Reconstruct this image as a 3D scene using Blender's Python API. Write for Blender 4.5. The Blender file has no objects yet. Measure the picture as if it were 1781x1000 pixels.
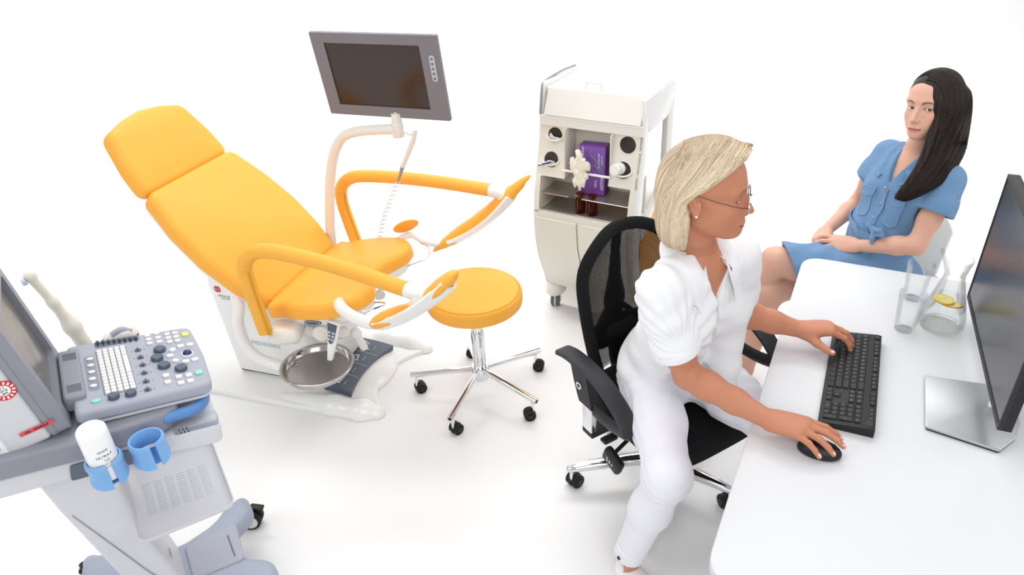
import bpy, bmesh, math, random
import numpy as np
from mathutils import Vector, Matrix

# ---------------------------------------------------------------- camera
scene = bpy.context.scene
F_PX, TH, RO, CAM_H = 1286.0, math.radians(30.6), math.radians(-3.09), 2.05
_f = Vector((0, math.cos(TH), -math.sin(TH)))
_u = Vector((0, math.sin(TH), math.cos(TH)))
_r = Vector((1, 0, 0))
_r2 = _r * math.cos(RO) + _u * math.sin(RO)
_u2 = -_r * math.sin(RO) + _u * math.cos(RO)
cam_data = bpy.data.cameras.new('camera')
cam = bpy.data.objects.new('camera', cam_data)
scene.collection.objects.link(cam)
cam_data.sensor_width = 36.0
cam_data.lens = 36.0 * F_PX / 1781.0
cam_data.clip_start = 0.05
cam.matrix_world = Matrix(((_r2.x, _u2.x, -_f.x, 0), (_r2.y, _u2.y, -_f.y, 0),
                           (_r2.z, _u2.z, -_f.z, CAM_H), (0, 0, 0, 1)))
scene.camera = cam

# ---------------------------------------------------------------- world, lights, exposure
world = bpy.data.worlds.new('world')
scene.world = world
world.use_nodes = True
wb = world.node_tree.nodes['Background']
wb.inputs[0].default_value = (1.0, 1.0, 1.0, 1)
wb.inputs[1].default_value = 0.64


def area(name, loc, target, size, power, col=(1, 1, 1), size_y=None):
    d = bpy.data.lights.new(name, 'AREA')
    d.energy = power
    d.color = col
    d.shape = 'RECTANGLE'
    d.size = size
    d.size_y = size_y or size
    o = bpy.data.objects.new(name, d)
    scene.collection.objects.link(o)
    o.location = loc
    o.rotation_euler = (Vector(target) - Vector(loc)).to_track_quat('-Z', 'Y').to_euler()
    return o


area('softbox_overhead', (0.2, 2.6, 4.2), (0.2, 2.6, 0), 3.6, 66)
area('softbox_left', (-3.6, 0.2, 3.2), (-0.2, 2.3, 0.6), 2.0, 46)
area('softbox_right', (3.9, 1.6, 3.0), (0.6, 2.3, 0.7), 2.0, 36)
area('softbox_front', (0.2, -1.6, 2.9), (0.1, 2.6, 0.6), 2.2, 60)
area('softbox_backdrop', (0.0, 5.2, 4.6), (0.0, 7.0, 0.6), 7.5, 300, size_y=2.0)

vs = scene.view_settings
vs.view_transform = 'Standard'
vs.look = 'None'
vs.gamma = 1.0
vs.exposure = -0.20
vs.use_curve_mapping = False
scene.cycles.transparent_max_bounces = 32

# ---------------------------------------------------------------- helpers
COL = scene.collection
PI = math.pi
rnd = random.Random(7)


def lin(c):
    """sRGB 0-255 to linear"""
    out = []
    for v in c:
        v = v / 255.0
        out.append(v / 12.92 if v <= 0.04045 else ((v + 0.055) / 1.055) ** 2.4)
    return tuple(out)


def mat(name, rgb, rough=0.5, metal=0.0, spec=0.5, coat=0.0, bump=None, vary=None, sheen=0.0,
        transmission=0.0, ior=1.45, alpha=1.0, sss=0.0, attr=None, emit=0.0):
    """procedural Principled material; bump=(scale, strength[, kind]), vary=(scale, amount)"""
    m = bpy.data.materials.new(name)
    m.use_nodes = True
    nt = m.node_tree
    b = nt.nodes['Principled BSDF']
    base = lin(rgb) + (1,)
    b.inputs['Base Color'].default_value = base
    b.inputs['Roughness'].default_value = rough
    b.inputs['Metallic'].default_value = metal
    b.inputs['Specular IOR Level'].default_value = spec
    b.inputs['Coat Weight'].default_value = coat
    b.inputs['Coat Roughness'].default_value = 0.08
    b.inputs['IOR'].default_value = ior
    b.inputs['Transmission Weight'].default_value = transmission
    b.inputs['Alpha'].default_value = alpha
    b.inputs['Sheen Weight'].default_value = sheen
    if sss:
        b.inputs['Subsurface Weight'].default_value = sss
        b.inputs['Subsurface Radius'].default_value = (0.012, 0.005, 0.003)
        b.inputs['Subsurface Scale'].default_value = 0.6
    if emit:
        b.inputs['Emission Color'].default_value = base
        b.inputs['Emission Strength'].default_value = emit
    tc = nt.nodes.new('ShaderNodeTexCoord')
    colsock = None
    if attr:
        at = nt.nodes.new('ShaderNodeAttribute')
        at.attribute_name = attr
        colsock = at.outputs['Color']
    if vary:
        nz = nt.nodes.new('ShaderNodeTexNoise')
        nz.inputs['Scale'].default_value = vary[0]
        nz.inputs['Detail'].default_value = 4
        nt.links.new(tc.outputs['Object'], nz.inputs['Vector'])
        mr = nt.nodes.new('ShaderNodeMapRange')
        mr.inputs['To Min'].default_value = 1 - vary[1]
        mr.inputs['To Max'].default_value = 1 + vary[1] * 0.6
        nt.links.new(nz.outputs['Fac'], mr.inputs['Value'])
        mx = nt.nodes.new('ShaderNodeMix')
        mx.data_type = 'RGBA'
        mx.blend_type = 'MULTIPLY'
        mx.inputs['Factor'].default_value = 1
        if colsock:
            nt.links.new(colsock, mx.inputs['A'])
        else:
            mx.inputs['A'].default_value = base
        nt.links.new(mr.outputs['Result'], mx.inputs['B'])
        colsock = mx.outputs['Result']
    if colsock:
        nt.links.new(colsock, b.inputs['Base Color'])
    if bump:
        kind = bump[2] if len(bump) > 2 else 'noise'
        if kind == 'noise':
            t = nt.nodes.new('ShaderNodeTexNoise')
            t.inputs['Scale'].default_value = bump[0]
            t.inputs['Detail'].default_value = 3
            out = t.outputs['Fac']
        elif kind == 'voronoi':
            t = nt.nodes.new('ShaderNodeTexVoronoi')
            t.inputs['Scale'].default_value = bump[0]
            out = t.outputs['Distance']
        else:
            t = nt.nodes.new('ShaderNodeTexWave')
            t.inputs['Scale'].default_value = bump[0]
            t.inputs['Distortion'].default_value = 1.5
            out = t.outputs['Fac']
        nt.links.new(tc.outputs['Object'], t.inputs['Vector'])
        bp = nt.nodes.new('ShaderNodeBump')
        bp.inputs['Strength'].default_value = bump[1]
        bp.inputs['Distance'].default_value = 0.002
        nt.links.new(out, bp.inputs['Height'])
        nt.links.new(bp.outputs['Normal'], b.inputs['Normal'])
    return m


def thin_glass(name, edge=(0.80, 0.82, 0.82), tint=(0.992, 0.995, 0.995), power=14.0):
    """thin clear glass: see-through face on, greyer and more reflective at grazing angles"""
    m = bpy.data.materials.new(name)
    m.use_nodes = True
    nt = m.node_tree
    for n in list(nt.nodes):
        nt.nodes.remove(n)
    out = nt.nodes.new('ShaderNodeOutputMaterial')
    tr = nt.nodes.new('ShaderNodeBsdfTransparent')
    gl = nt.nodes.new('ShaderNodeBsdfGlossy')
    gl.inputs['Roughness'].default_value = 0.02
    mixs = nt.nodes.new('ShaderNodeMixShader')
    lw = nt.nodes.new('ShaderNodeLayerWeight')
    lw.inputs['Blend'].default_value = 0.5
    pw = nt.nodes.new('ShaderNodeMath')
    pw.operation = 'POWER'
    pw.inputs[1].default_value = power
    nt.links.new(lw.outputs['Facing'], pw.inputs[0])
    mc = nt.nodes.new('ShaderNodeMix')
    mc.data_type = 'RGBA'
    mc.inputs['A'].default_value = tint + (1,)
    mc.inputs['B'].default_value = edge + (1,)
    nt.links.new(pw.outputs[0], mc.inputs['Factor'])
    nt.links.new(mc.outputs['Result'], tr.inputs['Color'])
    fr = nt.nodes.new('ShaderNodeFresnel')
    fr.inputs['IOR'].default_value = 1.35
    sc_ = nt.nodes.new('ShaderNodeMath')
    sc_.operation = 'MULTIPLY'
    sc_.inputs[1].default_value = 0.45
    nt.links.new(fr.outputs[0], sc_.inputs[0])
    nt.links.new(sc_.outputs[0], mixs.inputs[0])
    nt.links.new(tr.outputs[0], mixs.inputs[1])
    nt.links.new(gl.outputs[0], mixs.inputs[2])
    nt.links.new(mixs.outputs[0], out.inputs[0])
    return m


def nrm(v):
    v = np.asarray(v, float)
    return v / (np.linalg.norm(v) + 1e-12)


class MB:
    """collects geometry, then builds ONE mesh object"""

    def __init__(s):
        s.v = []
        s.f = []

    def add(s, verts, faces, mtx=None):
        o = len(s.v)
        if mtx is not None:
            verts = [tuple(mtx @ Vector(p)) for p in verts]
        s.v.extend([tuple(float(c) for c in p) for p in verts])
        s.f.extend([tuple(i + o for i in fc) for fc in faces])
        return s

    def box(s, c, size, bevel=0.0, rot=None, seg=2):
        bm = bmesh.new()
        bmesh.ops.create_cube(bm, size=1)
        for v in bm.verts:
            v.co = Vector((v.co.x * size[0], v.co.y * size[1], v.co.z * size[2]))
        if bevel > 0:
            bmesh.ops.bevel(bm, geom=bm.edges[:], offset=bevel, segments=seg, profile=0.5, affect='EDGES')
        m = Matrix.Translation(Vector(c))
        if rot is not None:
            m = m @ rot
        bm.verts.index_update()
        s.add([v.co for v in bm.verts], [[v.index for v in f.verts] for f in bm.faces], m)
        bm.free()
        return s

    def tube(s, path, r, n=14, caps=True, closed=False, flat=1.0, up=None):
        P = np.asarray(path, float)
        k = len(P)
        R = np.full(k, r, float) if np.isscalar(r) else np.asarray(r, float)
        T = np.zeros_like(P)
        if closed:
            T = np.roll(P, -1, 0) - np.roll(P, 1, 0)
        else:
            T[1:-1] = P[2:] - P[:-2]
            T[0] = P[1] - P[0]
            T[-1] = P[-1] - P[-2]
        T /= np.linalg.norm(T, axis=1)[:, None] + 1e-12
        a = np.array(up, float) if up is not None else (np.array([0, 0, 1.]) if abs(T[0][2]) < 0.9 else np.array([1., 0, 0]))
        nv = nrm(a - T[0] * (a @ T[0]))
        rings = []
        for i in range(k):
            if up is not None:
                nv = nrm(np.array(up, float) - T[i] * (np.array(up, float) @ T[i]))
            else:
                nv = nrm(nv - T[i] * (nv @ T[i]))
            b = np.cross(T[i], nv)
            rings.append([P[i] + R[i] * (math.cos(2 * PI * j / n) * b + flat * math.sin(2 * PI * j / n) * nv) for j in range(n)])
        s.loft(rings, caps=caps and not closed, closed=closed)
        return s

    def loft(s, rings, caps=True, closed=False):
        n = len(rings[0])
        v = [p for r in rings for p in r]
        f = []
        m = len(rings)
        for i in range(m if closed else m - 1):
            a, b = i * n, ((i + 1) % m) * n
            for j in range(n):
                k = (j + 1) % n
                f.append((a + j, a + k, b + k, b + j))
        if caps:
            f.append(tuple(range(n))[::-1])
            f.append(tuple((m - 1) * n + j for j in range(n)))
        s.add(v, f)
        return s

    def lathe(s, prof, n=32, mtx=None, close=False):
        """prof: (r, z) list, revolved about z; points on the axis become poles"""
        t = MB()
        ids = []
        for r, z in prof:
            if r < 1e-7:
                t.v.append((0.0, 0.0, z))
                ids.append([len(t.v) - 1] * n)
            else:
                b = len(t.v)
                t.v += [(r * math.cos(2 * PI * j / n), r * math.sin(2 * PI * j / n), z) for j in range(n)]
                ids.append(list(range(b, b + n)))
        m = len(prof)
        for i in range(m if close else m - 1):
            A, B = ids[i], ids[(i + 1) % m]
            for j in range(n):
                k = (j + 1) % n
                q = []
                for x in (A[j], A[k], B[k], B[j]):
                    if x not in q:
                        q.append(x)
                if len(q) > 2:
                    t.f.append(tuple(q))
        if not close:
            for e, fl in ((0, True), (-1, False)):
                if prof[e][0] > 1e-7:
                    t.f.append(tuple(ids[e][::-1] if fl else ids[e]))
        s.add(t.v, t.f, mtx)
        return s

    def prism(s, outline, z0, z1, bevel=0.0, seg=4, mtx=None, bottom_bevel=None, crown=0.0):
        """outline (dense, counter-clockwise, xy) extruded in z with rounded edges"""
        O = np.asarray(outline, float)
        if poly_area(O) < 0:
            O = O[::-1]
        e = np.roll(O, -1, 0) - O
        en = np.stack([e[:, 1], -e[:, 0]], 1)
        en /= np.linalg.norm(en, axis=1)[:, None] + 1e-12
        vn = en + np.roll(en, 1, 0)
        vn /= np.linalg.norm(vn, axis=1)[:, None] + 1e-12
        bb = bevel if bottom_bevel is None else bottom_bevel
        rings = []

        def ring(off, z):
            q = O - vn * off
            rings.append([(a, b, z) for a, b in q])
        if bb > 0:
            for i in range(seg + 1):
                t = i / seg * PI / 2
                ring(bb * (1 - math.sin(t)), z0 + bb * (1 - math.cos(t)))
        else:
            ring(0, z0)
        if bevel > 0:
            for i in range(seg + 1):
                t = i / seg * PI / 2
                ring(bevel * (1 - math.cos(t)), z1 - bevel * (1 - math.sin(t)))
        else:
            ring(0, z1)
        if crown > 0:
            c = O.mean(0)
            q = np.array(rings[-1])[:, :2]
            for i in range(1, 7):
                k = 1 - i / 7.0
                zz = z1 + crown * (1 - k ** 2.5)
                rings.append([(a, b, zz) for a, b in (c + (q - c) * k)])
        t = MB()
        t.loft(rings)
        s.add(t.v, t.f, mtx)
        return s

    def ring_prism(s, outer, inner, z0, z1, mtx=None):
        n = len(outer)
        rings = [[(a, b, z0) for a, b in outer], [(a, b, z1) for a, b in outer],
                 [(a, b, z1) for a, b in inner], [(a, b, z0) for a, b in inner]]
        t = MB()
        t.loft(rings, caps=False, closed=True)
        s.add(t.v, t.f, mtx)
        return s

    def sphere(s, c, r, n=16, m=10, mtx=None):
        rx, ry, rz = (r, r, r) if np.isscalar(r) else r
        rings = []
        for i in range(1, m):
            a = PI * i / m - PI / 2
            rings.append([(c[0] + rx * math.cos(a) * math.cos(2 * PI * j / n), c[1] + ry * math.cos(a) * math.sin(2 * PI * j / n), c[2] + rz * math.sin(a)) for j in range(n)])
        t = MB()
        t.loft(rings, caps=False)
        b = len(t.v)
        t.v += [(c[0], c[1], c[2] - rz), (c[0], c[1], c[2] + rz)]
        for j in range(n):
            k = (j + 1) % n
            t.f.append((b, k, j))
            t.f.append((b + 1, (m - 2) * n + j, (m - 2) * n + k))
        s.add(t.v, t.f, mtx)
        return s

    def grid(s, fn, nu, nv, thick=0.0):
        """surface fn(u,v)->xyz, optionally with thickness along normals"""
        P = np.array([[fn(i / (nu - 1), j / (nv - 1)) for j in range(nv)] for i in range(nu)], float)
        f = []
        idx = lambda i, j: i * nv + j
        for i in range(nu - 1):
            for j in range(nv - 1):
                f.append((idx(i, j), idx(i + 1, j), idx(i + 1, j + 1), idx(i, j + 1)))
        v = P.reshape(-1, 3)
        if thick:
            gu = np.gradient(P, axis=0)
            gv = np.gradient(P, axis=1)
            N = np.cross(gu, gv)
            N /= np.linalg.norm(N, axis=2)[..., None] + 1e-12
            Q = (P - N * thick).reshape(-1, 3)
            o = len(v)
            f += [tuple(i + o for i in q[::-1]) for q in f]
            per = [idx(i, 0) for i in range(nu)] + [idx(nu - 1, j) for j in range(1, nv)] + [idx(i, nv - 1) for i in range(nu - 2, -1, -1)] + [idx(0, j) for j in range(nv - 2, 0, -1)]
            for a, b in zip(per, per[1:] + per[:1]):
                f.append((b, a, a + o, b + o))
            v = np.concatenate([v, Q])
        s.add(v, f)
        return s

    def xform(s, mtx):
        s.v = [tuple(mtx @ Vector(p)) for p in s.v]
        return s

    def build(s, name, material, parent=None, angle=38, smooth=True, loc=None, rot=None):
        me = bpy.data.meshes.new(name)
        me.from_pydata(s.v, [], s.f)
        bm = bmesh.new()
        bm.from_mesh(me)
        bmesh.ops.recalc_face_normals(bm, faces=bm.faces[:])
        bm.to_mesh(me)
        bm.free()
        if smooth:
            me.shade_smooth()
            me.set_sharp_from_angle(angle=math.radians(angle))
        me.materials.append(material)
        o = bpy.data.objects.new(name, me)
        COL.objects.link(o)
        if parent is not None:
            o.parent = parent
        if loc is not None:
            o.location = loc
        if rot is not None:
            o.rotation_euler = rot
        return o


def poly_area(O):
    x, y = O[:, 0], O[:, 1]
    return 0.5 * float(np.sum(x * np.roll(y, -1) - np.roll(x, -1) * y))


def round_poly(pts, rad, n=6):
    """2D polygon with rounded corners (rad scalar or list)"""
    P = [np.array(p, float) for p in pts]
    k = len(P)
    R = [rad] * k if np.isscalar(rad) else list(rad)
    out = []
    for i in range(k):
        a, b, c = P[i - 1], P[i], P[(i + 1) % k]
        r = R[i]
        d1, d2 = nrm(a - b), nrm(c - b)
        ang = math.acos(max(-1, min(1, float(d1 @ d2))))
        if r <= 0 or ang > PI - 0.02:
            out.append(tuple(b))
            continue
        t = min(r / math.tan(ang / 2), 0.48 * np.linalg.norm(a - b), 0.48 * np.linalg.norm(c - b))
        p0, p1 = b + d1 * t, b + d2 * t
        for j in range(n + 1):
            u = j / n
            out.append(tuple((1 - u) ** 2 * p0 + 2 * u * (1 - u) * b + u * u * p1))
    return out


def rrect(cx, cy, w, h, r, n=6):
    return round_poly([(cx - w / 2, cy - h / 2), (cx + w / 2, cy - h / 2), (cx + w / 2, cy + h / 2), (cx - w / 2, cy + h / 2)], r, n)


def circle(cx, cy, r, n=24):
    return [(cx + r * math.cos(2 * PI * i / n), cy + r * math.sin(2 * PI * i / n)) for i in range(n)]


def spline(pts, n=8, closed=False):
    """Catmull-Rom through pts (any dimension)"""
    P = [np.array(p, float) for p in pts]
    k = len(P)
    out = []
    for i in range(k if closed else k - 1):
        if closed:
            p0, p1, p2, p3 = P[i - 1], P[i], P[(i + 1) % k], P[(i + 2) % k]
        else:
            p0, p1, p2, p3 = P[max(i - 1, 0)], P[i], P[i + 1], P[min(i + 2, k - 1)]
        for j in range(n):
            t = j / n
            out.append(0.5 * ((2 * p1) + (-p0 + p2) * t + (2 * p0 - 5 * p1 + 4 * p2 - p3) * t * t + (-p0 + 3 * p1 - 3 * p2 + p3) * t ** 3))
    if not closed:
        out.append(P[-1])
    return [tuple(p) for p in out]


def frame(o, x, z):
    """matrix with local x along x and local z near z"""
    X = nrm(x)
    Z = nrm(np.array(z, float) - X * (np.array(z, float) @ X))
    Y = np.cross(Z, X)
    return Matrix(((X[0], Y[0], Z[0], o[0]), (X[1], Y[1], Z[1], o[1]), (X[2], Y[2], Z[2], o[2]), (0, 0, 0, 1)))


def axis_to(o, z):
    """matrix with local z along z"""
    z = nrm(z)
    x = np.array([1., 0, 0]) if abs(z[0]) < 0.9 else np.array([0, 1., 0])
    x = nrm(x - z * (x @ z))
    y = np.cross(z, x)
    return Matrix(((x[0], y[0], z[0], o[0]), (x[1], y[1], z[1], o[1]), (x[2], y[2], z[2], o[2]), (0, 0, 0, 1)))


def thing(name, label, cat, loc=(0, 0, 0), rz=0.0, group=None):
    o = bpy.data.objects.new(name, None)
    o.empty_display_size = 0.1
    COL.objects.link(o)
    o.location = loc
    o.rotation_euler = (0, 0, rz)
    o['label'] = label
    o['category'] = cat
    if group:
        o['group'] = group
    return o


def tag(o, label, cat, group=None):
    o['label'] = label
    o['category'] = cat
    if group:
        o['group'] = group
    return o


def struct(o):
    o['kind'] = 'structure'
    return o


def copy_tree(o, parent=None):
    c = o.copy()
    COL.objects.link(c)
    c.parent = parent
    for ch in list(o.children):
        copy_tree(ch, c)
    return c


def text_mb(s, size, depth=0.0005):
    """flat lettering from the built-in font, as MB in the xy plane, centred"""
    cu = bpy.data.curves.new('lettering', 'FONT')
    cu.body = s
    cu.size = size
    cu.extrude = depth
    cu.align_x = 'CENTER'
    cu.align_y = 'CENTER'
    cu.resolution_u = 2
    o = bpy.data.objects.new('lettering', cu)
    COL.objects.link(o)
    dg = bpy.context.evaluated_depsgraph_get()
    me = o.evaluated_get(dg).to_mesh()
    t = MB()
    t.add([tuple(v.co) for v in me.vertices], [tuple(p.vertices) for p in me.polygons])
    o.evaluated_get(dg).to_mesh_clear()
    bpy.data.objects.remove(o)
    bpy.data.curves.remove(cu)
    return t


# ---------------------------------------------------------------- implicit surfaces (people, soft moulded shapes)
def _rotm(m):
    return np.asarray(m, float)


class SDF:
    """ordered smooth union / subtraction of round cones, ellipsoids and boxes"""

    def __init__(s):
        s.p = []

    def cone(s, a, b, ra, rb, k=0.01, op='+'):
        a, b = np.array(a, float), np.array(b, float)
        c = (a + b) / 2
        s.p.append(('c', (a, b, ra, rb), c, np.linalg.norm(a - b) / 2 + max(ra, rb), k, op))
        return s

    def chain(s, pts, rad, k=0.01, op='+'):
        for i in range(len(pts) - 1):
            s.cone(pts[i], pts[i + 1], rad[i], rad[i + 1], k, op)
        return s

    def ell(s, c, r, R=None, k=0.01, op='+'):
        c = np.array(c, float)
        r = np.array(r, float)
        R = np.eye(3) if R is None else np.asarray(R, float)   # columns = local axes
        s.p.append(('e', (c, r, R), c, float(r.max()), k, op))
        return s

    def sph(s, c, r, k=0.01, op='+'):
        return s.cone(c, np.array(c, float) + 1e-6, r, r, k, op)

    def rbox(s, c, h, r, R=None, k=0.005, op='+'):
        c = np.array(c, float)
        h = np.array(h, float)
        R = np.eye(3) if R is None else np.asarray(R, float)
        s.p.append(('b', (c, h, r, R), c, float(np.linalg.norm(h)), k, op))
        return s

    def half(s, p, n, k=0.003, op='x'):
        """keep the side the normal points away from"""
        s.p.append(('h', (np.array(p, float), nrm(n)), None, 1e9, k, op))
        return s

    def wedge(s, planes, k=0.004, op='-'):
        """intersection of half spaces [(point, outward normal), ...]"""
        s.p.append(('w', [(np.array(p, float), nrm(n)) for p, n in planes], None, 1e9, k, op))
        return s

    def fn(s, f, k=0.0, op='d'):
        """displacement added to the distance"""
        s.p.append(('f', f, None, 1e9, k, op))
        return s

    @staticmethod
    def _one(pr, P):
        t, a = pr[0], pr[1]
        if t == 'c':
            A, B, ra, rb = a
            ba = B - A
            pa = P - A
            h = np.clip((pa @ ba) / (ba @ ba + 1e-18), 0, 1)
            return np.linalg.norm(pa - h[:, None] * ba, axis=1) - (ra + (rb - ra) * h)
        if t == 'e':
            c, r, R = a
            q = (P - c) @ R
            k0 = np.linalg.norm(q / r, axis=1)
            k1 = np.linalg.norm(q / (r * r), axis=1)
            return k0 * (k0 - 1) / (k1 + 1e-9)
        if t == 'b':
            c, h, r, R = a
            q = np.abs((P - c) @ R) - (h - r)
            return np.linalg.norm(np.maximum(q, 0), axis=1) + np.minimum(q.max(1), 0) - r
        if t == 'h':
            return (P - a[0]) @ a[1]
        if t == 'w':
            return np.max([(P - p) @ n for p, n in a], axis=0)
        return a(P)

    def ev(s, P, prims=None):
        P = np.asarray(P, float)
        d = np.full(len(P), 1.0)
        for pr in (s.p if prims is None else prims):
            x = s._one(pr, P)
            k, op = pr[4], pr[5]
            if op == '+':
                h = np.maximum(k - np.abs(d - x), 0) / (k + 1e-12)
                d = np.minimum(d, x) - h * h * k * 0.25
            elif op == '-':
                x = -x
                h = np.maximum(k - np.abs(d - x), 0) / (k + 1e-12)
                d = np.maximum(d, x) + h * h * k * 0.25
            elif op == 'x':
                h = np.maximum(k - np.abs(d - x), 0) / (k + 1e-12)
                d = np.maximum(d, x) + h * h * k * 0.25
            else:
                d = d + x
        return d

    def mesh(s, lo, hi, h, mb=None):
        """naive surface nets in the box lo..hi with cell h; blocks far from the surface are skipped"""
        lo, hi = np.array(lo, float), np.array(hi, float)
        B = 12
        nb = np.maximum(np.ceil((hi - lo) / (h * B)).astype(int), 1)
        N = nb * B + 1
        G = np.full(N, 1.0, np.float32)
        bi = np.stack(np.meshgrid(*[np.arange(k) for k in nb], indexing='ij'), -1).reshape(-1, 3)
        cen = lo + (bi + 0.5) * B * h
        dc = s.ev(cen)
        rad = B * h * 0.87
        loc = np.stack(np.meshgrid(*[np.arange(B + 1)] * 3, indexing='ij'), -1).reshape(-1, 3) * h
        act = np.abs(dc) < rad * 1.25 + 0.012
        for i in range(len(bi)):
            x, y, z = bi[i] * B
            if not act[i]:
                if dc[i] < 0:
                    G[x:x + B + 1, y:y + B + 1, z:z + B + 1] = -1.0
        for i in np.nonzero(act)[0]:
            x, y, z = bi[i] * B
            c = cen[i]
            pr = [p for p in s.p if p[2] is None or np.linalg.norm(p[2] - c) < p[3] + rad + p[4] + 0.01]
            G[x:x + B + 1, y:y + B + 1, z:z + B + 1] = s.ev(lo + bi[i] * B * h + loc, pr).reshape(B + 1, B + 1, B + 1)
        S = G < 0
        nx, ny, nz = N - 1
        cnt = np.zeros((nx, ny, nz), np.uint8)
        for dx in (0, 1):
            for dy in (0, 1):
                for dz in (0, 1):
                    cnt += S[dx:dx + nx, dy:dy + ny, dz:dz + nz]
        mix = (cnt > 0) & (cnt < 8)
        ci = np.argwhere(mix)
        if len(ci) == 0:
            return np.zeros((0, 3)), np.zeros((0, 4), int)
        idx = np.full((nx, ny, nz), -1, np.int32)
        idx[mix] = np.arange(len(ci))
        acc = np.zeros((len(ci), 3))
        num = np.zeros(len(ci))
        for ax in range(3):
            o1, o2 = [a for a in range(3) if a != ax]
            for a in (0, 1):
                for b in (0, 1):
                    p = ci.copy()
                    p[:, o1] += a
                    p[:, o2] += b
                    q = p.copy()
                    q[:, ax] += 1
                    g0 = G[p[:, 0], p[:, 1], p[:, 2]]
                    g1 = G[q[:, 0], q[:, 1], q[:, 2]]
                    m = (g0 < 0) != (g1 < 0)
                    t = np.where(m, g0 / np.where(g0 == g1, 1, g0 - g1), 0)
                    pt = p.astype(float)
                    pt[:, ax] += t
                    acc[m] += pt[m]
                    num[m] += 1
        V = lo + acc / num[:, None] * h
        F = []
        for ax in range(3):
            o1, o2 = [(1, 2), (2, 0), (0, 1)][ax]
            sl0 = [slice(None)] * 3
            sl1 = [slice(None)] * 3
            sl0[ax] = slice(0, N[ax] - 1)
            sl1[ax] = slice(1, N[ax])
            e = np.argwhere(S[tuple(sl0)] != S[tuple(sl1)])
            e = e[(e[:, o1] > 0) & (e[:, o2] > 0) & (e[:, o1] < N[o1] - 1) & (e[:, o2] < N[o2] - 1)]
            ins = S[e[:, 0], e[:, 1], e[:, 2]]
            quad = []
            for a, b in ((1, 1), (0, 1), (0, 0), (1, 0)):
                p = e.copy()
                p[:, o1] -= a
                p[:, o2] -= b
                quad.append(idx[p[:, 0], p[:, 1], p[:, 2]])
            quad = np.stack(quad, 1)
            quad[~ins] = quad[~ins][:, ::-1]
            F.append(quad)
        F = np.concatenate(F)
        F = F[(F >= 0).all(1)]
        return V, F


def np_mesh(name, V, F, material, parent=None, colors=None, smooth=True):
    """fast mesh from numpy quads (F may be a list of tuples)"""
    me = bpy.data.meshes.new(name)
    F = np.asarray(F)
    nv, nf = len(V), len(F)
    me.vertices.add(nv)
    me.vertices.foreach_set('co', np.asarray(V, np.float32).ravel())
    k = F.shape[1]
    me.loops.add(nf * k)
    me.loops.foreach_set('vertex_index', F.astype(np.int32).ravel())
    me.polygons.add(nf)
    me.polygons.foreach_set('loop_start', np.arange(0, nf * k, k, dtype=np.int32))
    me.update(calc_edges=True)
    me.validate()
    if smooth:
        me.shade_smooth()
    if colors is not None:
        at = me.color_attributes.new('Col', 'FLOAT_COLOR', 'POINT')
        c = np.ones((nv, 4), np.float32)
        c[:, :3] = colors
        at.data.foreach_set('color', c.ravel())
    me.materials.append(material)
    o = bpy.data.objects.new(name, me)
    COL.objects.link(o)
    if parent is not None:
        o.parent = parent
    return o

# ---------------------------------------------------------------- materials
M_floor = mat('studio_floor', (240, 240, 240), rough=0.32, spec=0.35, vary=(1.5, 0.012))
M_wall = mat('studio_backdrop', (243, 243, 243), rough=0.8, spec=0.1, vary=(1.0, 0.008))
M_yellow = mat('yellow_leatherette', (247, 176, 66), rough=0.42, spec=0.35, bump=(900, 0.12, 'voronoi'), vary=(6, 0.03))
M_yellow2 = mat('yellow_sleeve', (245, 178, 72), rough=0.5, spec=0.3, bump=(700, 0.15, 'voronoi'), vary=(9, 0.04))
M_zip = mat('yellow_zip', (226, 170, 44), rough=0.45, spec=0.4, bump=(600, 0.5, 'wave'))
M_seam = mat('dark_yellow_seam', (196, 128, 22), rough=0.8)  # darker yellow for the stitched seam of the stool cushion
M_white = mat('white_plastic', (238, 238, 236), rough=0.22, spec=0.5, coat=0.25, vary=(4, 0.01))
M_offwhite = mat('warm_white_plastic', (232, 229, 222), rough=0.3, spec=0.45, vary=(4, 0.015))
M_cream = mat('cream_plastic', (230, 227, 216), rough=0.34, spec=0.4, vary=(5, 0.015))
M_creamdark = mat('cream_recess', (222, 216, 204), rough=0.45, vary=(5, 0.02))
M_chrome = mat('chrome', (232, 232, 234), rough=0.07, metal=1.0, vary=(8, 0.02))
M_steel = mat('stainless_steel', (196, 192, 188), rough=0.16, metal=1.0, vary=(20, 0.03))
M_steel_shelf = mat('steel_shelf', (186, 178, 170), rough=0.34, metal=0.75, vary=(14, 0.05))
M_black = mat('black_plastic', (26, 26, 28), rough=0.42, spec=0.45, vary=(10, 0.08))
M_armblack = mat('charcoal_plastic', (44, 44, 48), rough=0.5, spec=0.4, bump=(1200, 0.15))
M_rubber = mat('black_rubber', (30, 30, 33), rough=0.55, spec=0.3, vary=(15, 0.08))
M_wheelgrey = mat('grey_wheel', (96, 97, 102), rough=0.5)
M_fabric_black = mat('black_fabric', (22, 22, 24), rough=0.85, spec=0.2, sheen=0.0, bump=(900, 0.4, 'voronoi'))
M_mesh_black = mat('black_mesh_net', (14, 14, 15), rough=0.8, spec=0.15, vary=(60, 0.1))
M_panel = mat('slate_panel', (92, 99, 112), rough=0.4, vary=(6, 0.03))
M_panelline = mat('pale_print', (196, 202, 212), rough=0.5, vary=(6, 0.02))
M_print_white = mat('white_print', (238, 240, 242), rough=0.5, vary=(6, 0.02))
M_print_grey = mat('grey_print', (150, 152, 156), rough=0.6, vary=(6, 0.02))
M_print_blue = mat('pale_blue_print', (196, 210, 222), rough=0.6, vary=(6, 0.02))
M_print_red = mat('red_print', (206, 40, 48), rough=0.5, vary=(6, 0.03))
M_print_black = mat('black_print', (40, 40, 44), rough=0.6, vary=(6, 0.03))
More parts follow.
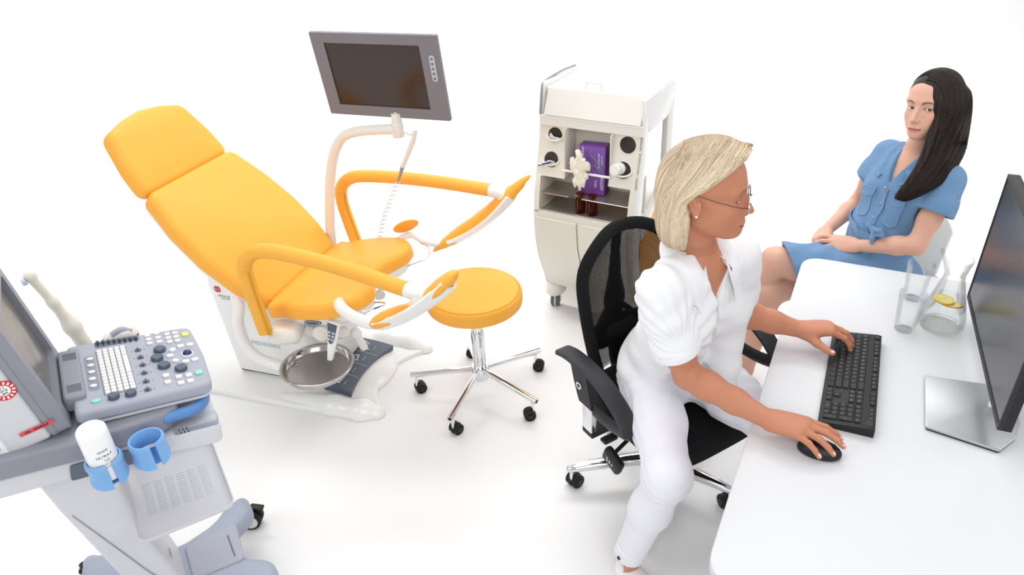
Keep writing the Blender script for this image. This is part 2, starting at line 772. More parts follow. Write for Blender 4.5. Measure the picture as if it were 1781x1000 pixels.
M_bezel = mat('grey_monitor_bezel', (126, 123, 130), rough=0.42, spec=0.4, vary=(5, 0.02))
M_screen_brown = mat('dark_glass_painted_reflection', (50, 30, 18), rough=0.16, spec=0.65, vary=(2.5, 0.3))  # brown base colour stands in for a warm reflection on the dark screen
M_screen_grey = mat('matte_grey_screen', (52, 52, 58), rough=0.25, spec=0.8, vary=(2, 0.1))
M_desk = mat('white_desk_laminate', (214, 215, 218), rough=0.3, spec=0.4, vary=(3, 0.008))
M_silver = mat('matte_silver', (190, 191, 194), rough=0.38, metal=0.75, vary=(25, 0.02))
M_key = mat('black_keycap', (34, 34, 37), rough=0.45, spec=0.4, vary=(30, 0.06))
M_kbbody = mat('black_keyboard_body', (24, 24, 26), rough=0.5, vary=(20, 0.05))
M_glass = thin_glass('clear_glass')
M_water = thin_glass('water', edge=(0.80, 0.84, 0.84), tint=(0.975, 0.985, 0.985))
M_lemon = mat('lemon_flesh', (252, 234, 130), rough=0.4, spec=0.5, vary=(60, 0.15), sss=0.1)
M_lemonrind = mat('lemon_rind', (240, 190, 30), rough=0.4, bump=(400, 0.3))
M_amber = thin_glass('amber_glass', edge=(0.45, 0.20, 0.10), tint=(0.80, 0.52, 0.36), power=2.5)
M_purple = mat('purple_card', (128, 80, 172), rough=0.5, vary=(8, 0.05))
M_purple_dark = mat('dark_purple_card', (84, 48, 124), rough=0.5, vary=(8, 0.05))
M_green_print = mat('green_print', (120, 168, 96), rough=0.5, vary=(8, 0.05))
M_glove = mat('cream_latex', (238, 232, 214), rough=0.6, sss=0.1, vary=(40, 0.04))
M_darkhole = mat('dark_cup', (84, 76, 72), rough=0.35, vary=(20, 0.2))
M_tissue = mat('white_tissue', (240, 240, 238), rough=0.9, vary=(30, 0.03))
M_us_dark = mat('slate_grey_casing', (140, 142, 153), rough=0.45, spec=0.4, bump=(1500, 0.1), vary=(5, 0.02))
M_us_mid = mat('cool_grey_casing', (166, 169, 182), rough=0.45, spec=0.4, bump=(1500, 0.1), vary=(5, 0.02))
M_us_light = mat('light_grey_casing', (208, 209, 214), rough=0.4, spec=0.4, vary=(5, 0.015))
M_us_base = mat('blue_grey_casing', (158, 166, 182), rough=0.45, spec=0.4, vary=(5, 0.02))
M_us_screen = mat('grey_crt_glass', (112, 110, 106), rough=0.22, spec=0.6, vary=(2, 0.1))
M_key_white = mat('white_button', (226, 226, 224), rough=0.4, vary=(20, 0.02))
M_key_yellow = mat('yellow_button', (228, 218, 110), rough=0.4, vary=(20, 0.02))
M_key_mint = mat('mint_button', (140, 220, 196), rough=0.4, vary=(20, 0.02))
M_knob = mat('slate_knob', (78, 92, 108), rough=0.3, spec=0.5, vary=(20, 0.05))
M_trackball = mat('navy_trackball', (40, 52, 104), rough=0.1, spec=0.6, vary=(40, 0.15))
M_blue = mat('sky_blue_plastic', (122, 172, 222), rough=0.38, spec=0.4, vary=(8, 0.02))
M_blue_in = mat('blue_plastic_handle', (92, 138, 196), rough=0.35, spec=0.45, vary=(8, 0.02))
M_bottle = mat('white_bottle', (242, 243, 244), rough=0.35, spec=0.45, vary=(8, 0.01))
M_clear = thin_glass('clear_acrylic', edge=(0.7, 0.72, 0.74), tint=(0.93, 0.94, 0.95))
M_probe = mat('ivory_plastic', (226, 222, 208), rough=0.4, vary=(8, 0.02))

# ---------------------------------------------------------------- setting: white infinity cove
mb = MB()
mb.add([(-9, -4, 0), (9, -4, 0), (9, 6.2, 0), (-9, 6.2, 0)], [(0, 1, 2, 3)])
struct(mb.build('floor', M_floor))
mb = MB()
prof = [(6.2, 0.0)] + [(6.2 + 1.6 * math.sin(a), 1.6 - 1.6 * math.cos(a)) for a in np.linspace(0, PI / 2, 24)[1:]] + [(7.8, 5.0)]
v, f = [], []
for y, z in prof:
    v += [(-9, y, z), (9, y, z)]
for i in range(len(prof) - 1):
    f.append((2 * i, 2 * i + 1, 2 * i + 3, 2 * i + 2))
mb.add(v, f)
struct(mb.build('wall_back', M_wall, angle=80))

# ---------------------------------------------------------------- gynaecological examination chair
EX = thing('examination_chair', 'yellow padded gynaecological examination chair on white base with leg supports', 'examination chair',
           (-0.896, 2.832, 0), math.radians(-20.5))


def plane_mtx(s0, z0, ang):
    """local x = along the slope (in the s-z plane), local y = t, local z = normal up"""
    d = np.array([math.cos(ang), 0, math.sin(ang)])
    n = np.array([-math.sin(ang), 0, math.cos(ang)])
    if n[2] < 0:
        n = -n
    y = np.cross(n, d)
    return Matrix(((d[0], y[0], n[0], s0), (d[1], y[1], n[1], 0), (d[2], y[2], n[2], z0), (0, 0, 0, 1)))


MB_BACK = plane_mtx(0, 0.52, math.radians(180 - 43))
MB_HEAD = plane_mtx(-0.478, 0.955, math.radians(180 - 56))
MB_SEAT = plane_mtx(0, 0.52, math.radians(10))
# backrest cushion
half = [(-0.012, 0.255), (0.12, 0.300), (0.28, 0.318), (0.45, 0.305), (0.632, 0.262)]
out = [(a, -b) for a, b in half] + [(a, b) for a, b in half[::-1]]
out = round_poly(out, [0.045, 0.2, 0.3, 0.3, 0.05, 0.05, 0.3, 0.3, 0.2, 0.045])
mb = MB().prism(out, -0.075, 0.0, bevel=0.028, seg=6, mtx=MB_BACK, bottom_bevel=0.012, crown=0.004)
mb.build('backrest_cushion', M_yellow, EX, angle=60)
shell = [(a, b * 0.97) for a, b in half]
out = [(a, -b) for a, b in shell] + [(a, b) for a, b in shell[::-1]]
mb = MB().prism(round_poly(out, 0.05), -0.11, -0.076, bevel=0.006, seg=3, mtx=MB_BACK, bottom_bevel=0.03)
mb.build('backrest_shell', M_white, EX, angle=50)
# headrest cushion
half = [(-0.026, 0.262), (0.10, 0.250), (0.255, 0.212)]
out = [(a, -b) for a, b in half] + [(0.285, -0.10), (0.298, 0.0), (0.285, 0.10)] + [(a, b) for a, b in half[::-1]]
out = round_poly(out, [0.05, 0.2, 0.06, 0.2, 0.2, 0.2, 0.06, 0.2, 0.05])
mb = MB().prism(out, -0.07, 0.0, bevel=0.03, seg=6, mtx=MB_HEAD, bottom_bevel=0.012, crown=0.006)
mb.build('headrest_cushion', M_yellow, EX, angle=60)
out = [(0.02, -0.2), (0.2, -0.17), (0.2, 0.17), (0.02, 0.2)]
mb = MB().prism(round_poly(out, 0.05), -0.095, -0.071, bevel=0.006, seg=3, mtx=MB_HEAD, bottom_bevel=0.02)
mb.build('headrest_shell', M_white, EX, angle=50)
for t in (-0.1, 0.1):
    MB().tube([(-0.40, t, 0.80), (-0.47, t, 0.88), (-0.53, t, 0.99)], 0.012, n=10).build('headrest_hinge', M_chrome, EX)
# seat cushion: two soft lobes with a shallow front notch
out = [(-0.01, -0.25), (0.07, -0.292), (0.2, -0.318), (0.33, -0.300), (0.41, -0.235), (0.425, -0.15), (0.385, -0.07), (0.365, 0.0),
       (0.385, 0.07), (0.425, 0.15), (0.41, 0.235), (0.33, 0.300), (0.2, 0.318), (0.07, 0.292), (-0.01, 0.25)]
out = [tuple(p) for p in spline(out, 5, closed=True)]
mb = MB().prism(out, -0.065, 0.0, bevel=0.028, seg=6, mtx=MB_SEAT, bottom_bevel=0.01)
mb.build('seat_cushion', M_yellow, EX, angle=60)
tray_o = [(0.03 + (a - 0.03) * 0.96, b * 0.93) for a, b in out]
mb = MB().prism(tray_o, -0.12, -0.066, bevel=0.005, seg=3, mtx=MB_SEAT, bottom_bevel=0.045)
mb.build('seat_shell', M_white, EX, angle=50)
# oval badge on the near side of the seat shell
mx = MB_SEAT @ Matrix.Translation((0.20, -0.288, -0.088)) @ Matrix.Rotation(math.radians(100), 4, 'X')
o_b = MB().prism([(0.042 * math.cos(a), 0.016 * math.sin(a)) for a in np.linspace(0, 2 * PI, 28)[:-1]], 0, 0.006, bevel=0.002, mtx=mx).build('badge', M_panel, EX)
MB().ring_prism([(0.036 * math.cos(a), 0.0125 * math.sin(a)) for a in np.linspace(0, 2 * PI, 28)[:-1]],
                [(0.033 * math.cos(a), 0.0105 * math.sin(a)) for a in np.linspace(0, 2 * PI, 28)[:-1]], 0.006, 0.0068, mtx=mx).build('badge_ring', M_panelline, o_b)
# floor base: plate with two raised feet and concave front
out = [(-0.56, -0.30), (-0.30, -0.318), (0.20, -0.305), (0.38, -0.272), (0.42, -0.225), (0.385, -0.185), (0.335, -0.11), (0.315, 0.0), (0.335, 0.11),
       (0.385, 0.19), (0.42, 0.235), (0.38, 0.285), (0.20, 0.318), (-0.30, 0.318), (-0.56, 0.30), (-0.66, 0.16), (-0.69, 0.0), (-0.66, -0.16)]
out = [tuple(p) for p in spline(out, 4, closed=True)]
mb = MB().prism(out, 0.0, 0.022, bevel=0.012, seg=4, bottom_bevel=0.003)
base = mb.build('base', M_white, EX, angle=50)
S = SDF()
for sg in (-1, 1):
    S.chain([(-0.05, sg * 0.262, 0.0), (0.20, sg * 0.262, 0.010), (0.34, sg * 0.256, 0.012), (0.405, sg * 0.246, 0.004)], [0.03, 0.048, 0.050, 0.036], k=0.03)
S.ell((0.14, 0, 0.0), (0.21, 0.26, 0.048), k=0.04)
S.half((0, 0, 0.0), (0, 0, -1), k=0.002)
V, F = S.mesh((-0.15, -0.34, -0.02), (0.5, 0.34, 0.12), 0.007)
np_mesh('base_cover', V, F, M_white, base)
# foot control panel (slate) with pictograms, curved front edge
arc = [(0.252 - 0.03 * (1 - (t / 0.19) ** 2) + 0.012 * (t / 0.19), t) for t in np.linspace(-0.205, 0.165, 12)]
pan_o = [(0.125, -0.195), ] + arc + [(0.105, 0.165)]


def panel_z(s):
    return 0.048 - max(0, (s - 0.14)) * 0.055


pt = MB()
arr = np.array(pan_o)
ss0 = lambda t: 0.125 + (0.105 - 0.125) * (t + 0.2) / 0.37
ss1 = lambda t: 0.252 - 0.03 * (1 - (t / 0.19) ** 2) + 0.012 * (t / 0.19) + 0.02
pt.grid(lambda u, v: (ss0(-0.2 + 0.37 * v) * (1 - u) + ss1(-0.2 + 0.37 * v) * u, -0.2 + 0.37 * v, 0.071 - 0.016 * u * u), 10, 24, thick=0.03)
panel = pt.build('foot_control_panel', M_panel, EX, angle=50)
pz = lambda u: 0.0716 - 0.016 * u * u
for i, tv in enumerate((0.27, 0.50, 0.73)):
    t = -0.2 + 0.37 * tv
    l = MB().tube([(ss0(t) * (1 - u) + ss1(t) * u, t, pz(u)) for u in (0.02, 0.3, 0.6, 0.98)], 0.0012, n=6)
    l.build('panel_divider', M_panelline, panel)
for i, tv in enumerate((0.13, 0.38, 0.62, 0.86)):
    t = -0.2 + 0.37 * tv
    q = MB()
    sx = lambda u: ss0(t) * (1 - u) + ss1(t) * u
    if i == 0:
        for k in range(3):
            q.tube([(sx(0.40), t - 0.014 + 0.014 * k, pz(0.4)), (sx(0.5), t - 0.014 + 0.014 * k, pz(0.5))], 0.004, n=6)
    elif i == 1:
        q.box((sx(0.45), t, pz(0.45)), (0.02, 0.018, 0.002), 0.0008)
    elif i == 2:
        q.tube([(sx(0.28), t + 0.006, pz(0.28)), (sx(0.42), t + 0.008, pz(0.42)), (sx(0.46), t - 0.018, pz(0.46))], 0.003, n=6)
        q.tube([(sx(0.42), t - 0.026, pz(0.42)), (sx(0.52), t - 0.024, pz(0.52))], 0.0025, n=6)
    else:
        q.tube([(sx(0.22), t + 0.03, pz(0.22)), (sx(0.42), t + 0.012, pz(0.42))], 0.003, n=6)
        q.tube([(sx(0.34), t - 0.006, pz(0.34)), (sx(0.54), t - 0.026, pz(0.54)), (sx(0.42), t - 0.03, pz(0.42))], 0.003, n=6)
    q.build('pictogram', M_print_white, panel)
    q = MB().tube([(sx(0.66), t - 0.02, pz(0.66)), (sx(0.66), t + 0.012, pz(0.66))], 0.0012, n=6)
    q.build('caption_line', M_panelline, panel)
# pedestal body
prof = round_poly([(-0.35, 0.02), (0.04, 0.02), (0.07, 0.10), (0.08, 0.30), (0.07, 0.43), (-0.08, 0.47), (-0.24, 0.60), (-0.36, 0.60), (-0.40, 0.50), (-0.37, 0.2)],
                  [0.02, 0.02, 0.1, 0.1, 0.05, 0.06, 0.04, 0.04, 0.06, 0.2])
mx = Matrix(((1, 0, 0, 0), (0, 0, -1, 0), (0, 1, 0, 0), (0, 0, 0, 1)))
ped = MB().prism(prof, -0.175, 0.175, bevel=0.03, seg=5, mtx=mx).build('pedestal', M_white, EX, angle=45)
MB().tube([(-0.20, -0.1755, 0.405), (-0.11, -0.1755, 0.400)], 0.0012, n=6).build('pedestal_seam', M_print_grey, ped)
# red emblem and maker's lettering on the pedestal
lm = Matrix.Translation((-0.338, -0.1762, 0.474)) @ Matrix.Rotation(math.radians(90), 4, 'X')
q = MB()
for k in (-1, 1):
    q.ring_prism([(k * 0.006 + 0.010 * math.cos(a), 0.015 * math.sin(a)) for a in np.linspace(0, 2 * PI, 24)[:-1]],
                 [(k * 0.006 + 0.004 * math.cos(a), 0.008 * math.sin(a)) for a in np.linspace(0, 2 * PI, 24)[:-1]], 0, 0.0008 + 0.0002 * k, mtx=lm)
q.build('red_emblem', M_print_red, ped)
q = text_mb('MEDICAL DESIGN PARTS', 0.0105)
q.xform(Matrix.Translation((-0.285, -0.1768, 0.442)) @ Matrix.Rotation(math.radians(90), 4, 'X'))
q.build('maker_lettering', M_print_grey, ped)
q = text_mb('Service 2017', 0.009)
q.xform(Matrix.Translation((-0.305, -0.1768, 0.430)) @ Matrix.Rotation(math.radians(90), 4, 'X'))
q.build('maker_lettering', M_print_grey, ped)
q = text_mb('MEDISANO', 0.030)
q.xform(Matrix.Translation((-0.155, -0.1768, 0.215)) @ Matrix.Rotation(math.radians(90), 4, 'X'))
q.build('name_lettering', M_print_blue, ped)
# front lift column with hinge knuckles under the seat
mb = MB().box((0.07, 0, 0.25), (0.16, 0.24, 0.36), 0.03, seg=4)
mb.build('lift_column', M_white, EX)
for sg in (-1, 1):
    mb = MB()
    mb.box((0.085, sg * 0.30, 0.41), (0.13, 0.13, 0.07), 0.03, rot=Matrix.Rotation(sg * -0.35, 4, 'Z'), seg=4)
    j = mb.build('hinge_block', M_offwhite, EX)
    mb = MB().lathe([(0.0, -0.045), (0.030, -0.045), (0.034, -0.04), (0.034, 0.04), (0.03, 0.045), (0, 0.045)], 24,
                    axis_to((0.215, sg * 0.235, 0.40), (0.25, sg * 1.0, 0.1)))
    k = mb.build('hinge_knuckle', M_offwhite, EX)
    mb = MB().lathe([(0.0, 0.0), (0.018, 0.0), (0.018, 0.004), (0.0, 0.004)], 20, axis_to((0.2262, sg * 0.279, 0.4045), (0.25, sg * 1.0, 0.1)))
    mb.build('knuckle_cap', M_cream, k)
    mb = MB().tube(spline([(0.13, sg * 0.24, 0.39), (0.2, sg * 0.22, 0.36), (0.26, sg * 0.15, 0.34)], 6), 0.026, n=14)
    mb.build('hinge_arm', M_offwhite, EX)
mb = MB().tube([(0.27, -0.06, 0.20), (0.27, -0.10, 0.29)], 0.018, n=14)
mb.sphere((0.27, -0.10, 0.30), 0.026)
mb.build('drain_knob', M_white, EX)


# leg supports: sleeved arm, white elbow, trough with pads and lower strut
def leg_support(sg):
    T = 0.38
    root = bpy.data.objects.new('leg_support', None)
    COL.objects.link(root)
    root.parent = EX
    dz = 0.0
    if sg < 0:
        pts = [(0.048, 0.452), (0.036, 0.56), (0.026, 0.68), (0.030, 0.752), (0.075, 0.806), (0.150, 0.828), (0.28, 0.822), (0.46, 0.798), (0.70, 0.748)]
    else:
        pts = [(0.035, 0.46), (0.010, 0.58), (-0.006, 0.68), (0.004, 0.748), (0.050, 0.795), (0.130, 0.816), (0.32, 0.824), (0.52, 0.820), (0.735, 0.806)]
    path = [(s, sg * T, z) for s, z in pts]
    sp = spline(path, 8)
    arm = MB().tube(sp, 0.0285, n=20).build('arm_sleeve', M_yellow2, root)
    # zip along the rear riser, facing outwards and forwards
    rise = sp[:22]
    zp = [(p[0] + 0.0265, p[1] - 0.011, p[2]) for p in rise]
    MB().tube(zp, 0.0042, n=8).build('zip', M_zip, root)
    zb = zp[0]
    MB().box((zb[0], zb[1], zb[2] + 0.01), (0.012, 0.014, 0.022), 0.003).build('zip_slider', M_zip, root)
    # wrinkle rings in the bend
    w = MB()
    for i in (22, 26, 30, 34):
        c = np.array(sp[i])
        tdir = nrm(np.array(sp[i + 1]) - np.array(sp[i - 1]))
        inner = np.cross(np.array([0, 1, 0]), tdir)
        ring = []
        for a in np.linspace(-1.2, 1.2, 9):
            ring.append(c + 0.0284 * (math.cos(a) * inner * 1 + math.sin(a) * np.array([0, 1, 0])))
        w.tube(ring, 0.0016, n=6)
    w.build('sleeve_crease', M_yellow2, root)
    e = np.array(path[-1])
    if sg < 0:
        top, low = np.array((0.872, -0.385, 0.812)), np.array((0.575, -0.385, 0.595))
        el = [e + (-0.012, 0, 0.002), e + (0.035, 0, -0.010), e + (0.065, 0.0, -0.012), (top + low) / 2 + (0.02, 0.0, 0.012)]
    else:
        top, low = np.array((0.825, 0.385, 0.800)), np.array((0.525, 0.385, 0.545))
        el = [e + (-0.012, 0, 0.0), e + (0.03, 0, -0.006), e + (0.055, 0.0, -0.012), top + (-0.03, 0.0, -0.03)]
    MB().tube(spline(el, 6), [0.026] * 3 + [0.027] * (len(spline(el, 6)) - 3), n=16).build('elbow', M_white, root)
    ax = nrm(low - top)
    Ln = np.linalg.norm(low - top)
    nn = nrm(np.array([ax[2], 0, -ax[0]]))
    if nn[2] < 0:
        nn = -nn
    rho = math.radians(4 if sg < 0 else 18)
    nn = nn * math.cos(rho) + np.array([0, -sg, 0]) * math.sin(rho)     # the trough opens inwards
    sd = np.cross(ax, nn)
    # white trough: shallow curved shell lofted along the axis
    nu, nv = 18, 13

    def trough(u, v):
        wdt = 0.058 * (0.55 + 0.45 * math.sin(PI * min(max(u * 0.92 + 0.06, 0), 1))) * (1.0 - 0.15 * u)
        a = (v - 0.5) * 2
        c = top + ax * Ln * u
        return c + sd * a * wdt + nn * (0.042 * a * a - 0.045) + nn * (0.018 * (2 * u - 1) ** 2)
    MB().grid(trough, nu, nv, thick=-0.012).build('leg_trough', M_white, root, angle=50)

    # pads on the trough
    def pad(name, u0, u1, wid, th, lift):
        S = SDF()
        n = 7
        P = []
        for i in range(n):
            u = u0 + (u1 - u0) * i / (n - 1)
            P.append(top + ax * Ln * u + nn * (0.018 * (2 * u - 1) ** 2 - 0.022 + lift))
        for i in range(n):
            k = math.sin(PI * (0.14 + 0.72 * i / (n - 1))) ** 0.5
            R = np.stack([ax, sd, nn], 1)
            S.ell(P[i], (Ln * abs(u1 - u0) / (n - 1) * 1.6, wid * k, th), R, k=0.03)
        lo = np.min(P, 0) - 0.09
        hi = np.max(P, 0) + 0.09
        V, F = S.mesh(lo, hi, 0.005)
        np_mesh(name, V, F, M_yellow, root)
    if sg < 0:
        pad('calf_pad', -0.05, 0.26, 0.040, 0.012, 0.006)
        pad('calf_pad', 0.66, 1.02, 0.036, 0.012, 0.006)
    else:
        pad('calf_pad', -0.05, 1.02, 0.038, 0.015, 0.004)
    # lower strut from the trough back under the seat
    if sg < 0:
        st = [low + (0.03, 0, -0.005), low + (-0.05, 0.0, -0.012), (0.44, -0.36, 0.585), (0.36, -0.30, 0.575), (0.30, -0.20, 0.53)]
        rr = 0.024
    else:
        st = [low + (0.02, 0, -0.015), low + (-0.07, 0, -0.035), (0.40, 0.37, 0.525), (0.34, 0.36, 0.555), (0.28, 0.33, 0.53)]
        rr = 0.016
    MB().tube(spline(st, 6), rr, n=14).build('lower_strut', M_white, root)
    wy = [(0.42, sg * 0.30, 0.55), (0.47, sg * 0.27, 0.555), (0.50, sg * 0.20, 0.545), (0.44, sg * 0.16, 0.52), (0.38, sg * 0.16, 0.50)]
    MB().tube(spline(wy, 5), 0.0035, n=8).build('wire_handle', M_chrome, root)
    return root


LSN = leg_support(-1)
LSF = leg_support(1)
# small paddle pad beside the far support
S = SDF()
pa, pb = np.array((0.275, 0.345, 0.575)), np.array((0.385, 0.345, 0.635))
ax = nrm(pb - pa)
R = np.stack([ax, np.array([0, 1., 0]), np.cross(ax, [0, 1., 0])], 1)
cth, sth = math.cos(0.95), math.sin(0.95)
R = np.stack([ax, R[:, 1] * cth - R[:, 2] * sth * np.sign(R[2, 2]), R[:, 2] * cth + R[:, 1] * sth * np.sign(R[2, 2])], 1)
S.ell((pa + pb) / 2, (0.072, 0.036, 0.013), R)
V, F = S.mesh(pa - 0.06, pb + 0.06, 0.005)
np_mesh('thigh_pad', V, F, M_yellow, LSF)

# curved white rail behind the pedestal, carrying the bowl
rail = [(-0.19, -0.235, 0.56), (-0.155, -0.27, 0.53), (-0.145, -0.285, 0.47), (-0.165, -0.29, 0.40), (-0.15, -0.30, 0.31), (-0.10, -0.305, 0.25), (-0.02, -0.30, 0.222), (0.07, -0.30, 0.222)]
MB().tube(spline(rail, 8), 0.0235, n=16).build('bowl_rail', M_white, EX)
mb = MB().lathe([(0, 0.0), (0.126, 0.0), (0.134, 0.006), (0.140, 0.030), (0.150, 0.032), (0.152, 0.036), (0.149, 0.038), (0.138, 0.036),
                 (0.130, 0.010), (0.122, 0.006), (0, 0.005)], 48)
bowl = mb.build('steel_bowl', M_steel, None, angle=50)
tag(bowl, 'round stainless steel tray held out below the seat of the yellow examination chair', 'steel tray')
bowl_loc = Matrix.Translation((-0.896, 2.832, 0)) @ Matrix.Rotation(math.radians(-20.5), 4, 'Z') @ Matrix.Translation((0.195, -0.30, 0.232))
bowl.matrix_world = bowl_loc
MB().box((0.075, -0.30, 0.236), (0.05, 0.03, 0.008), 0.003).build('bowl_bracket', M_steel, EX)
# hand remote with keypad hanging under the seat edge
EXM = Matrix.Translation((-0.896, 2.832, 0)) @ Matrix.Rotation(math.radians(-20.5), 4, 'Z')
rm = bpy.data.objects.new('hand_remote', None)
COL.objects.link(rm)
tag(rm, 'white hand remote with slate keypad hanging under the yellow chair seat above the tray', 'remote control')
rm.matrix_world = EXM @ Matrix.Translation((0.300, -0.305, 0.42)) @ Matrix.Rotation(math.radians(12), 4, 'Y') @ Matrix.Rotation(math.radians(82), 4, 'X')
out = round_poly([(-0.026, 0.075), (0.026, 0.075), (0.020, -0.01), (0.011, -0.105), (-0.009, -0.105), (-0.016, -0.01)], 0.008)
MB().prism(out, -0.012, 0.012, bevel=0.006, seg=3).build('remote_body', M_white, rm)
out = round_poly([(-0.022, 0.070), (0.022, 0.070), (0.015, -0.005), (0.006, -0.022), (-0.006, -0.022), (-0.012, -0.005)], 0.004)
kp = MB().prism(out, 0.012, 0.0135, bevel=0.0005).build('keypad', M_panel, rm)
for iy in range(4):
    for ix in (-1, 1):
        MB().box((ix * (0.010 - 0.0008 * iy), 0.045 - 0.0155 * iy, 0.0140), (0.014 - 0.001 * iy, 0.008, 0.0016), 0.0006).build('button', M_panelline if iy != 0 else M_knob, kp)
MB().box((0, 0.062, 0.0140), (0.032, 0.008, 0.0014), 0.0006).build('button', M_knob, kp)

# ---------------------------------------------------------------- swing-arm monitor of the chair
VM = thing('arm_monitor', 'grey framed flat monitor on curved white pole above the yellow chair', 'monitor',
           (-0.896, 2.832, 0), math.radians(-20.5))
pole = [(-0.05, 0.30, 0.36), (-0.045, 0.30, 0.55), (-0.012, 0.30, 0.74), (0.018, 0.30, 0.86), (0.055, 0.30, 0.955), (0.105, 0.30, 1.022), (0.17, 0.30, 1.052), (0.27, 0.30, 1.068), (0.372, 0.30, 1.078)]
MB().tube(spline(pole, 8), 0.0225, n=18).build('pole', M_offwhite, VM)
mb = MB().lathe([(0, -0.03), (0.024, -0.03), (0.026, -0.026), (0.026, 0.026), (0.022, 0.03), (0.020, 0.07), (0, 0.07)], 20, Matrix.Translation((0.378, 0.30, 1.075)))
mb.build('swivel_joint', M_offwhite, VM)
mxs = Matrix.Translation((0.346, 0.282, 1.30)) @ Matrix.Rotation(math.radians(10), 4, 'X')
W, Hh = 0.550, 0.350
mq = Matrix(((1, 0, 0, 0), (0, 0, -1, 0), (0, 1, 0, 0), (0, 0, 0, 1)))   # xy plane -> xz, normal -y
hs = MB().box((0, 0.016, -0.01), (W - 0.03, 0.022, Hh - 0.05), 0.006).xform(mxs).build('housing', M_bezel, VM)
q = MB()
o_, i_ = rrect(0, 0, W, Hh, 0.004, 2), rrect(-0.012, 0.002, W - 0.135, Hh - 0.085, 0.004, 2)
q.ring_prism(o_, i_, -0.004, 0.012, mtx=mxs @ mq)
q.build('bezel', M_bezel, VM)
MB().prism(rrect(-0.012, 0.002, W - 0.130, Hh - 0.080, 0.003, 2), -0.004, 0.006, mtx=mxs @ mq).build('screen', M_screen_brown, VM)
bp = MB().prism(rrect(0.240, 0.045, 0.022, 0.105, 0.010, 5), 0.011, 0.0145, bevel=0.001, mtx=mxs @ mq).build('button_strip', M_panelline, VM)
for k in range(5):
    MB().prism(circle(0.240, 0.085 - 0.02 * k, 0.0062, 14), 0.0145, 0.0165, bevel=0.0006, mtx=mxs @ mq).build('button', M_bezel, bp)
MB().box((0.05, 0.05, -0.02), (0.12, 0.03, 0.12), 0.006).xform(mxs).build('rear_mount', M_offwhite, VM)
MB().tube([(0.378, 0.30, 1.10), (0.378, 0.315, 1.16), (0.378, 0.33, 1.25)], 0.016, n=12).build('neck', M_offwhite, VM)

M_cord = mat('pale_grey_cord', (206, 204, 202), rough=0.5, vary=(20, 0.03))
# handset on its hook with a coiled cord
HS = bpy.data.objects.new('handset', None)
COL.objects.link(HS)
tag(HS, 'white handset with coiled cord hanging below the arm monitor', 'handset')
HS.matrix_world = EXM
MB().tube(spline([(0.458, 0.30, 1.080), (0.446, 0.30, 1.04), (0.415, 0.30, 0.98), (0.385, 0.30, 0.925), (0.378, 0.30, 0.912)], 6),
          [0.014] * 7 + [0.016] * 6 + [0.015] * 6 + [0.012] * 6, n=14, flat=0.7).build('handset_body', M_offwhite, HS)
MB().tube([(0.380, 0.30, 0.918), (0.360, 0.30, 0.870), (0.345, 0.30, 0.840)], [0.010, 0.006, 0.003], n=10).build('cord_strain_relief', M_print_grey, HS)
MB().tube(spline([(0.39, 0.30, 1.075), (0.43, 0.298, 1.06), (0.455, 0.30, 1.06)], 4), 0.006, n=8).build('hook', M_offwhite, HS)
c = []
N = 16
for i in range(N * 12 + 1):
    t = i / (N * 12)
    a = 2 * PI * t * N
    cx = 0.345 + (0.195 - 0.345) * t - 0.012 * math.sin(PI * t)
    cz = 0.840 + (0.50 - 0.840) * t
    c.append((cx + 0.011 * math.cos(a), 0.30 + 0.011 * math.sin(a), cz))
MB().tube(c, 0.0022, n=6).build('coiled_cord', M_cord, HS)

# ---------------------------------------------------------------- round swivel stool
ST = thing('swivel_stool', 'round yellow swivel stool on chrome five-star base with black casters', 'stool', (-0.156, 2.574, 0), math.radians(174.7))


def disc_profile(r, z0, z1, e):
    p = [(0, z0)]
    for i in range(7):
        t = i / 6 * PI / 2
        p.append((r - e * 0.5 + e * 0.5 * math.sin(t), z0 + e * 0.5 * (1 - math.cos(t))))
    for i in range(9):
        t = i / 8 * PI / 2
        p.append((r - e + e * math.cos(t), z1 - e + e * math.sin(t)))
    p += [(r * 0.6, z1 + 0.004), (r * 0.3, z1 + 0.006), (0, z1 + 0.0065)]
    return p


sc = MB().lathe(disc_profile(0.197, 0.462, 0.533, 0.028), 64).build('seat_cushion', M_yellow, ST, angle=60)
MB().tube([(0.186 * math.cos(a), 0.186 * math.sin(a), 0.5265) for a in np.linspace(0, 2 * PI, 65)[:-1]], 0.0013, n=6, closed=True).build('seam', M_seam, sc)
MB().lathe([(0, 0.445), (0.11, 0.445), (0.13, 0.462), (0, 0.462)], 32).build('seat_plate', M_black, ST)
MB().lathe([(0, 0.30), (0.019, 0.30), (0.019, 0.455), (0, 0.455)], 28).build('gas_lift', M_chrome, ST)
MB().lathe([(0, 0.08), (0.026, 0.08), (0.0275, 0.085), (0.0275, 0.325), (0.025, 0.33), (0, 0.33)], 28).build('column', M_chrome, ST)
MB().lathe([(0, 0.085), (0.036, 0.085), (0.039, 0.09), (0.039, 0.145), (0.036, 0.15), (0, 0.15)], 28).build('hub', M_chrome, ST)


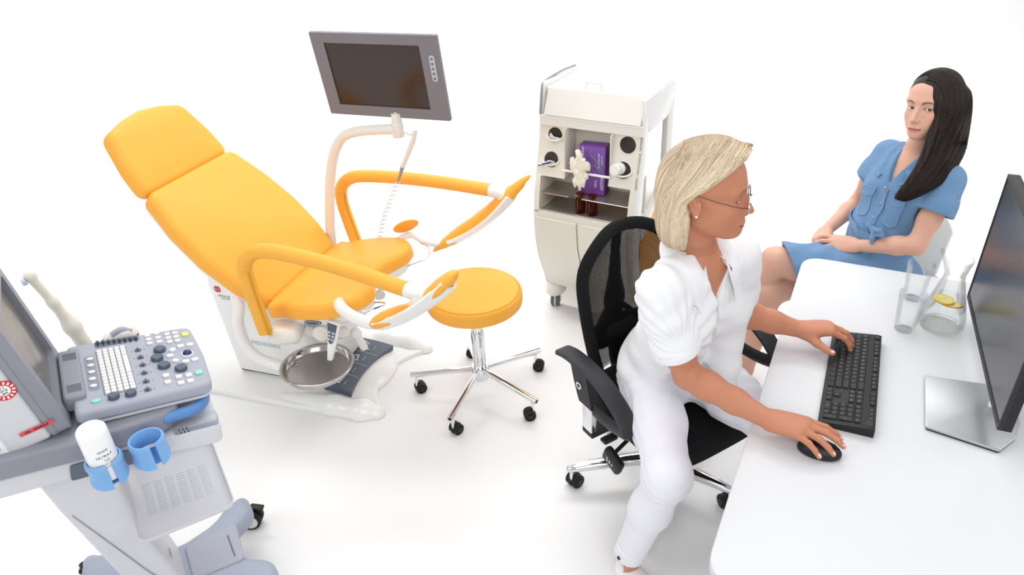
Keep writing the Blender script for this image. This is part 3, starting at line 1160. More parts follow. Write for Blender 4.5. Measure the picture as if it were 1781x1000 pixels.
def twin_caster(r, w, material, hub_mat, fork_mat, height, parent, loc, rz, name='caster'):
    """caster: fork part plus wheels, thing > caster > wheel"""
    root = bpy.data.objects.new(name, None)
    COL.objects.link(root)
    root.parent = parent
    root.location = loc
    root.rotation_euler = (0, 0, rz)
    off = r * 0.55
    for sg in (-1, 1):
        prof = [(0, -w / 2), (r * 0.9, -w / 2), (r, -w / 2 + r * 0.1), (r, w / 2 - r * 0.1), (r * 0.9, w / 2), (r * 0.62, w / 2), (r * 0.58, w / 2 - 0.002), (0, w / 2 - 0.002)]
        m = Matrix.Translation((-off, sg * (w / 2 + 0.004), r)) @ Matrix.Rotation(-sg * PI / 2, 4, 'X')
        wh = MB().lathe(prof, 24, m).build('wheel', material, root)
        MB().lathe([(0, 0), (r * 0.5, 0), (r * 0.5, 0.002), (0, 0.003)], 18, m @ Matrix.Translation((0, 0, w / 2 - 0.001))).build('wheel_cap', hub_mat, root)
    MB().lathe([(r * 0.92, 0), (r * 1.06, 0.0), (r * 1.06, 0.007), (r * 0.92, 0.007)], 24,
               Matrix.Translation((-off, -0.0035, r)) @ Matrix.Rotation(-PI / 2, 4, 'X'), close=True).build('fork', fork_mat, root)
    MB().lathe([(0, r), (r * 0.32, r), (r * 0.32, height), (0, height)], 16).build('stem', M_chrome, root)
    return root


for i in range(5):
    a = 2 * PI * i / 5
    c, s_ = math.cos(a), math.sin(a)
    pth = [(0.03 * c, 0.03 * s_, 0.128), (0.12 * c, 0.12 * s_, 0.120), (0.22 * c, 0.22 * s_, 0.108), (0.308 * c, 0.308 * s_, 0.098)]
    leg = MB().tube(spline(pth, 4), 0.0135, n=16).build('leg', M_chrome, ST)
    e = pth[-1]
    MB().lathe([(0, 0), (0.0085, 0), (0.0085, 0.0016), (0, 0.0016)], 14, axis_to((e[0] - 0.0002 * c, e[1] - 0.0002 * s_, e[2]), (c, s_, -0.11))).build('end_plug', M_black, leg)
    twin_caster(0.0245, 0.018, M_rubber, M_black, M_black, 0.095, ST, (0.285 * c, 0.285 * s_, 0), a + [0.5, -0.4, 0.9, 2.4, 1.2][i])

# ---------------------------------------------------------------- instrument cabinet
CB = thing('treatment_cabinet', 'tall cream instrument cabinet with open tray top, shelves and yellow side', 'cabinet', (0.216, 3.238, 0), math.radians(-31))
X0, X1 = -0.062, 0.432      # left and right outer faces
YB = 0.42                   # back
FRONT = [(0.10, 0.055), (0.16, 0.035), (0.30, -0.028), (0.42, -0.055), (0.55, -0.060), (0.66, -0.045), (0.80, -0.008), (0.90, 0.018), (1.00, 0.030)]


def front_y(z):
    zs = [p[0] for p in FRONT]
    ys = [p[1] for p in FRONT]
    return float(np.interp(z, zs, ys))


def side_mtx(x):
    return Matrix(((0, 0, 1, x), (1, 0, 0, 0), (0, 1, 0, 0), (0, 0, 0, 1)))


# side walls: the right one has a triangular window and carries the yellow panel
fr = [(y, z) for z, y in FRONT]
prof_l = fr + [(0.045, 1.06), (0.05, 1.135), (0.065, 1.15), (YB, 1.13), (YB, 0.10)]
MB().prism(prof_l, X0 - 0.014, X0 + 0.006, bevel=0.006, seg=2, mtx=side_mtx(0)).build('side_wall', M_offwhite, CB, angle=50)
# right wall: front stile + top rail + rear post + lower yellow panel
prof = [(front_y(z), z) for z in (0.10, 0.16, 0.30, 0.42, 0.55, 0.66, 0.80, 0.90, 1.00)] + [(0.03, 1.12), (0.085, 1.12), (0.085, 0.97), (0.045, 0.64), (0.03, 0.40), (0.085, 0.10)]
MB().prism(prof, X1 - 0.02, X1, bevel=0.005, seg=2, mtx=side_mtx(0)).build('front_stile', M_white, CB, angle=50)
prof = [(0.03, 1.12), (0.085, 0.965), (0.30, 0.965), (YB, 0.985), (YB, 1.105), (0.40, 1.118)]
MB().prism(prof, X1 - 0.024, X1 + 0.001, bevel=0.005, seg=2, mtx=side_mtx(0)).build('top_rail', M_white, CB, angle=50)
prof = [(0.345, 0.10), (YB, 0.10), (YB, 1.0), (0.345, 1.0)]
MB().prism(prof, X1 - 0.03, X1, bevel=0.006, seg=2, mtx=side_mtx(0)).build('rear_post', M_offwhite, CB, angle=50)
prof = [(0.045, 0.10), (0.345, 0.10), (0.345, 0.665), (0.06, 0.50)]
MB().prism(prof, X1 - 0.012, X1 - 0.002, bevel=0.002, seg=2, mtx=side_mtx(0)).build('yellow_panel', M_yellow, CB, angle=50)
prof = [(0.03, 0.62), (0.06, 0.51), (0.345, 0.675), (0.345, 0.72), (0.06, 0.56)]
prof = [(0.04, 0.46), (0.07, 0.46), (0.35, 0.655), (0.35, 0.70), (0.04, 0.50)]
MB().prism(prof, X1 - 0.02, X1 + 0.004, bevel=0.003, seg=2, mtx=side_mtx(0)).build('panel_trim', M_white, CB, angle=50)
# core carcass behind the fascia: floor, middle deck, back
MB().box(((X0 + X1) / 2, 0.235, 0.56), (X1 - X0 - 0.03, 0.34, 0.016), 0.003).build('deck', M_offwhite, CB)
MB().box(((X0 + X1) / 2, 0.235, 0.12), (X1 - X0 - 0.03, 0.34, 0.04), 0.006).build('bottom', M_offwhite, CB)
MB().box((X0 + 0.13, YB - 0.01, 0.80), (0.27, 0.016, 0.62), 0.003).build('back_panel', M_white, CB)
# fascia: a curved front skin with a recess, four cup holes and a lower bay; built from pieces around the openings
fx = lambda s: X0 + 0.006 + s * (X1 - X0 - 0.012)
zL0, zL1 = 0.575, 0.735      # lower bay
zR0, zR1 = 0.735, 0.965      # glove box recess
RX0, RX1 = 0.075, 0.292      # recess sides


def skin(x0, x1, z0, z1, name, material, nx=8, nz=12, thick=0.012, hole=None, parent=CB):
    t = MB()
    if hole is None:
        t.grid(lambda u, v: (x0 + (x1 - x0) * u, front_y(z0 + (z1 - z0) * v), z0 + (z1 - z0) * v), nx, nz, thick=-thick)
    else:
        (cx, cz, r) = hole
        n = 40

        def edge(a):
            c, s = math.cos(a), math.sin(a)
            k = min((x1 - cx) / c if c > 1e-6 else ((x0 - cx) / c if c < -1e-6 else 9), (z1 - cz) / s if s > 1e-6 else ((z0 - cz) / s if s < -1e-6 else 9))
            return cx + c * k, cz + s * k
        angs = sorted(set([2 * PI * i / n for i in range(n)] + [math.atan2(z - cz, x - cx) % (2 * PI) for x in (x0, x1) for z in (z0, z1)]))
        rings = []
        for u in (0, 0.35, 0.7, 1.0):
            ring = []
            for a in angs:
                ex, ez = edge(a)
                x = cx + r * math.cos(a) + (ex - cx - r * math.cos(a)) * u
                z = cz + r * math.sin(a) + (ez - cz - r * math.sin(a)) * u
                ring.append((x, front_y(z), z))
            rings.append(ring)
        inner = [(x, y + 0.02, z) for x, y, z in rings[0]]
        t.loft([inner] + rings, caps=False)
    return t.build(name, material, parent, angle=50)


skin(X0, X1, 0.965, 1.0, 'fascia_top', M_offwhite)
HO = [(0.010, 0.922, 0.036), (-0.010 + 0.01, 0.812, 0.036), (0.362, 0.922, 0.038), (0.352, 0.812, 0.038)]
skin(X0, RX0, 0.868, 0.965, 'fascia_panel', M_cream, hole=HO[0])
skin(X0, RX0, zL1, 0.868, 'fascia_panel', M_cream, hole=HO[1])
skin(RX1, X1, 0.868, 0.965, 'fascia_panel', M_cream, hole=HO[2])
skin(RX1, X1, zL1, 0.868, 'fascia_panel', M_cream, hole=HO[3])
skin(X0, X0 + 0.022, zL0 - 0.02, zL1, 'fascia_stile', M_cream, nx=3)
skin(X1 - 0.03, X1, zL0 - 0.02, zL1, 'fascia_stile', M_cream, nx=3)
skin(X0, X1, 0.545, zL0, 'fascia_rail', M_cream, nx=4, nz=4)
# recess for the glove box
t = MB()
RD = 0.13
t.grid(lambda u, v: (RX0 + (RX1 - RX0) * u, 0.112, 0.745 + (zR1 - 0.745) * v), 2, 2, thick=-0.006)
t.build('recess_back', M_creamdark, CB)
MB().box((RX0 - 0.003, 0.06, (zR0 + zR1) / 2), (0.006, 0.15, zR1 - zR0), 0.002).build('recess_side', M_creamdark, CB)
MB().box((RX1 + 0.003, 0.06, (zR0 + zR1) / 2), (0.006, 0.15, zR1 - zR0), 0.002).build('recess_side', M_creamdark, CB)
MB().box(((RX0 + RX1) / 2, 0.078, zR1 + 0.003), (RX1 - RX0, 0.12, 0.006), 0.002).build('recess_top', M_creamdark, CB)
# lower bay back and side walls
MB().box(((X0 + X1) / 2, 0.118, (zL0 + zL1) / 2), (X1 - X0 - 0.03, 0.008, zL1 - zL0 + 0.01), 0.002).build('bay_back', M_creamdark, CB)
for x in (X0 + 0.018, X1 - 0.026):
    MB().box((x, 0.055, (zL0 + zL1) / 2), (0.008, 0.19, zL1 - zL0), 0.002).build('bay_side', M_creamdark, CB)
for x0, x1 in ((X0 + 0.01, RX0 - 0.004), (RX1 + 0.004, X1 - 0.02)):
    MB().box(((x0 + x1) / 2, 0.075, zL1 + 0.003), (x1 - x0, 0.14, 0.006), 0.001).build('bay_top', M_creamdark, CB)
# cups behind the four holes
for cx, cz, r in HO:
    d = np.array([0, 1.0, -0.18])
    MB().lathe([(r + 0.001, 0.0), (r + 0.001, 0.09), (0, 0.09), (0, 0.087), (r - 0.002, 0.087), (r - 0.002, 0.0)], 28,
               axis_to((cx, front_y(cz) + 0.004, cz), d), close=False).build('cup', M_darkhole, CB)
    MB().tube([(cx + (r + 0.002) * math.cos(a), front_y(cz + (r + 0.002) * math.sin(a)) - 0.0005, cz + (r + 0.002) * math.sin(a)) for a in np.linspace(0, 2 * PI, 33)[:-1]],
              0.0028, n=8, closed=True).build('cup_rim', M_offwhite, CB)
# protruding lips under the cup holes, joined by the rail across the recess
for cx, cz, r in (HO[0], HO[1], HO[3]):
    pp = []
    for a in np.linspace(PI * 1.05, PI * 1.95, 11):
        pp.append((cx + (r + 0.006) * math.cos(a), front_y(cz) - 0.026 * math.sin(a - PI), cz + (r * 0.5) * math.sin(a)))
    MB().tube(pp, 0.005, n=10).build('holder_lip', M_offwhite, CB)
MB().tube([(RX0 - 0.01, front_y(0.775) - 0.012, 0.778), (RX1 + 0.01, front_y(0.775) - 0.012, 0.778)], 0.006, n=10).build('rail', M_white, CB)
# steel shelves
zs = 0.655
t = MB()
out = [(X0 + 0.024, -0.040), (0.105, -0.040), (0.12, -0.012), (0.155, -0.012), (0.17, -0.040), (X1 - 0.034, -0.040), (X1 - 0.034, 0.112), (X0 + 0.024, 0.112)]
t.prism(out, zs, zs + 0.003).build('upper_shelf', M_steel_shelf, CB)
MB().tube([(X0 + 0.024, -0.041, zs + 0.002), (0.105, -0.041, zs + 0.002)], 0.003, n=8).build('shelf_edge', M_steel, CB)
MB().tube([(0.17, -0.041, zs + 0.002), (X1 - 0.034, -0.041, zs + 0.002)], 0.003, n=8).build('shelf_edge', M_steel, CB)
MB().box(((X0 + X1) / 2 - 0.004, 0.028, zL0 + 0.002), (X1 - X0 - 0.06, 0.172, 0.004), 0.001).build('lower_shelf', M_steel_shelf, CB)
MB().tube([(X0 + 0.026, -0.058, zL0 + 0.004), (X1 - 0.034, -0.058, zL0 + 0.004)], 0.0035, n=8).build('shelf_edge', M_steel, CB)
# doors: two curved fronts tapering towards the foot
zD0, zD1 = 0.135, 0.545
xm = 0.158


def door(x0t, x1t, x0b, x1b):
    t = MB()

    def P(u, v):
        z = zD0 + (zD1 - zD0) * v
        k = 1 - v
        a = x0t + (x0b - x0t) * k ** 1.6
        b = x1t + (x1b - x1t) * k ** 1.6
        return (a + (b - a) * u, front_y(z) - 0.006 - 0.004 * math.sin(PI * u), z)
    t.grid(P, 10, 16, thick=-0.016)
    return t.build('door', M_cream, CB, angle=50)


door(X0 + 0.010, xm, X0 + 0.020, xm + 0.022)
door(xm + 0.010, X1 - 0.026, xm + 0.032, X1 - 0.026)
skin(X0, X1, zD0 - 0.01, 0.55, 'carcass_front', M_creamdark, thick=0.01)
# white stile between the doors and side edge
# open tray top with raised back rim
t = MB()
out_t = round_poly([(X0 + 0.008, 0.062), (X1 - 0.004, 0.062), (X1 - 0.004, YB), (X0 + 0.008, YB)], 0.015)
MB().prism(out_t, 1.105, 1.125, bevel=0.004, seg=2).build('top_plate', M_white, CB)


def slope(u, v):
    return (X0 + 0.02 + (X1 - X0 - 0.035) * u, 0.018 + 0.05 * v, 1.012 + 0.108 * v)


MB().grid(slope, 2, 6, thick=-0.008).build('sloped_tray_front', M_offwhite, CB)
MB().tube([(X0 + 0.004, 0.020, 1.006), (X1 - 0.002, 0.020, 1.006)], 0.0055, n=10).build('tray_ledge', M_white, CB)
MB().tube(spline([(X0 - 0.006, 0.026, 1.01), (X0 - 0.006, 0.045, 1.11), (X0 - 0.006, 0.075, 1.145), (X0 - 0.006, 0.25, 1.15), (X0 - 0.006, YB - 0.02, 1.14)], 6), 0.0055, n=10).build('side_rim', M_print_grey, CB)
MB().tube(spline([(0.135, 0.085, 1.122), (0.135, 0.085, 1.150), (0.142, 0.085, 1.156), (0.198, 0.085, 1.156), (0.205, 0.085, 1.150), (0.205, 0.085, 1.122)], 3), 0.0042, n=8).build('lid_handle', M_offwhite, CB)
# foot skirt, pedals and casters
for x in (X0 + 0.045, X1 - 0.05):
    S = SDF()
    S.ell((x, 0.055, 0.095), (0.052, 0.075, 0.045))
    S.half((0, 0, 0.062), (0, 0, -1), k=0.004)
    V, F = S.mesh((x - 0.08, -0.05, 0.04), (x + 0.08, 0.16, 0.17), 0.006)
    np_mesh('caster_housing', V, F, M_offwhite, CB)
for x in (X0 + 0.045, X1 - 0.05):
    for y in (0.05, 0.36):
        twin_caster(0.034, 0.018, M_wheelgrey, M_print_grey, M_offwhite, 0.085, CB, (x, y, 0), 1.9 if y < 0.2 else 0.4)
for x in (0.118, 0.235):
    t = MB()
    t.grid(lambda u, v: (x - 0.05 + 0.10 * u + 0.012 * v, -0.075 + 0.12 * (1 - (1 - v) ** 2) * 0.9, 0.085 + 0.075 * v), 4, 8, thick=-0.012)
    t.build('pedal', M_offwhite, CB, angle=50)

CBM = Matrix.Translation((0.216, 3.238, 0)) @ Matrix.Rotation(math.radians(-31), 4, 'Z')


def at_cab(o, *loc, rz=0.0, rx=0.0):
    o.matrix_world = CBM @ Matrix.Translation(loc) @ Matrix.Rotation(rz, 4, 'Z') @ Matrix.Rotation(rx, 4, 'X')


# purple box of gloves standing in the recess
gb = thing('glove_box', 'purple cardboard box of gloves standing in the cabinet recess', 'box')
at_cab(gb, 0.188, 0.052, 0.660, rz=0.12, rx=-0.03)
MB().box((0, 0, 0.115), (0.125, 0.075, 0.23), 0.0015).build('carton', M_purple, gb)
MB().box((0.0632, 0, 0.115), (0.001, 0.072, 0.226), 0.0002).build('carton_side', M_purple_dark, gb)
fm = Matrix(((1, 0, 0, 0), (0, 0, -1, -0.0380), (0, 1, 0, 0), (0, 0, 0, 1)))
q = MB().tube(spline([(-0.006, -0.0382, 0.215), (-0.004, -0.0382, 0.19), (0.02, -0.0382, 0.165), (0.045, -0.0382, 0.13), (0.035, -0.0382, 0.12), (0.01, -0.0382, 0.15)], 5), 0.0022, n=6)
q.build('glove_drawing', M_green_print, gb)
MB().tube(spline([(-0.05, -0.0382, 0.17), (-0.046, -0.0382, 0.185), (-0.036, -0.0382, 0.182), (-0.034, -0.0382, 0.165)], 4), 0.003, n=6).build('glove_drawing', M_green_print, gb)
q = text_mb('Medium', 0.015)
q.xform(fm @ Matrix.Translation((-0.043, 0.203, 0)) @ Matrix.Rotation(PI / 2, 4, 'Z'))
q.build('box_lettering', M_print_white, gb)
q = text_mb('VINYL GLOVES', 0.011)
q.xform(fm @ Matrix.Translation((0.034, 0.165, 0)) @ Matrix.Rotation(PI / 2, 4, 'Z'))
q.build('box_lettering', M_print_white, gb)
q = text_mb('powder free', 0.009)
q.xform(fm @ Matrix.Translation((0.047, 0.17, 0)) @ Matrix.Rotation(PI / 2, 4, 'Z'))
q.build('box_lettering', M_print_white, gb)
q = text_mb('100 ks', 0.014)
q.xform(fm @ Matrix.Translation((0.02, 0.055, 0)) @ Matrix.Rotation(PI / 2, 4, 'Z'))
q.build('box_lettering', M_print_white, gb)
q = text_mb('NXTOR', 0.018)
q.xform(fm @ Matrix.Translation((0.050, 0.06, 0)) @ Matrix.Rotation(PI / 2, 4, 'Z'))
q.build('box_lettering', M_print_white, gb)
# crumpled glove hanging out of the box over the rail
S = SDF()
rg = random.Random(11)
S.ell((0, -0.006, 0.005), (0.034, 0.018, 0.042), k=0.012)
for i in range(26):      # crumpled folds radiating from the middle
    a = rg.uniform(0, 2 * PI)
    r = rg.uniform(0.012, 0.042)
    z = 0.008 + r * math.sin(a) * 1.5
    x = r * math.cos(a)
    tl = rg.uniform(-0.5, 0.5)
    R_ = np.array(((math.cos(tl), 0, -math.sin(tl)), (0, 1, 0), (math.sin(tl), 0, math.cos(tl))))
    S.ell((x, -0.012 + rg.uniform(-0.010, 0.006), z), (rg.uniform(0.009, 0.016), rg.uniform(0.010, 0.018), rg.uniform(0.016, 0.030)), R_, k=0.005)
for x, dx, l, w in ((-0.012, -0.010, 0.080, 0.010), (0.003, 0.0, 0.095, 0.011), (0.015, 0.008, 0.072, 0.010)):
    S.chain([(x * 0.6, -0.010, -0.02), (x + dx * 0.5, -0.020, -0.02 - l * 0.5), (x + dx, -0.014, -0.02 - l * 0.85)], [0.014, w, 0.006], k=0.010)
S.fn(lambda P: 0.0022 * np.sin(P[:, 0] * 260 + 3 * np.sin(P[:, 2] * 90)) * np.sin(P[:, 2] * 120 + P[:, 0] * 60))
V, F = S.mesh((-0.09, -0.06, -0.13), (0.09, 0.03, 0.11), 0.0032)
gl = np_mesh('latex_glove', V, F, M_glove)
at_cab(gl, 0.160, -0.030, 0.805)
tag(gl, 'crumpled cream glove pulled out of the purple box', 'glove')
# amber bottles on the lower shelf
for i, (x, y, lab) in enumerate(((0.155, -0.020, 'left amber glass medicine bottle on the lower steel shelf'), (0.215, -0.022, 'right amber glass medicine bottle on the lower steel shelf'))):
    p = [(0, 0.001), (0.021, 0.001), (0.0235, 0.004), (0.0235, 0.062), (0.021, 0.070), (0.013, 0.077), (0.013, 0.088), (0.0205, 0.093), (0.0205, 0.098), (0.017, 0.099),
         (0.0105, 0.094), (0.0105, 0.076), (0.019, 0.067), (0.0205, 0.06), (0.0205, 0.006), (0, 0.005)]
    b = MB().lathe(p, 32).build('amber_bottle', M_amber, None, angle=40)
    at_cab(b, x, y, 0.579)
    tag(b, lab, 'bottle', 'amber bottles on the shelf')
# contents of the cups
b = thing('spray_bottle', 'white capped bottle lying in the lower right cup of the cabinet', 'bottle')
b.matrix_world = CBM @ axis_to((0.338, front_y(0.812) + 0.02, 0.815), (-0.25, -1, 0.12))
MB().lathe([(0, -0.05), (0.026, -0.05), (0.028, -0.045), (0.028, 0.022), (0.024, 0.028), (0, 0.028)], 28).build('bottle_body', M_bottle, b)
MB().lathe([(0, 0.030), (0.0255, 0.030), (0.0265, 0.034), (0.0265, 0.052), (0.024, 0.058), (0, 0.060)], 28).build('cap', M_white, b)
# paper packets in the left cups
for i, (x, z, lab, mt) in enumerate(((0.006, 0.905, 'folded white packet in the upper left cup of the cabinet', M_tissue), (-0.018, 0.790, 'white packet with blue edge in the lower left cup of the cabinet', M_tissue))):
    pk = thing('paper_packet', lab, 'packet')
    pk.matrix_world = CBM @ Matrix.Translation((x, front_y(z) - 0.006, z)) @ Matrix.Rotation([0.5, -0.35][i], 4, 'Y') @ Matrix.Rotation([0.35, 0.9][i], 4, 'X')
    t = MB()
    t.grid(lambda u, v: ((u - 0.5) * [0.055, 0.075][i], 0.004 * math.sin(7 * u + 3 * v), (v - 0.5) * [0.030, 0.036][i] + 0.003 * math.sin(9 * u)), 10, 8, thick=0.005)
    t.build('wrapper', mt, pk)
    if i == 1:
        MB().box((0, -0.003, 0.017), (0.073, 0.007, 0.004), 0.001).build('edge_strip', M_trackball, pk)
    else:
        MB().box((0.004, -0.006, -0.002), (0.02, 0.006, 0.012), 0.002).build('crumpled_end', M_print_grey, pk)
# forceps in the upper right cup
fc = thing('forceps', 'thin steel forceps lying in the upper right cup of the cabinet', 'forceps')
fc.matrix_world = CBM @ Matrix.Translation((0.362, front_y(0.922) + 0.012, 0.920)) @ Matrix.Rotation(0.75, 4, 'Y')
for sg in (-1, 1):
    MB().tube(spline([(0.026, sg * 0.001, sg * 0.0015), (0, sg * 0.001, sg * 0.003), (-0.028, sg * 0.001, sg * 0.001)], 5), 0.0014, n=8).build('forceps_arm', M_steel, fc)

# ---------------------------------------------------------------- ultrasound machine on its trolley
US = thing('ultrasound_machine', 'grey portable ultrasound machine with screen and keyboard on wheeled trolley', 'ultrasound machine', (-1.01, 1.62, 0), math.radians(30))
USM = Matrix.Translation((-1.01, 1.62, 0)) @ Matrix.Rotation(math.radians(30), 4, 'Z')
KM = Matrix.Translation((0, 0, 0.912)) @ Matrix.Rotation(math.radians(8.8), 4, 'Y')      # console plane, +x towards the user, lower in front
con = MB().prism(round_poly([(-0.158, -0.168), (0.158, -0.160), (0.166, 0.0), (0.160, 0.168), (-0.156, 0.176)], [0.018, 0.03, 0.2, 0.03, 0.02]), -0.034, 0.0, bevel=0.010, seg=4, mtx=KM).build('console', M_us_mid, US, angle=50)
MB().prism(round_poly([(-0.150, -0.163), (0.152, -0.155), (0.160, 0.0), (0.154, 0.163), (-0.150, 0.170)], 0.03), -0.042, -0.0345, mtx=KM).build('console_underside', M_us_light, US)


def key(parent, x, y, w, d, material, name='key', h=0.005, r=0.002, rz=0.0):
    m = KM @ Matrix.Translation((x, y, 0.0)) @ Matrix.Rotation(rz, 4, 'Z')
    return MB().prism(rrect(0, 0, w, d, r, 3), -0.002, h, bevel=0.0012, seg=2, mtx=m).build(name, material, parent, angle=40)


# sliders
MB().prism(rrect(-0.032, 0.152, 0.110, 0.030, 0.003, 2), -0.003, 0.0008, mtx=KM @ Matrix.Rotation(0.0, 4, 'Z')).build('slider_bed', M_panel, con)
for i in range(8):
    x = -0.079 + i * 0.0134
    y = 0.160 - i * 0.0015
    sl = MB().prism(rrect(x, y - 0.008, 0.003, 0.022, 0.001, 2), 0.0008, 0.0014, mtx=KM).build('slider_track', M_print_black, con)
    MB().prism(rrect(x, y, 0.009, 0.010, 0.002, 2), 0.0009, 0.008, bevel=0.001, seg=2, mtx=KM).build('slider_cap', M_knob, con)
# left button recess with five oval buttons
MB().prism(rrect(-0.107, 0.010, 0.026, 0.178, 0.011, 5), -0.002, 0.0007, mtx=KM).build('button_recess', M_us_dark, con)
for i in range(5):
    m = KM @ Matrix.Translation((-0.104 - 0.001 * i, 0.079 - 0.0345 * i, 0.0007))
    MB().prism([(0.0085 * math.cos(a), 0.0065 * math.sin(a)) for a in np.linspace(0, 2 * PI, 20)[:-1]], 0, 0.004, bevel=0.001, seg=2, mtx=m).build('oval_button', M_key_white, con)
# alphanumeric block, five columns
MB().prism(rrect(-0.052, 0.003, 0.076, 0.232, 0.003, 2), -0.002, 0.0006, mtx=KM).build('key_bed', M_us_dark, con)
for c in range(5):
    for r_ in range(14):
        x = -0.080 + c * 0.0143
        y = 0.110 - r_ * 0.0164
        if c == 4 and 3 <= r_ <= 8:
            if r_ == 5:
                key(con, x, y - 0.008, 0.0122, 0.094, M_key_white, 'space_bar')
            continue
        key(con, x, y, 0.0122, 0.0142, M_key_white)
# paddle switches down the middle
for i in range(6):
    x, y = [(0.012, 0.081), (0.013, 0.039), (0.013, -0.003), (0.011, -0.045), (0.009, -0.088), (0.007, -0.128)][i]
    k = MB().prism(rrect(x, y, 0.017, 0.015, 0.003, 3), -0.001, 0.0012, mtx=KM).build('paddle_switch', M_panel, con)
    MB().prism(rrect(x, y, 0.006, 0.012, 0.002, 3), 0.0012, 0.007, bevel=0.0015, seg=2, mtx=KM).build('paddle', M_knob, con)
    for sg in (-1, 1):
        MB().prism(rrect(x + sg * 0.0155, y, 0.004, 0.003, 0.001, 2), -0.0005, 0.0004, mtx=KM).build('switch_mark', M_panel, con)
# upper keys
for gx, gy in ((0.046, 0.150), (0.046, 0.127), (0.046, 0.104), (0.0705, 0.153), (0.0705, 0.128), (0.0705, 0.103), (0.096, 0.161), (0.096, 0.138), (0.0955, 0.115), (0.095, 0.092),
               (0.117, 0.160), (0.1165, 0.137), (0.116, 0.114), (0.116, 0.090)):
    key(con, gx, gy, 0.0145, 0.0135, M_key_white, r=0.003)
key(con, 0.141, 0.119, 0.018, 0.020, M_key_yellow, 'yellow_key', r=0.003)
for gx, gy in ((0.058, -0.081), (0.057, -0.114), (0.086, -0.100), (0.110, -0.102), (0.086, -0.131), (0.109, -0.131)):
    key(con, gx, gy, 0.0155, 0.0155, M_key_white, r=0.003)
key(con, 0.136, -0.099, 0.018, 0.020, M_key_mint, 'green_key', r=0.003)
m = KM @ Matrix.Translation((-0.109, -0.130, 0.0))
MB().prism([(0.011 * math.cos(a), 0.0075 * math.sin(a)) for a in np.linspace(0, 2 * PI, 20)[:-1]], -0.001, 0.004, bevel=0.001, seg=2, mtx=m).build('power_button', M_key_mint, con)
for gx, gy, rz in ((0.095, 0.044, 0.6), (0.118, 0.056, 0.1), (0.142, 0.055, -0.1), (0.084, 0.015, 0), (0.093, -0.016, -0.6), (0.116, -0.031, -0.1), (0.139, -0.030, 0.1)):
    key(con, gx, gy, 0.0175, 0.0145, M_key_white, r=0.004, rz=rz)
tbm = KM @ Matrix.Translation((0.127, 0.011, 0))
MB().lathe([(0.012, 0.0), (0.0165, 0.0), (0.0155, 0.003), (0.0125, 0.003)], 28, tbm, close=True).build('trackball_ring', M_key_white, con)
MB().sphere((0.127, 0.011, 0.0), 0.0128, 20, 14, KM).build('trackball', M_trackball, con)
for gx, gy in ((0.064, 0.056), (0.051, 0.013), (0.061, -0.032), (0.098, -0.063), (-0.070, -0.131), (-0.032, -0.133)):
    rr = 0.0155 if gx > 0 else 0.013
    kn = MB()
    n = 36
    rings = []
    for z, k in ((-0.001, 1.0), (0.008, 1.0), (0.011, 0.86)):
        rings.append([tuple(KM @ Vector((gx + rr * k * (1 + 0.05 * math.cos(9 * a)) * math.cos(a), gy + rr * k * (1 + 0.05 * math.cos(9 * a)) * math.sin(a), z))) for a in np.linspace(0, 2 * PI, n + 1)[:-1]])
    kn.loft(rings).build('knob', M_knob, con)
# hinge barrel between console and screen
MB().prism(rrect(-0.152, 0.013, 0.050, 0.244, 0.012, 5), -0.03, 0.012, bevel=0.007, seg=4, mtx=KM).build('hinge_cover', M_us_dark, con)
for k, yc in enumerate((0.095, -0.066)):
    for j in range(6):
        MB().tube([tuple(KM @ Vector((-0.166 + 0.0, yc - 0.016 + j * 0.0062, 0.0122))), tuple(KM @ Vector((-0.134, yc - 0.016 + j * 0.0062, 0.0122)))], 0.0013, n=6).build('hinge_rib', M_panel, con)
# main unit: slanted box; dark front frame with screen, light side shells
AT = math.radians(8.5)
SM = Matrix.Translation((-0.172, 0.0, 0.905)) @ Matrix.Rotation(-AT, 4, 'Y')     # local x towards the user, z up along the face
FH, FW = 0.335, 0.354
yz = Matrix(((0, 0, 1, 0), (1, 0, 0, 0), (0, 1, 0, 0), (0, 0, 0, 1)))           # prism xy -> local y,z ; extrude -> x
q = MB()
q.ring_prism(rrect(0, FH / 2, FW, FH, 0.02, 5), rrect(0, FH / 2 + 0.006, FW - 0.070, FH - 0.085, 0.012, 5), -0.040, 0.0, mtx=SM @ yz)
q.build('screen_frame', M_us_dark, US, angle=40)
MB().grid(lambda u, v: tuple(SM @ Vector((-0.016 + 0.006 * math.sin(PI * u) * math.sin(PI * v), (u - 0.5) * (FW - 0.064), 0.045 + v * (FH - 0.080)))), 12, 12).build('screen', M_us_screen, US)
q = MB().prism(rrect(0, FH / 2 - 0.002, FW + 0.002, FH - 0.006, 0.016, 5), -0.22, -0.041, bevel=0.012, seg=4, mtx=SM @ yz)
bodyu = q.build('main_housing', M_us_light, US, angle=45)
MB().prism(rrect(0, FH / 2, FW + 0.004, FH, 0.02, 5), -0.0405, -0.028, mtx=SM @ yz).build('frame_back', M_us_dark, US)
# near side details (facing -y): round seal, red serial tape, connector well
yn = -(FW + 0.002) / 2


def side_m(x, z, rot=0.0, lift=0.0004):
    return SM @ Matrix.Translation((x, yn - lift, z)) @ Matrix.Rotation(PI / 2, 4, 'X') @ Matrix.Rotation(rot, 4, 'Z')


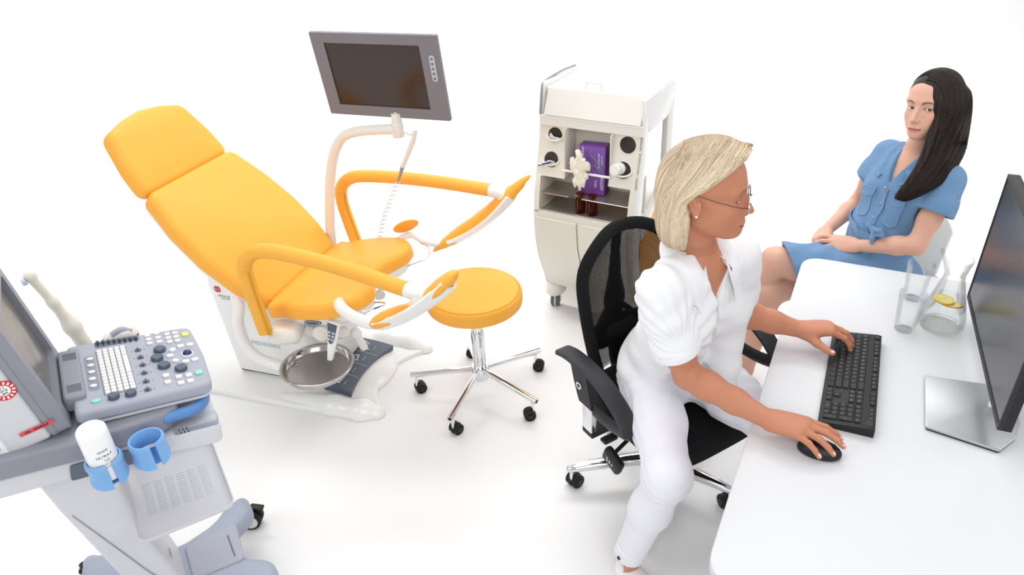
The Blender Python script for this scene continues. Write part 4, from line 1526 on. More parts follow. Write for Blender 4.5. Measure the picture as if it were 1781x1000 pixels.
seal = MB().prism(circle(0, 0, 0.0255, 36), 0, 0.0006, mtx=side_m(-0.064, 0.170)).build('seal_disc', M_print_red, bodyu)
MB().prism(circle(0, 0, 0.0135, 30), 0.0006, 0.0009, mtx=side_m(-0.064, 0.170)).build('seal_centre', M_print_white, bodyu)
for k in range(14):
    a = 2 * PI * k / 14
    MB().box((0, 0, 0), (0.004, 0.0065, 0.0004), 0).xform(side_m(-0.064, 0.170, lift=0.0012) @ Matrix.Rotation(a, 4, 'Z') @ Matrix.Translation((0, 0.0195, 0))).build('seal_letter', M_print_white, bodyu)
for k, s_ in enumerate(('2 3', '2018', 'BMI')):
    text_mb(s_, 0.0075).xform(side_m(-0.064, 0.178 - 0.008 * k, lift=0.0014)).build('seal_text', M_print_black, bodyu)
tape = MB().prism(rrect(0, 0, 0.074, 0.0105, 0.001, 2), 0, 0.0008, mtx=side_m(-0.056, 0.047, -0.02, lift=0.003)).build('serial_tape', mat('red_tape', (226, 74, 84), rough=0.5, vary=(20, 0.03)), bodyu)
text_mb('SZL  00000060', 0.0082).xform(side_m(-0.056, 0.047, -0.02, lift=0.0042)).build('tape_lettering', M_print_black, bodyu)
MB().prism(rrect(0, 0, 0.12, 0.075, 0.008, 4), 0, 0.0008, mtx=side_m(-0.185, 0.050)).build('connector_rim', M_us_light, bodyu)
w = MB().prism(rrect(0, 0, 0.108, 0.064, 0.006, 4), 0, 0.0012, mtx=side_m(-0.185, 0.050)).build('connector_plate', M_print_white, bodyu)
for k in range(3):
    MB().prism(rrect(0, 0, 0.018, 0.010, 0.002, 3), 0.0012, 0.006, bevel=0.001, mtx=side_m(-0.150 - 0.032 * k, 0.040 + 0.010 * k)).build('connector_socket', M_black, bodyu)
# dark grey platform below, with wrap-round blue handle
PM = Matrix.Translation((0, 0, 0.852)) @ Matrix.Rotation(math.radians(7), 4, 'Y')
MB().prism(round_poly([(-0.42, -0.20), (-0.16, -0.21), (0.02, -0.185), (0.06, -0.16), (0.06, 0.16), (-0.42, 0.20)], 0.02), -0.045, 0.015, bevel=0.012, seg=4, mtx=PM).build('platform', M_us_dark, US, angle=50)
MB().prism(round_poly([(-0.40, -0.195), (-0.02, -0.195), (0.135, -0.215), (0.15, -0.205), (0.15, 0.16), (-0.40, 0.19)], 0.015), -0.100, -0.046, bevel=0.008, seg=3, mtx=PM).build('trolley_deck', M_us_light, US, angle=50)
hd = [(0.02, -0.172, -0.008), (0.07, -0.170, -0.008), (0.105, -0.158, -0.008), (0.128, -0.120, -0.008), (0.132, 0.0, -0.008), (0.128, 0.12, -0.008), (0.105, 0.158, -0.008), (0.02, 0.165, -0.008)]
MB().tube([tuple(PM @ Vector(p)) for p in spline(hd, 6)], 0.0155, n=16).build('handle', M_blue_in, US)
cl = MB().box((0.09, -0.195, -0.030), (0.11, 0.035, 0.028), 0.006).xform(PM).build('clear_pocket', M_clear, US)
for k in range(6):
    MB().lathe([(0, 0), (0.0022, 0), (0.0022, 0.0015), (0, 0.0015)], 10, PM @ axis_to((0.048 + 0.009 * (k % 3) + 0.003 * (k // 3), -0.2128, -0.026 - 0.010 * (k // 3)), (0, -1, 0))).build('pocket_hole', M_black, cl)
# side recess behind the cup holders
MB().prism(round_poly([(-0.145, -0.015), (0.01, -0.015), (0.01, 0.030), (-0.14, 0.030)], 0.008), 0.0, 0.003, mtx=PM @ Matrix.Translation((-0.06, -0.197, -0.085)) @ Matrix.Rotation(PI / 2, 4, 'X')).build('holder_recess', M_panel, US)
# two blue cup holders: open rings with split fronts
for (hx, hy, hz) in ((-0.128, -0.262, 0.805), (-0.030, -0.262, 0.815)):
    ho = MB()
    rings = []
    ga = math.radians(10)
    st = -PI / 2 + ga + 0.25
    en = -PI / 2 + 2 * PI - ga + 0.25
    for a in np.linspace(st, en, 40):
        c, s_ = math.cos(a), math.sin(a)
        flare = 0.010 * max(0, -s_)
        prof = [(0.0345, 0.012), (0.0345, 0.050), (0.036, 0.053), (0.0395, 0.053), (0.0425, 0.048), (0.043, 0.040), (0.0405, 0.034), (0.0405, 0.012), (0.043 + flare * 0.5, 0.004 - 1.6 * flare), (0.037, 0.004 - 1.6 * flare)]
        rings.append([(hx + r * c, hy + r * s_, hz + z) for r, z in prof])
    ho.loft(rings, caps=True)
    hobj = ho.build('cup_holder', M_blue, US, angle=35)
    MB().box((hx, hy + 0.052, hz + 0.02), (0.03, 0.03, 0.03), 0.004).build('holder_bracket', M_blue, US)
    MB().lathe([(0, -0.004), (0.034, -0.004), (0.034, 0.0), (0, 0.0)], 28, Matrix.Translation((hx, hy, hz - 0.004))).build('holder_floor', M_blue_in, hobj)
# column: slanted light panel
rings = []
for x0, x1, w, z in ((-0.31, -0.10, 0.105, 0.78), (-0.285, -0.135, 0.105, 0.62), (-0.245, -0.125, 0.102, 0.42), (-0.205, -0.085, 0.10, 0.22), (-0.19, -0.07, 0.095, 0.12)):
    rings.append([(a, b, z) for a, b in rrect((x0 + x1) / 2, 0, x1 - x0, 2 * w, 0.02, 4)])
MB().loft(rings).build('column', M_us_light, US, angle=50)
MB().tube([(-0.262, -0.1055, 0.60), (-0.155, -0.1035, 0.30), (-0.10, -0.1005, 0.18)], 0.0016, n=6).build('column_seam', M_print_grey, US)
text_mb('SIUI', 0.022).xform(Matrix.Translation((-0.0925, -0.03, 0.27)) @ Matrix.Rotation(PI / 2, 4, 'Z') @ Matrix.Rotation(PI / 2, 4, 'X')).build('column_lettering', M_print_grey, US)
# slotted shelf tray
TM = Matrix.Translation((-0.012, -0.03, 0.492)) @ Matrix.Rotation(math.radians(4), 4, 'Y') @ Matrix.Rotation(math.radians(5), 4, 'X')
oo = round_poly([(-0.125, -0.165), (0.125, -0.150), (0.125, 0.150), (-0.125, 0.155)], 0.03)
sh = MB()
rings = [[(a * 0.90, b * 0.92, 0.0) for a, b in oo], [(a * 0.985, b * 0.985, 0.007) for a, b in oo], [(a, b, 0.018) for a, b in oo], [(a * 1.03, b * 1.025, 0.019) for a, b in oo], [(a * 1.03, b * 1.025, 0.013) for a, b in oo],
         [(a * 1.0, b * 1.0, 0.004) for a, b in oo], [(a * 0.91, b * 0.93, -0.007) for a, b in oo]]
sh.loft([[tuple(TM @ Vector(p)) for p in r] for r in rings])
shelf = sh.build('shelf_tray', M_us_light, US, angle=45)
slot = MB().box((0, 0, 0), (0.022, 0.0032, 0.0016), 0.0004).build('slot', M_panelline, shelf)
slot.matrix_local = TM @ Matrix.Translation((-0.078, -0.062, 0.0006))
for c in range(6):
    for r_ in range(12):
        if c == 0 and r_ == 0:
            continue
        s2 = slot.copy()
        COL.objects.link(s2)
        s2.parent = shelf
        s2.matrix_local = TM @ Matrix.Translation((-0.078 + 0.031 * c, -0.062 + 0.0108 * r_, 0.0006))
# wheeled base
S = SDF()
CS = [(0.150, 0.235), (0.150, -0.235), (-0.350, 0.265), (-0.350, -0.265)]
S.rbox((-0.11, 0, 0.125), (0.13, 0.105, 0.045), 0.03)
for x, y in CS:
    S.chain([(-0.10 + 0.12 * np.sign(x + 0.1), y * 0.25, 0.130), (x * 0.86 - 0.01, y * 0.62, 0.125), (x * 0.95, y * 0.86, 0.118)], [0.060, 0.042, 0.027], k=0.04)
S.half((0, 0, 0.098), (0, 0, -1), k=0.006)
S.half((0, 0, 0.165), (0, 0, 1), k=0.012)
V, F = S.mesh((-0.45, -0.36, 0.06), (0.25, 0.36, 0.22), 0.008)
np_mesh('base', V, F, M_us_base, US)
MB().prism(round_poly([(-0.06, -0.075), (0.095, -0.085), (0.105, 0.085), (-0.06, 0.075)], 0.02), 0.15, 0.172, bevel=0.006, mtx=None).build('foot_plate', M_us_mid, US)
MB().box((0.07, -0.01, 0.1725), (0.004, 0.10, 0.002), 0.0005).build('foot_plate_slot', M_panel, US)
for i, (x, y) in enumerate(CS):
    c = bpy.data.objects.new('caster', None)
    COL.objects.link(c)
    c.parent = US
    c.location = (x - 0.012, y * 0.97, 0)
    c.rotation_euler = (0, 0, [2.6, 0.3, 2.8, 0.5][i])
    for sg in (-1, 1):
        mxx = Matrix.Translation((-0.028, sg * 0.0145, 0.040)) @ Matrix.Rotation(-sg * PI / 2, 4, 'X')
        wl = MB().lathe([(0, -0.011), (0.036, -0.011), (0.040, -0.007), (0.040, 0.007), (0.037, 0.011), (0.031, 0.011), (0.0305, 0.009), (0, 0.009)], 30, mxx).build('wheel', M_rubber, c)
        MB().lathe([(0, 0.0085), (0.0300, 0.0085), (0.0300, 0.011), (0.026, 0.0135), (0, 0.0142)], 30, mxx).build('wheel_disc', M_offwhite, c)
    MB().box((-0.006, 0, 0.078), (0.05, 0.026, 0.018), 0.006).build('caster_hood', M_black, c)
    MB().lathe([(0, 0.07), (0.012, 0.07), (0.012, 0.105), (0, 0.105)], 16).build('caster_stem', M_black, c)
    MB().box((-0.060, 0, 0.088), (0.045, 0.024, 0.010), 0.003, rot=Matrix.Rotation(-0.25, 4, 'Y')).build('brake_lever', M_black, c)

# gel bottle standing in the first holder
bo = thing('gel_bottle', 'white cylindrical gel bottle standing upside down in the blue cup holder', 'bottle')
bo.matrix_world = USM @ Matrix.Translation((-0.128, -0.262, 0.797))
MB().lathe([(0, 0.008), (0.030, 0.008), (0.0335, 0.014), (0.0335, 0.138), (0.0325, 0.147), (0.028, 0.1535), (0.022, 0.1545), (0, 0.153)], 40).build('bottle_body', M_bottle, bo, angle=50)


def wrap_text(s, size, z, r, a0):
    t = text_mb(s, size)
    out = []
    for x, y, d in t.v:
        a = a0 + x / r
        rr = r + 0.0003 + d * 0.3
        out.append((rr * math.cos(a), rr * math.sin(a), z + y))
    t.v = out
    return t


wrap_text('ULTRA-F', 0.0095, 0.085, 0.0335, -PI / 2 + 0.25).build('label_lettering', M_print_black, bo)
wrap_text('GEL', 0.009, 0.073, 0.0335, -PI / 2 + 0.35).build('label_lettering', M_print_grey, bo)
wrap_text('contact gel 250 ml', 0.0065, 0.063, 0.0335, -PI / 2 + 0.2).build('label_lettering', M_print_grey, bo)
wrap_text('for ultrasound use', 0.006, 0.054, 0.0335, -PI / 2 + 0.2).build('label_lettering', M_print_grey, bo)
q = wrap_text('####', 0.010, 0.100, 0.0335, -PI / 2 + 0.25)
q.build('label_mark', M_print_grey, bo)
# probes resting on the far side of the machine
pr = thing('long_probe', 'long ivory ultrasound probe standing behind the grey keyboard console', 'ultrasound probe')
pr.matrix_world = USM
S = SDF()
S.chain([(-0.116, 0.265, 0.875), (-0.128, 0.265, 0.945), (-0.148, 0.265, 1.03), (-0.172, 0.265, 1.115)], [0.021, 0.020, 0.0115, 0.0125], k=0.02)
S.ell((-0.174, 0.265, 1.125), (0.016, 0.012, 0.014))
V, F = S.mesh((-0.22, 0.22, 0.83), (-0.06, 0.31, 1.16), 0.004)
np_mesh('probe_body', V, F, M_probe, pr)
MB().tube([(-0.185, 0.252, 1.119), (-0.196, 0.250, 1.117)], [0.011, 0.009], n=14).build('probe_tip', M_print_blue, pr)
MB().tube(spline([(-0.112, 0.265, 0.88), (-0.10, 0.262, 0.84), (-0.10, 0.24, 0.81), (-0.12, 0.20, 0.80)], 5), 0.006, n=8).build('probe_cable', M_probe, pr)
p2 = thing('convex_probe', 'short white convex ultrasound probe in rest behind the console sliders', 'ultrasound probe')
p2.matrix_world = USM
S = SDF()
S.chain([(-0.045, 0.225, 0.885), (-0.005, 0.222, 0.897), (0.008, 0.220, 0.885)], [0.026, 0.024, 0.020], k=0.02)
V, F = S.mesh((-0.09, 0.18, 0.84), (0.05, 0.27, 0.94), 0.004)
np_mesh('probe_body', V, F, M_offwhite, p2)
MB().tube(spline([(-0.040, 0.212, 0.909), (-0.012, 0.209, 0.918), (0.010, 0.208, 0.905)], 5), 0.009, n=10).build('probe_stripe', M_us_mid, p2)
MB().sphere((0.022, 0.206, 0.890), 0.004, 10, 8).build('marker_dot', M_print_red, p2)
MB().tube([(-0.045, 0.225, 0.866), (-0.03, 0.21, 0.84), (-0.02, 0.18, 0.82)], 0.006, n=8).build('probe_cable', M_probe, p2)
MB().box((-0.06, 0.215, 0.835), (0.16, 0.09, 0.03), 0.008).build('probe_rest', M_us_light, US)

# ---------------------------------------------------------------- desk
DSK_O, DSK_A = (1.06, 2.33), math.radians(62.3 - 90)
DK = thing('desk', 'large white desk with rounded corners beside the seated clinician', 'desk', (DSK_O[0], DSK_O[1], 0), DSK_A)
DKM = Matrix.Translation((DSK_O[0], DSK_O[1], 0)) @ Matrix.Rotation(DSK_A, 4, 'Z')
ZD = 0.74
out = round_poly([(0, 0), (0, -1.50), (0.86, -1.50), (0.86, 0)], [0.075, 0.075, 0.075, 0.075], 8)
MB().prism(out, ZD - 0.028, ZD, bevel=0.004, seg=3).build('desk_top', M_desk, DK, angle=40)
for x in (0.10, 0.76):
    for y in (-0.16, -1.34):
        MB().box((x, y, (ZD - 0.03) / 2), (0.05, 0.05, ZD - 0.03), 0.004).build('leg', M_white, DK)
MB().box((0.80, -0.75, 0.52), (0.018, 1.12, 0.36), 0.003).build('modesty_panel', M_desk, DK)
for x in (0.10, 0.76):
    MB().box((x, -0.75, ZD - 0.055), (0.03, 1.18, 0.05), 0.004).build('rail', M_white, DK)

# ---------------------------------------------------------------- keyboard
KB = thing('keyboard', 'full-size black computer keyboard on the white desk', 'keyboard')
KBM = Matrix.Translation((0.765, 1.437, ZD + 0.001)) @ Matrix.Rotation(math.radians(63.4), 4, 'Z')
KB.matrix_world = KBM
# local x along the length (0 = numeric end near the camera), local y = -depth (0 = user edge)
LK, WK = 0.445, 0.132
rings = []
for x, sc_ in ((0.0, 1), (LK, 1)):
    rings.append([(x, 0.0, 0.0), (x, -WK, 0.0), (x, -WK, 0.024), (x, -WK * 0.93, 0.026), (x, -0.006, 0.0125), (x, 0.0, 0.010)])
MB().loft(rings).build('keyboard_body', M_kbbody, KB, angle=20)


def kz(y):
    return 0.0125 + (0.026 - 0.0125) * ((-y - 0.006) / (WK * 0.93 - 0.006))


def kkey(x, y, w, d):
    m = Matrix.Translation((x, y, kz(y))) @ Matrix.Rotation(-math.atan((0.026 - 0.0125) / (WK * 0.93)), 4, 'X')
    t = MB()
    r0 = rrect(0, 0, w, d, 0.0015, 2)
    r1 = rrect(0, 0, w - 0.003, d - 0.003, 0.0012, 2)
    t.loft([[(a, b, -0.001) for a, b in r0], [(a, b, 0.002) for a, b in r0], [(a, b, 0.0042) for a, b in r1]])
    t.xform(m)
    k = t.build('key', M_key, KB, angle=30)
    return k


def klegend(k, x, y, n=1):
    t = MB()
    for i in range(n):
        t.box((x - 0.003 + 0.004 * i, y + 0.002, kz(y + 0.002) + 0.0046), (0.0020, 0.0026, 0.0003))
    t.build('key_legend', M_print_grey, k)


U = 0.0186
rows_y = [-0.0175 - U * 0.98 * i for i in range(5)]
rows_y.append(-0.121)
# in local x the numeric pad comes first (right end of the keyboard), then navigation cluster, then the letters reversed
xr = LK - 0.010

LAY = [
    [1.25, 1.25, 1.25, 6.25, 1.25, 1.25, 1.25, 1.25],
    [1.25] + [1] * 11 + [2.75],
    [1.75] + [1] * 11 + [2.25],
    [1.5] + [1] * 12 + [1.5],
    [1] * 13 + [2],
]
for ri, lay in enumerate(LAY):
    x = xr
    for j, wu in enumerate(lay):
        w = wu * U
        k = kkey(x - w / 2, rows_y[ri], w - 0.0022, U * 0.98 - 0.0022)
        if wu == 1:
            klegend(k, x - w / 2, rows_y[ri], 2 if ri == 4 else 1)
        x -= w
fx_ = xr
for j in range(13):
    gap = {1: 0.6, 5: 0.4, 9: 0.4}.get(j, 0)
    fx_ -= gap * U
    k = kkey(fx_ - U / 2, rows_y[5], U - 0.0026, 0.0125)
    klegend(k, fx_ - U / 2, rows_y[5], 1)
    fx_ -= U
nx = xr - 15.25 * U
for j in range(3):
    for ri in (3, 4):
        klegend(kkey(nx - (j + 0.5) * U, rows_y[ri], U - 0.0022, U * 0.98 - 0.0022), nx - (j + 0.5) * U, rows_y[ri], 2)
    kkey(nx - (j + 0.5) * U, rows_y[5], U - 0.0026, 0.0125)
    klegend(kkey(nx - (j + 0.5) * U, rows_y[0], U - 0.0022, U * 0.98 - 0.0022), nx - (j + 0.5) * U, rows_y[0], 1)
klegend(kkey(nx - 1.5 * U, rows_y[1], U - 0.0022, U * 0.98 - 0.0022), nx - 1.5 * U, rows_y[1], 1)
px_ = nx - 3.3 * U
for ri in range(5):
    for j in range(4):
        if ri == 0 and j == 1:
            continue
        if ri in (0, 2) and j == 3:
            continue
        w, yy, d, xx = U, rows_y[ri], U * 0.98, px_ - (j + 0.5) * U
        if ri == 0 and j == 0:
            w, xx = 2 * U, px_ - U
        if ri in (1, 3) and j == 3:
            d, yy = 2 * U * 0.98, (rows_y[ri] + rows_y[ri - 1]) / 2
        klegend(kkey(xx, yy, w - 0.0022, d - 0.0022), xx, yy, 1)
for j in range(3):
    MB().box((px_ - (0.6 + j) * U, -0.121, kz(-0.121) + 0.0006), (0.002, 0.004, 0.0006)).build('indicator', M_print_grey, KB)
MB().prism([(0.014 * math.cos(a), 0.008 * math.sin(a)) for a in np.linspace(0, 2 * PI, 24)[:-1]], 0, 0.0006, mtx=Matrix.Translation((0.022, -0.118, kz(-0.118))) @ Matrix.Rotation(-0.1, 4, 'X')).build('logo_oval', M_key, KB)

# ---------------------------------------------------------------- mouse
S = SDF()
S.ell((0, 0, 0.010), (0.052, 0.030, 0.026), k=0.01)
S.half((0, 0, 0.0), (0, 0, -1), k=0.004)
V, F = S.mesh((-0.07, -0.05, -0.01), (0.07, 0.05, 0.05), 0.003)
MS = thing('mouse', 'black computer mouse under the right hand of the clinician', 'mouse')
MS.matrix_world = Matrix.Translation((0.730, 1.336, ZD + 0.001)) @ Matrix.Rotation(math.radians(-28), 4, 'Z')
np_mesh('mouse_shell', V, F, M_black, MS)
MB().lathe([(0, -0.003), (0.008, -0.003), (0.009, 0), (0.008, 0.003), (0, 0.003)], 20, axis_to((0.028, 0, 0.030), (0, 1, 0))).build('scroll_wheel', M_rubber, MS)

# ---------------------------------------------------------------- desktop monitor
MN = thing('desktop_monitor', 'large thin black desktop monitor on silver stand at the desk edge', 'monitor')
mo = Vector((1.268, 1.612))
ang_m = math.radians(66.5)
MN.matrix_world = Matrix.Translation((mo.x, mo.y, 0)) @ Matrix.Rotation(ang_m, 4, 'Z')
# local x along the screen width (away from the camera), +y towards the user (left)
MW, MH, MZ = 0.643, 0.405, 0.802
TT = Matrix.Translation((0, 0, MZ)) @ Matrix.Rotation(math.radians(1), 4, 'X')
xz = Matrix(((1, 0, 0, 0), (0, 0, 1, 0), (0, 1, 0, 0), (0, 0, 0, 1)))
MB().box((0, -0.020, MH / 2), (MW, 0.022, MH), 0.003).xform(TT).build('monitor_housing', M_black, MN)
q = MB()
q.ring_prism(rrect(0, MH / 2, MW, MH, 0.003, 2), rrect(0, MH / 2 + 0.002, MW - 0.014, MH - 0.026, 0.001, 2), -0.0105, 0.0, mtx=TT @ xz)
q.build('bezel', M_armblack, MN)
MB().box((0, -0.0035, MH / 2 + 0.002), (MW - 0.013, 0.003, MH - 0.025), 0.0).xform(TT).build('screen', M_screen_grey, MN)
MB().box((0, -0.045, MH / 2), (0.36, 0.03, 0.24), 0.01).xform(TT).build('rear_bulge', M_black, MN)
# stand: flat silver plate with curved back edge and round neck (placed from the plate position on the desk)
MNI = MN.matrix_world.inverted()
bpts = []
D2 = lambda a, b: DKM @ Vector((a, b, ZD))
pl_o = [(0.395, -0.618), (0.400, -0.842), (0.560, -0.868), (0.600, -0.80), (0.612, -0.735), (0.605, -0.66), (0.585, -0.590)]
pl_w = [MN.matrix_world.inverted() @ D2(a, b) for a, b in pl_o]
pl2 = round_poly([(p.x, p.y) for p in pl_w], [0.004, 0.004, 0.006, 0.05, 0.05, 0.05, 0.006], 3)
MB().prism(pl2, ZD + 0.0055, ZD + 0.012, bevel=0.0012, seg=2).build('stand_plate', M_silver, MN, angle=30)
c2 = np.mean(np.array(pl2), 0)
MB().prism([tuple(c2 + (np.array(p) - c2) * 0.985) for p in pl2], ZD + 0.0005, ZD + 0.0055).build('stand_pad', M_black, MN, angle=30)
nk = MN.matrix_world.inverted() @ D2(0.568, -0.690)
MB().lathe([(0, ZD + 0.012), (0.026, ZD + 0.012), (0.026, ZD + 0.016), (0.022, ZD + 0.02), (0.022, ZD + 0.24), (0, ZD + 0.24)], 28, Matrix.Translation((nk.x, nk.y, 0))).build('neck', M_silver, MN)
MB().box((nk.x * 0.5, -0.065, MZ + 0.18), (0.10 + abs(nk.x), 0.04, 0.08), 0.006).build('neck_bracket', M_black, MN)
# cables behind the monitor
for i, (dz, dx) in enumerate(((0.0, 0.0), (-0.03, 0.012), (-0.045, 0.024))):
    a = MN.matrix_world @ Vector((-0.15 + dx, -0.035, MZ + 0.05 + dz * 0.3))
    p1 = a + Vector((0.06, -0.03, -0.012 + dz * 0.5))
    p2 = a + Vector((0.20, -0.06, -0.04 + dz))
    p3 = a + Vector((0.36, -0.02, -0.085 + 0 * dz))
    cbl = MB().tube(spline([tuple(a), tuple(p1), tuple(p2), (p3.x, p3.y, ZD + 0.004)], 8), 0.0032, n=8).build('monitor_cable', M_black)
    tag(cbl, ['topmost of the three black cables behind the desktop monitor', 'middle one of the three black cables behind the desktop monitor', 'lowest of the three black cables behind the desktop monitor'][i], 'cable', 'cables behind the desktop monitor')

# ---------------------------------------------------------------- glasses and carafe
for i, (px, py, lab) in enumerate(((1.185, 1.838, 'empty clear drinking glass nearer the keyboard'), (1.295, 2.010, 'empty clear drinking glass farther back, beside the carafe'))):
    R0, R1, HG = 0.029, 0.040, 0.128
    p = [(0, 0.0), (R0 - 0.002, 0.0), (R0, 0.002), (R1, HG - 0.001), (R1 - 0.0008, HG), (R1 - 0.0018, HG - 0.001), (R0 - 0.0018, 0.010), (R0 - 0.005, 0.008), (0, 0.008)]
    g = MB().lathe(p, 48).build('drinking_glass', M_glass, None, angle=14, loc=(px, py, ZD + 0.0008))
    tag(g, lab, 'glass', 'drinking glasses')
JX, JY = 1.300, 1.850
CF = thing('carafe', 'clear glass carafe of water with lemon slices beside the monitor', 'carafe', (JX, JY, ZD + 0.0008))
outp = [(0, 0.0), (0.052, 0.0), (0.058, 0.004), (0.0635, 0.014), (0.0625, 0.035), (0.054, 0.075), (0.042, 0.120), (0.032, 0.160), (0.029, 0.178), (0.031, 0.190), (0.040, 0.232)]
inp = [(0.0385, 0.2315), (0.0295, 0.190), (0.0272, 0.178), (0.030, 0.160), (0.040, 0.120), (0.052, 0.075), (0.0602, 0.035), (0.061, 0.016), (0.056, 0.009), (0, 0.008)]
t = MB().lathe([tuple(p) for p in spline(outp, 3)] + [tuple(p) for p in spline(inp, 3)], 48)
t2 = []
for x, y, z in t.v:     # pouring lip towards -x
    if z > 0.18:
        a = math.atan2(y, x)
        k = max(0, math.cos(a - 2.6)) ** 6 * (z - 0.18) / 0.052
        r = math.hypot(x, y)
        x, y, z = x * (1 + 0.42 * k), y * (1 + 0.42 * k), z + 0.020 * k
    t2.append((x, y, z))
t.v = t2
t.build('carafe_glass', M_glass, CF, angle=22)
wp = [(0, 0.0085), (0.0555, 0.0095), (0.0605, 0.0165), (0.0597, 0.035), (0.0516, 0.075), (0.0450, 0.100), (0, 0.100)]
MB().lathe(wp, 48).build('water', M_water, CF, angle=40)
for i, (dx, dy, dz, tx, ty) in enumerate(((-0.010, 0.006, 0.0905, 0.05, 0.04), (0.010, -0.010, 0.081, -0.16, 0.12))):
    ls = thing('lemon_slice', ['upper lemon slice floating in the carafe water', 'lower lemon slice sunk under the other in the carafe'][i], 'lemon slice', (JX + dx, JY + dy, ZD + dz), 0.0, 'lemon slices in the carafe')
    ls.rotation_euler = (tx, ty, 0.4)
    MB().lathe([(0, -0.002), (0.0275, -0.002), (0.0275, 0.002), (0, 0.002)], 28).build('flesh', M_lemon, ls)
    MB().lathe([(0.0275, -0.0022), (0.0300, -0.0018), (0.0300, 0.0018), (0.0275, 0.0022)], 28, close=True).build('rind', M_lemonrind, ls)
    for k in range(8):
        a = 2 * PI * k / 8
        MB().tube([(0.003 * math.cos(a), 0.003 * math.sin(a), 0.0021), (0.026 * math.cos(a), 0.026 * math.sin(a), 0.0021)], 0.0006, n=5).build('membrane', M_glove, ls)

# ---------------------------------------------------------------- office chair of the clinician
OC = thing('office_chair', 'black mesh-back office chair on chrome star base under the clinician', 'office chair', (0.478, 2.005, 0), math.radians(-60))
BW = 0.195            # half width of the backrest at its widest


def back_pt(u, v, off=0.0):
    """u in -1..1 across, v 0..1 up; gently curved backrest"""
    z = 0.50 + 0.505 * v
    w = BW * (0.60 + 0.62 * v - 0.22 * v * v) if v < 0.72 else BW * 0.932 * math.sqrt(max(0.0, 1 - ((v - 0.72) / 0.30) ** 2.4))
    x = -0.115 - 0.10 * v + 0.055 * v * v - 0.018 * (1 - v) * math.cos(PI * v) + 0.035 * u * u * (0.5 + 0.5 * v) + off
    return np.array((x, -0.045 + u * w, z))


# rim: outline tube
outl = []
for v in np.linspace(0.0, 0.985, 40):
    outl.append(back_pt(-1, v))
for u in np.linspace(-0.9, 0.9, 15):
    p = back_pt(0, 0.995)
    e = back_pt(1, 0.985)
    outl.append(np.array((p[0] + 0.012 * u * u, -0.045 + u * (e[1] + 0.045), e[2] + (1.0075 - e[2]) * (1 - u * u))))
for v in np.linspace(0.985, 0.0, 40):
    outl.append(back_pt(1, v))
outl = [np.array(p) for p in outl]
sm = outl
for _ in range(14):
    sm = [sm[0]] + [(sm[i - 1] + 2 * sm[i] + sm[i + 1]) / 4 for i in range(1, len(sm) - 1)] + [sm[-1]]
MB().tube(sm, 0.0205, n=14).build('back_rim', M_fabric_black, OC)
# net: real crossing threads, too fine to pick apart
net = MB()
nv = 118
zs_ = np.linspace(0.0, 1.0, nv)
rim_u = {}


def half_w(v):
    return abs(back_pt(1, min(v, 0.99))[1] + 0.045)


def strand(pts, r):
    P = np.asarray(pts)
    k = len(P)
    T = np.gradient(P, axis=0)
    N = np.array([1.0, 0, 0])
    B = np.cross(T, N)
    B /= np.linalg.norm(B, axis=1)[:, None] + 1e-9
    o = len(net.v)
    for i in range(k):
        net.v.append(tuple(P[i] + B[i] * r))
        net.v.append(tuple(P[i] - B[i] * r))
    for i in range(k - 1):
        net.f.append((o + 2 * i, o + 2 * i + 1, o + 2 * i + 3, o + 2 * i + 2))


for v in np.linspace(0.02, 0.975, 112):
    w = half_w(v)
    strand([back_pt(u, v) for u in np.linspace(-1, 1, 14)], 0.00135)
ymax = BW
for yy in np.arange(-BW, BW, 0.0044):
    seg = []
    for v in np.linspace(0.0, 0.985, 46):
        w = half_w(v)
        if abs(yy) < w:
            seg.append(back_pt(yy / w, v, 0.0006))
        else:
            if len(seg) > 2:
                strand(seg, 0.00135)
            seg = []
    if len(seg) > 2:
        strand(seg, 0.00135)
o = net.build('back_net', M_mesh_black, OC, smooth=False)
o['kind'] = 'stuff'
# spine: Y-shaped support behind the net with lumbar pad
rings = []
for v, w, off, th in ((0.97, 0.020, -0.020, 0.008), (0.80, 0.019, -0.030, 0.010), (0.62, 0.026, -0.034, 0.011), (0.45, 0.046, -0.034, 0.012), (0.30, 0.036, -0.036, 0.014), (0.12, 0.030, -0.04, 0.016), (-0.10, 0.028, -0.03, 0.018)):
    c = back_pt(0, v)
    rings.append([(c[0] + off + th * math.sin(a) , c[1] + w * math.cos(a), c[2]) for a in np.linspace(0, 2 * PI, 17)[:-1]])
MB().loft(rings).build('spine', M_black, OC, angle=50)
for sg in (-1, 1):
    pts = [back_pt(0.0, 0.42, -0.034), back_pt(sg * 0.35, 0.33, -0.030), back_pt(sg * 0.7, 0.22, -0.024), back_pt(sg * 0.95, 0.12, -0.008)]
    MB().tube(spline(pts, 6), 0.012, n=10).build('spine_branch', M_black, OC)
S = SDF()
for u in (-0.55, -0.2, 0.2, 0.55):
    S.ell(back_pt(u, 0.22, -0.018), (0.012, 0.045, 0.055), k=0.03)
V, F = S.mesh((-0.26, -0.2, 0.52), (-0.02, 0.16, 0.76), 0.006)
np_mesh('lumbar_pad', V, F, M_fabric_black, OC)
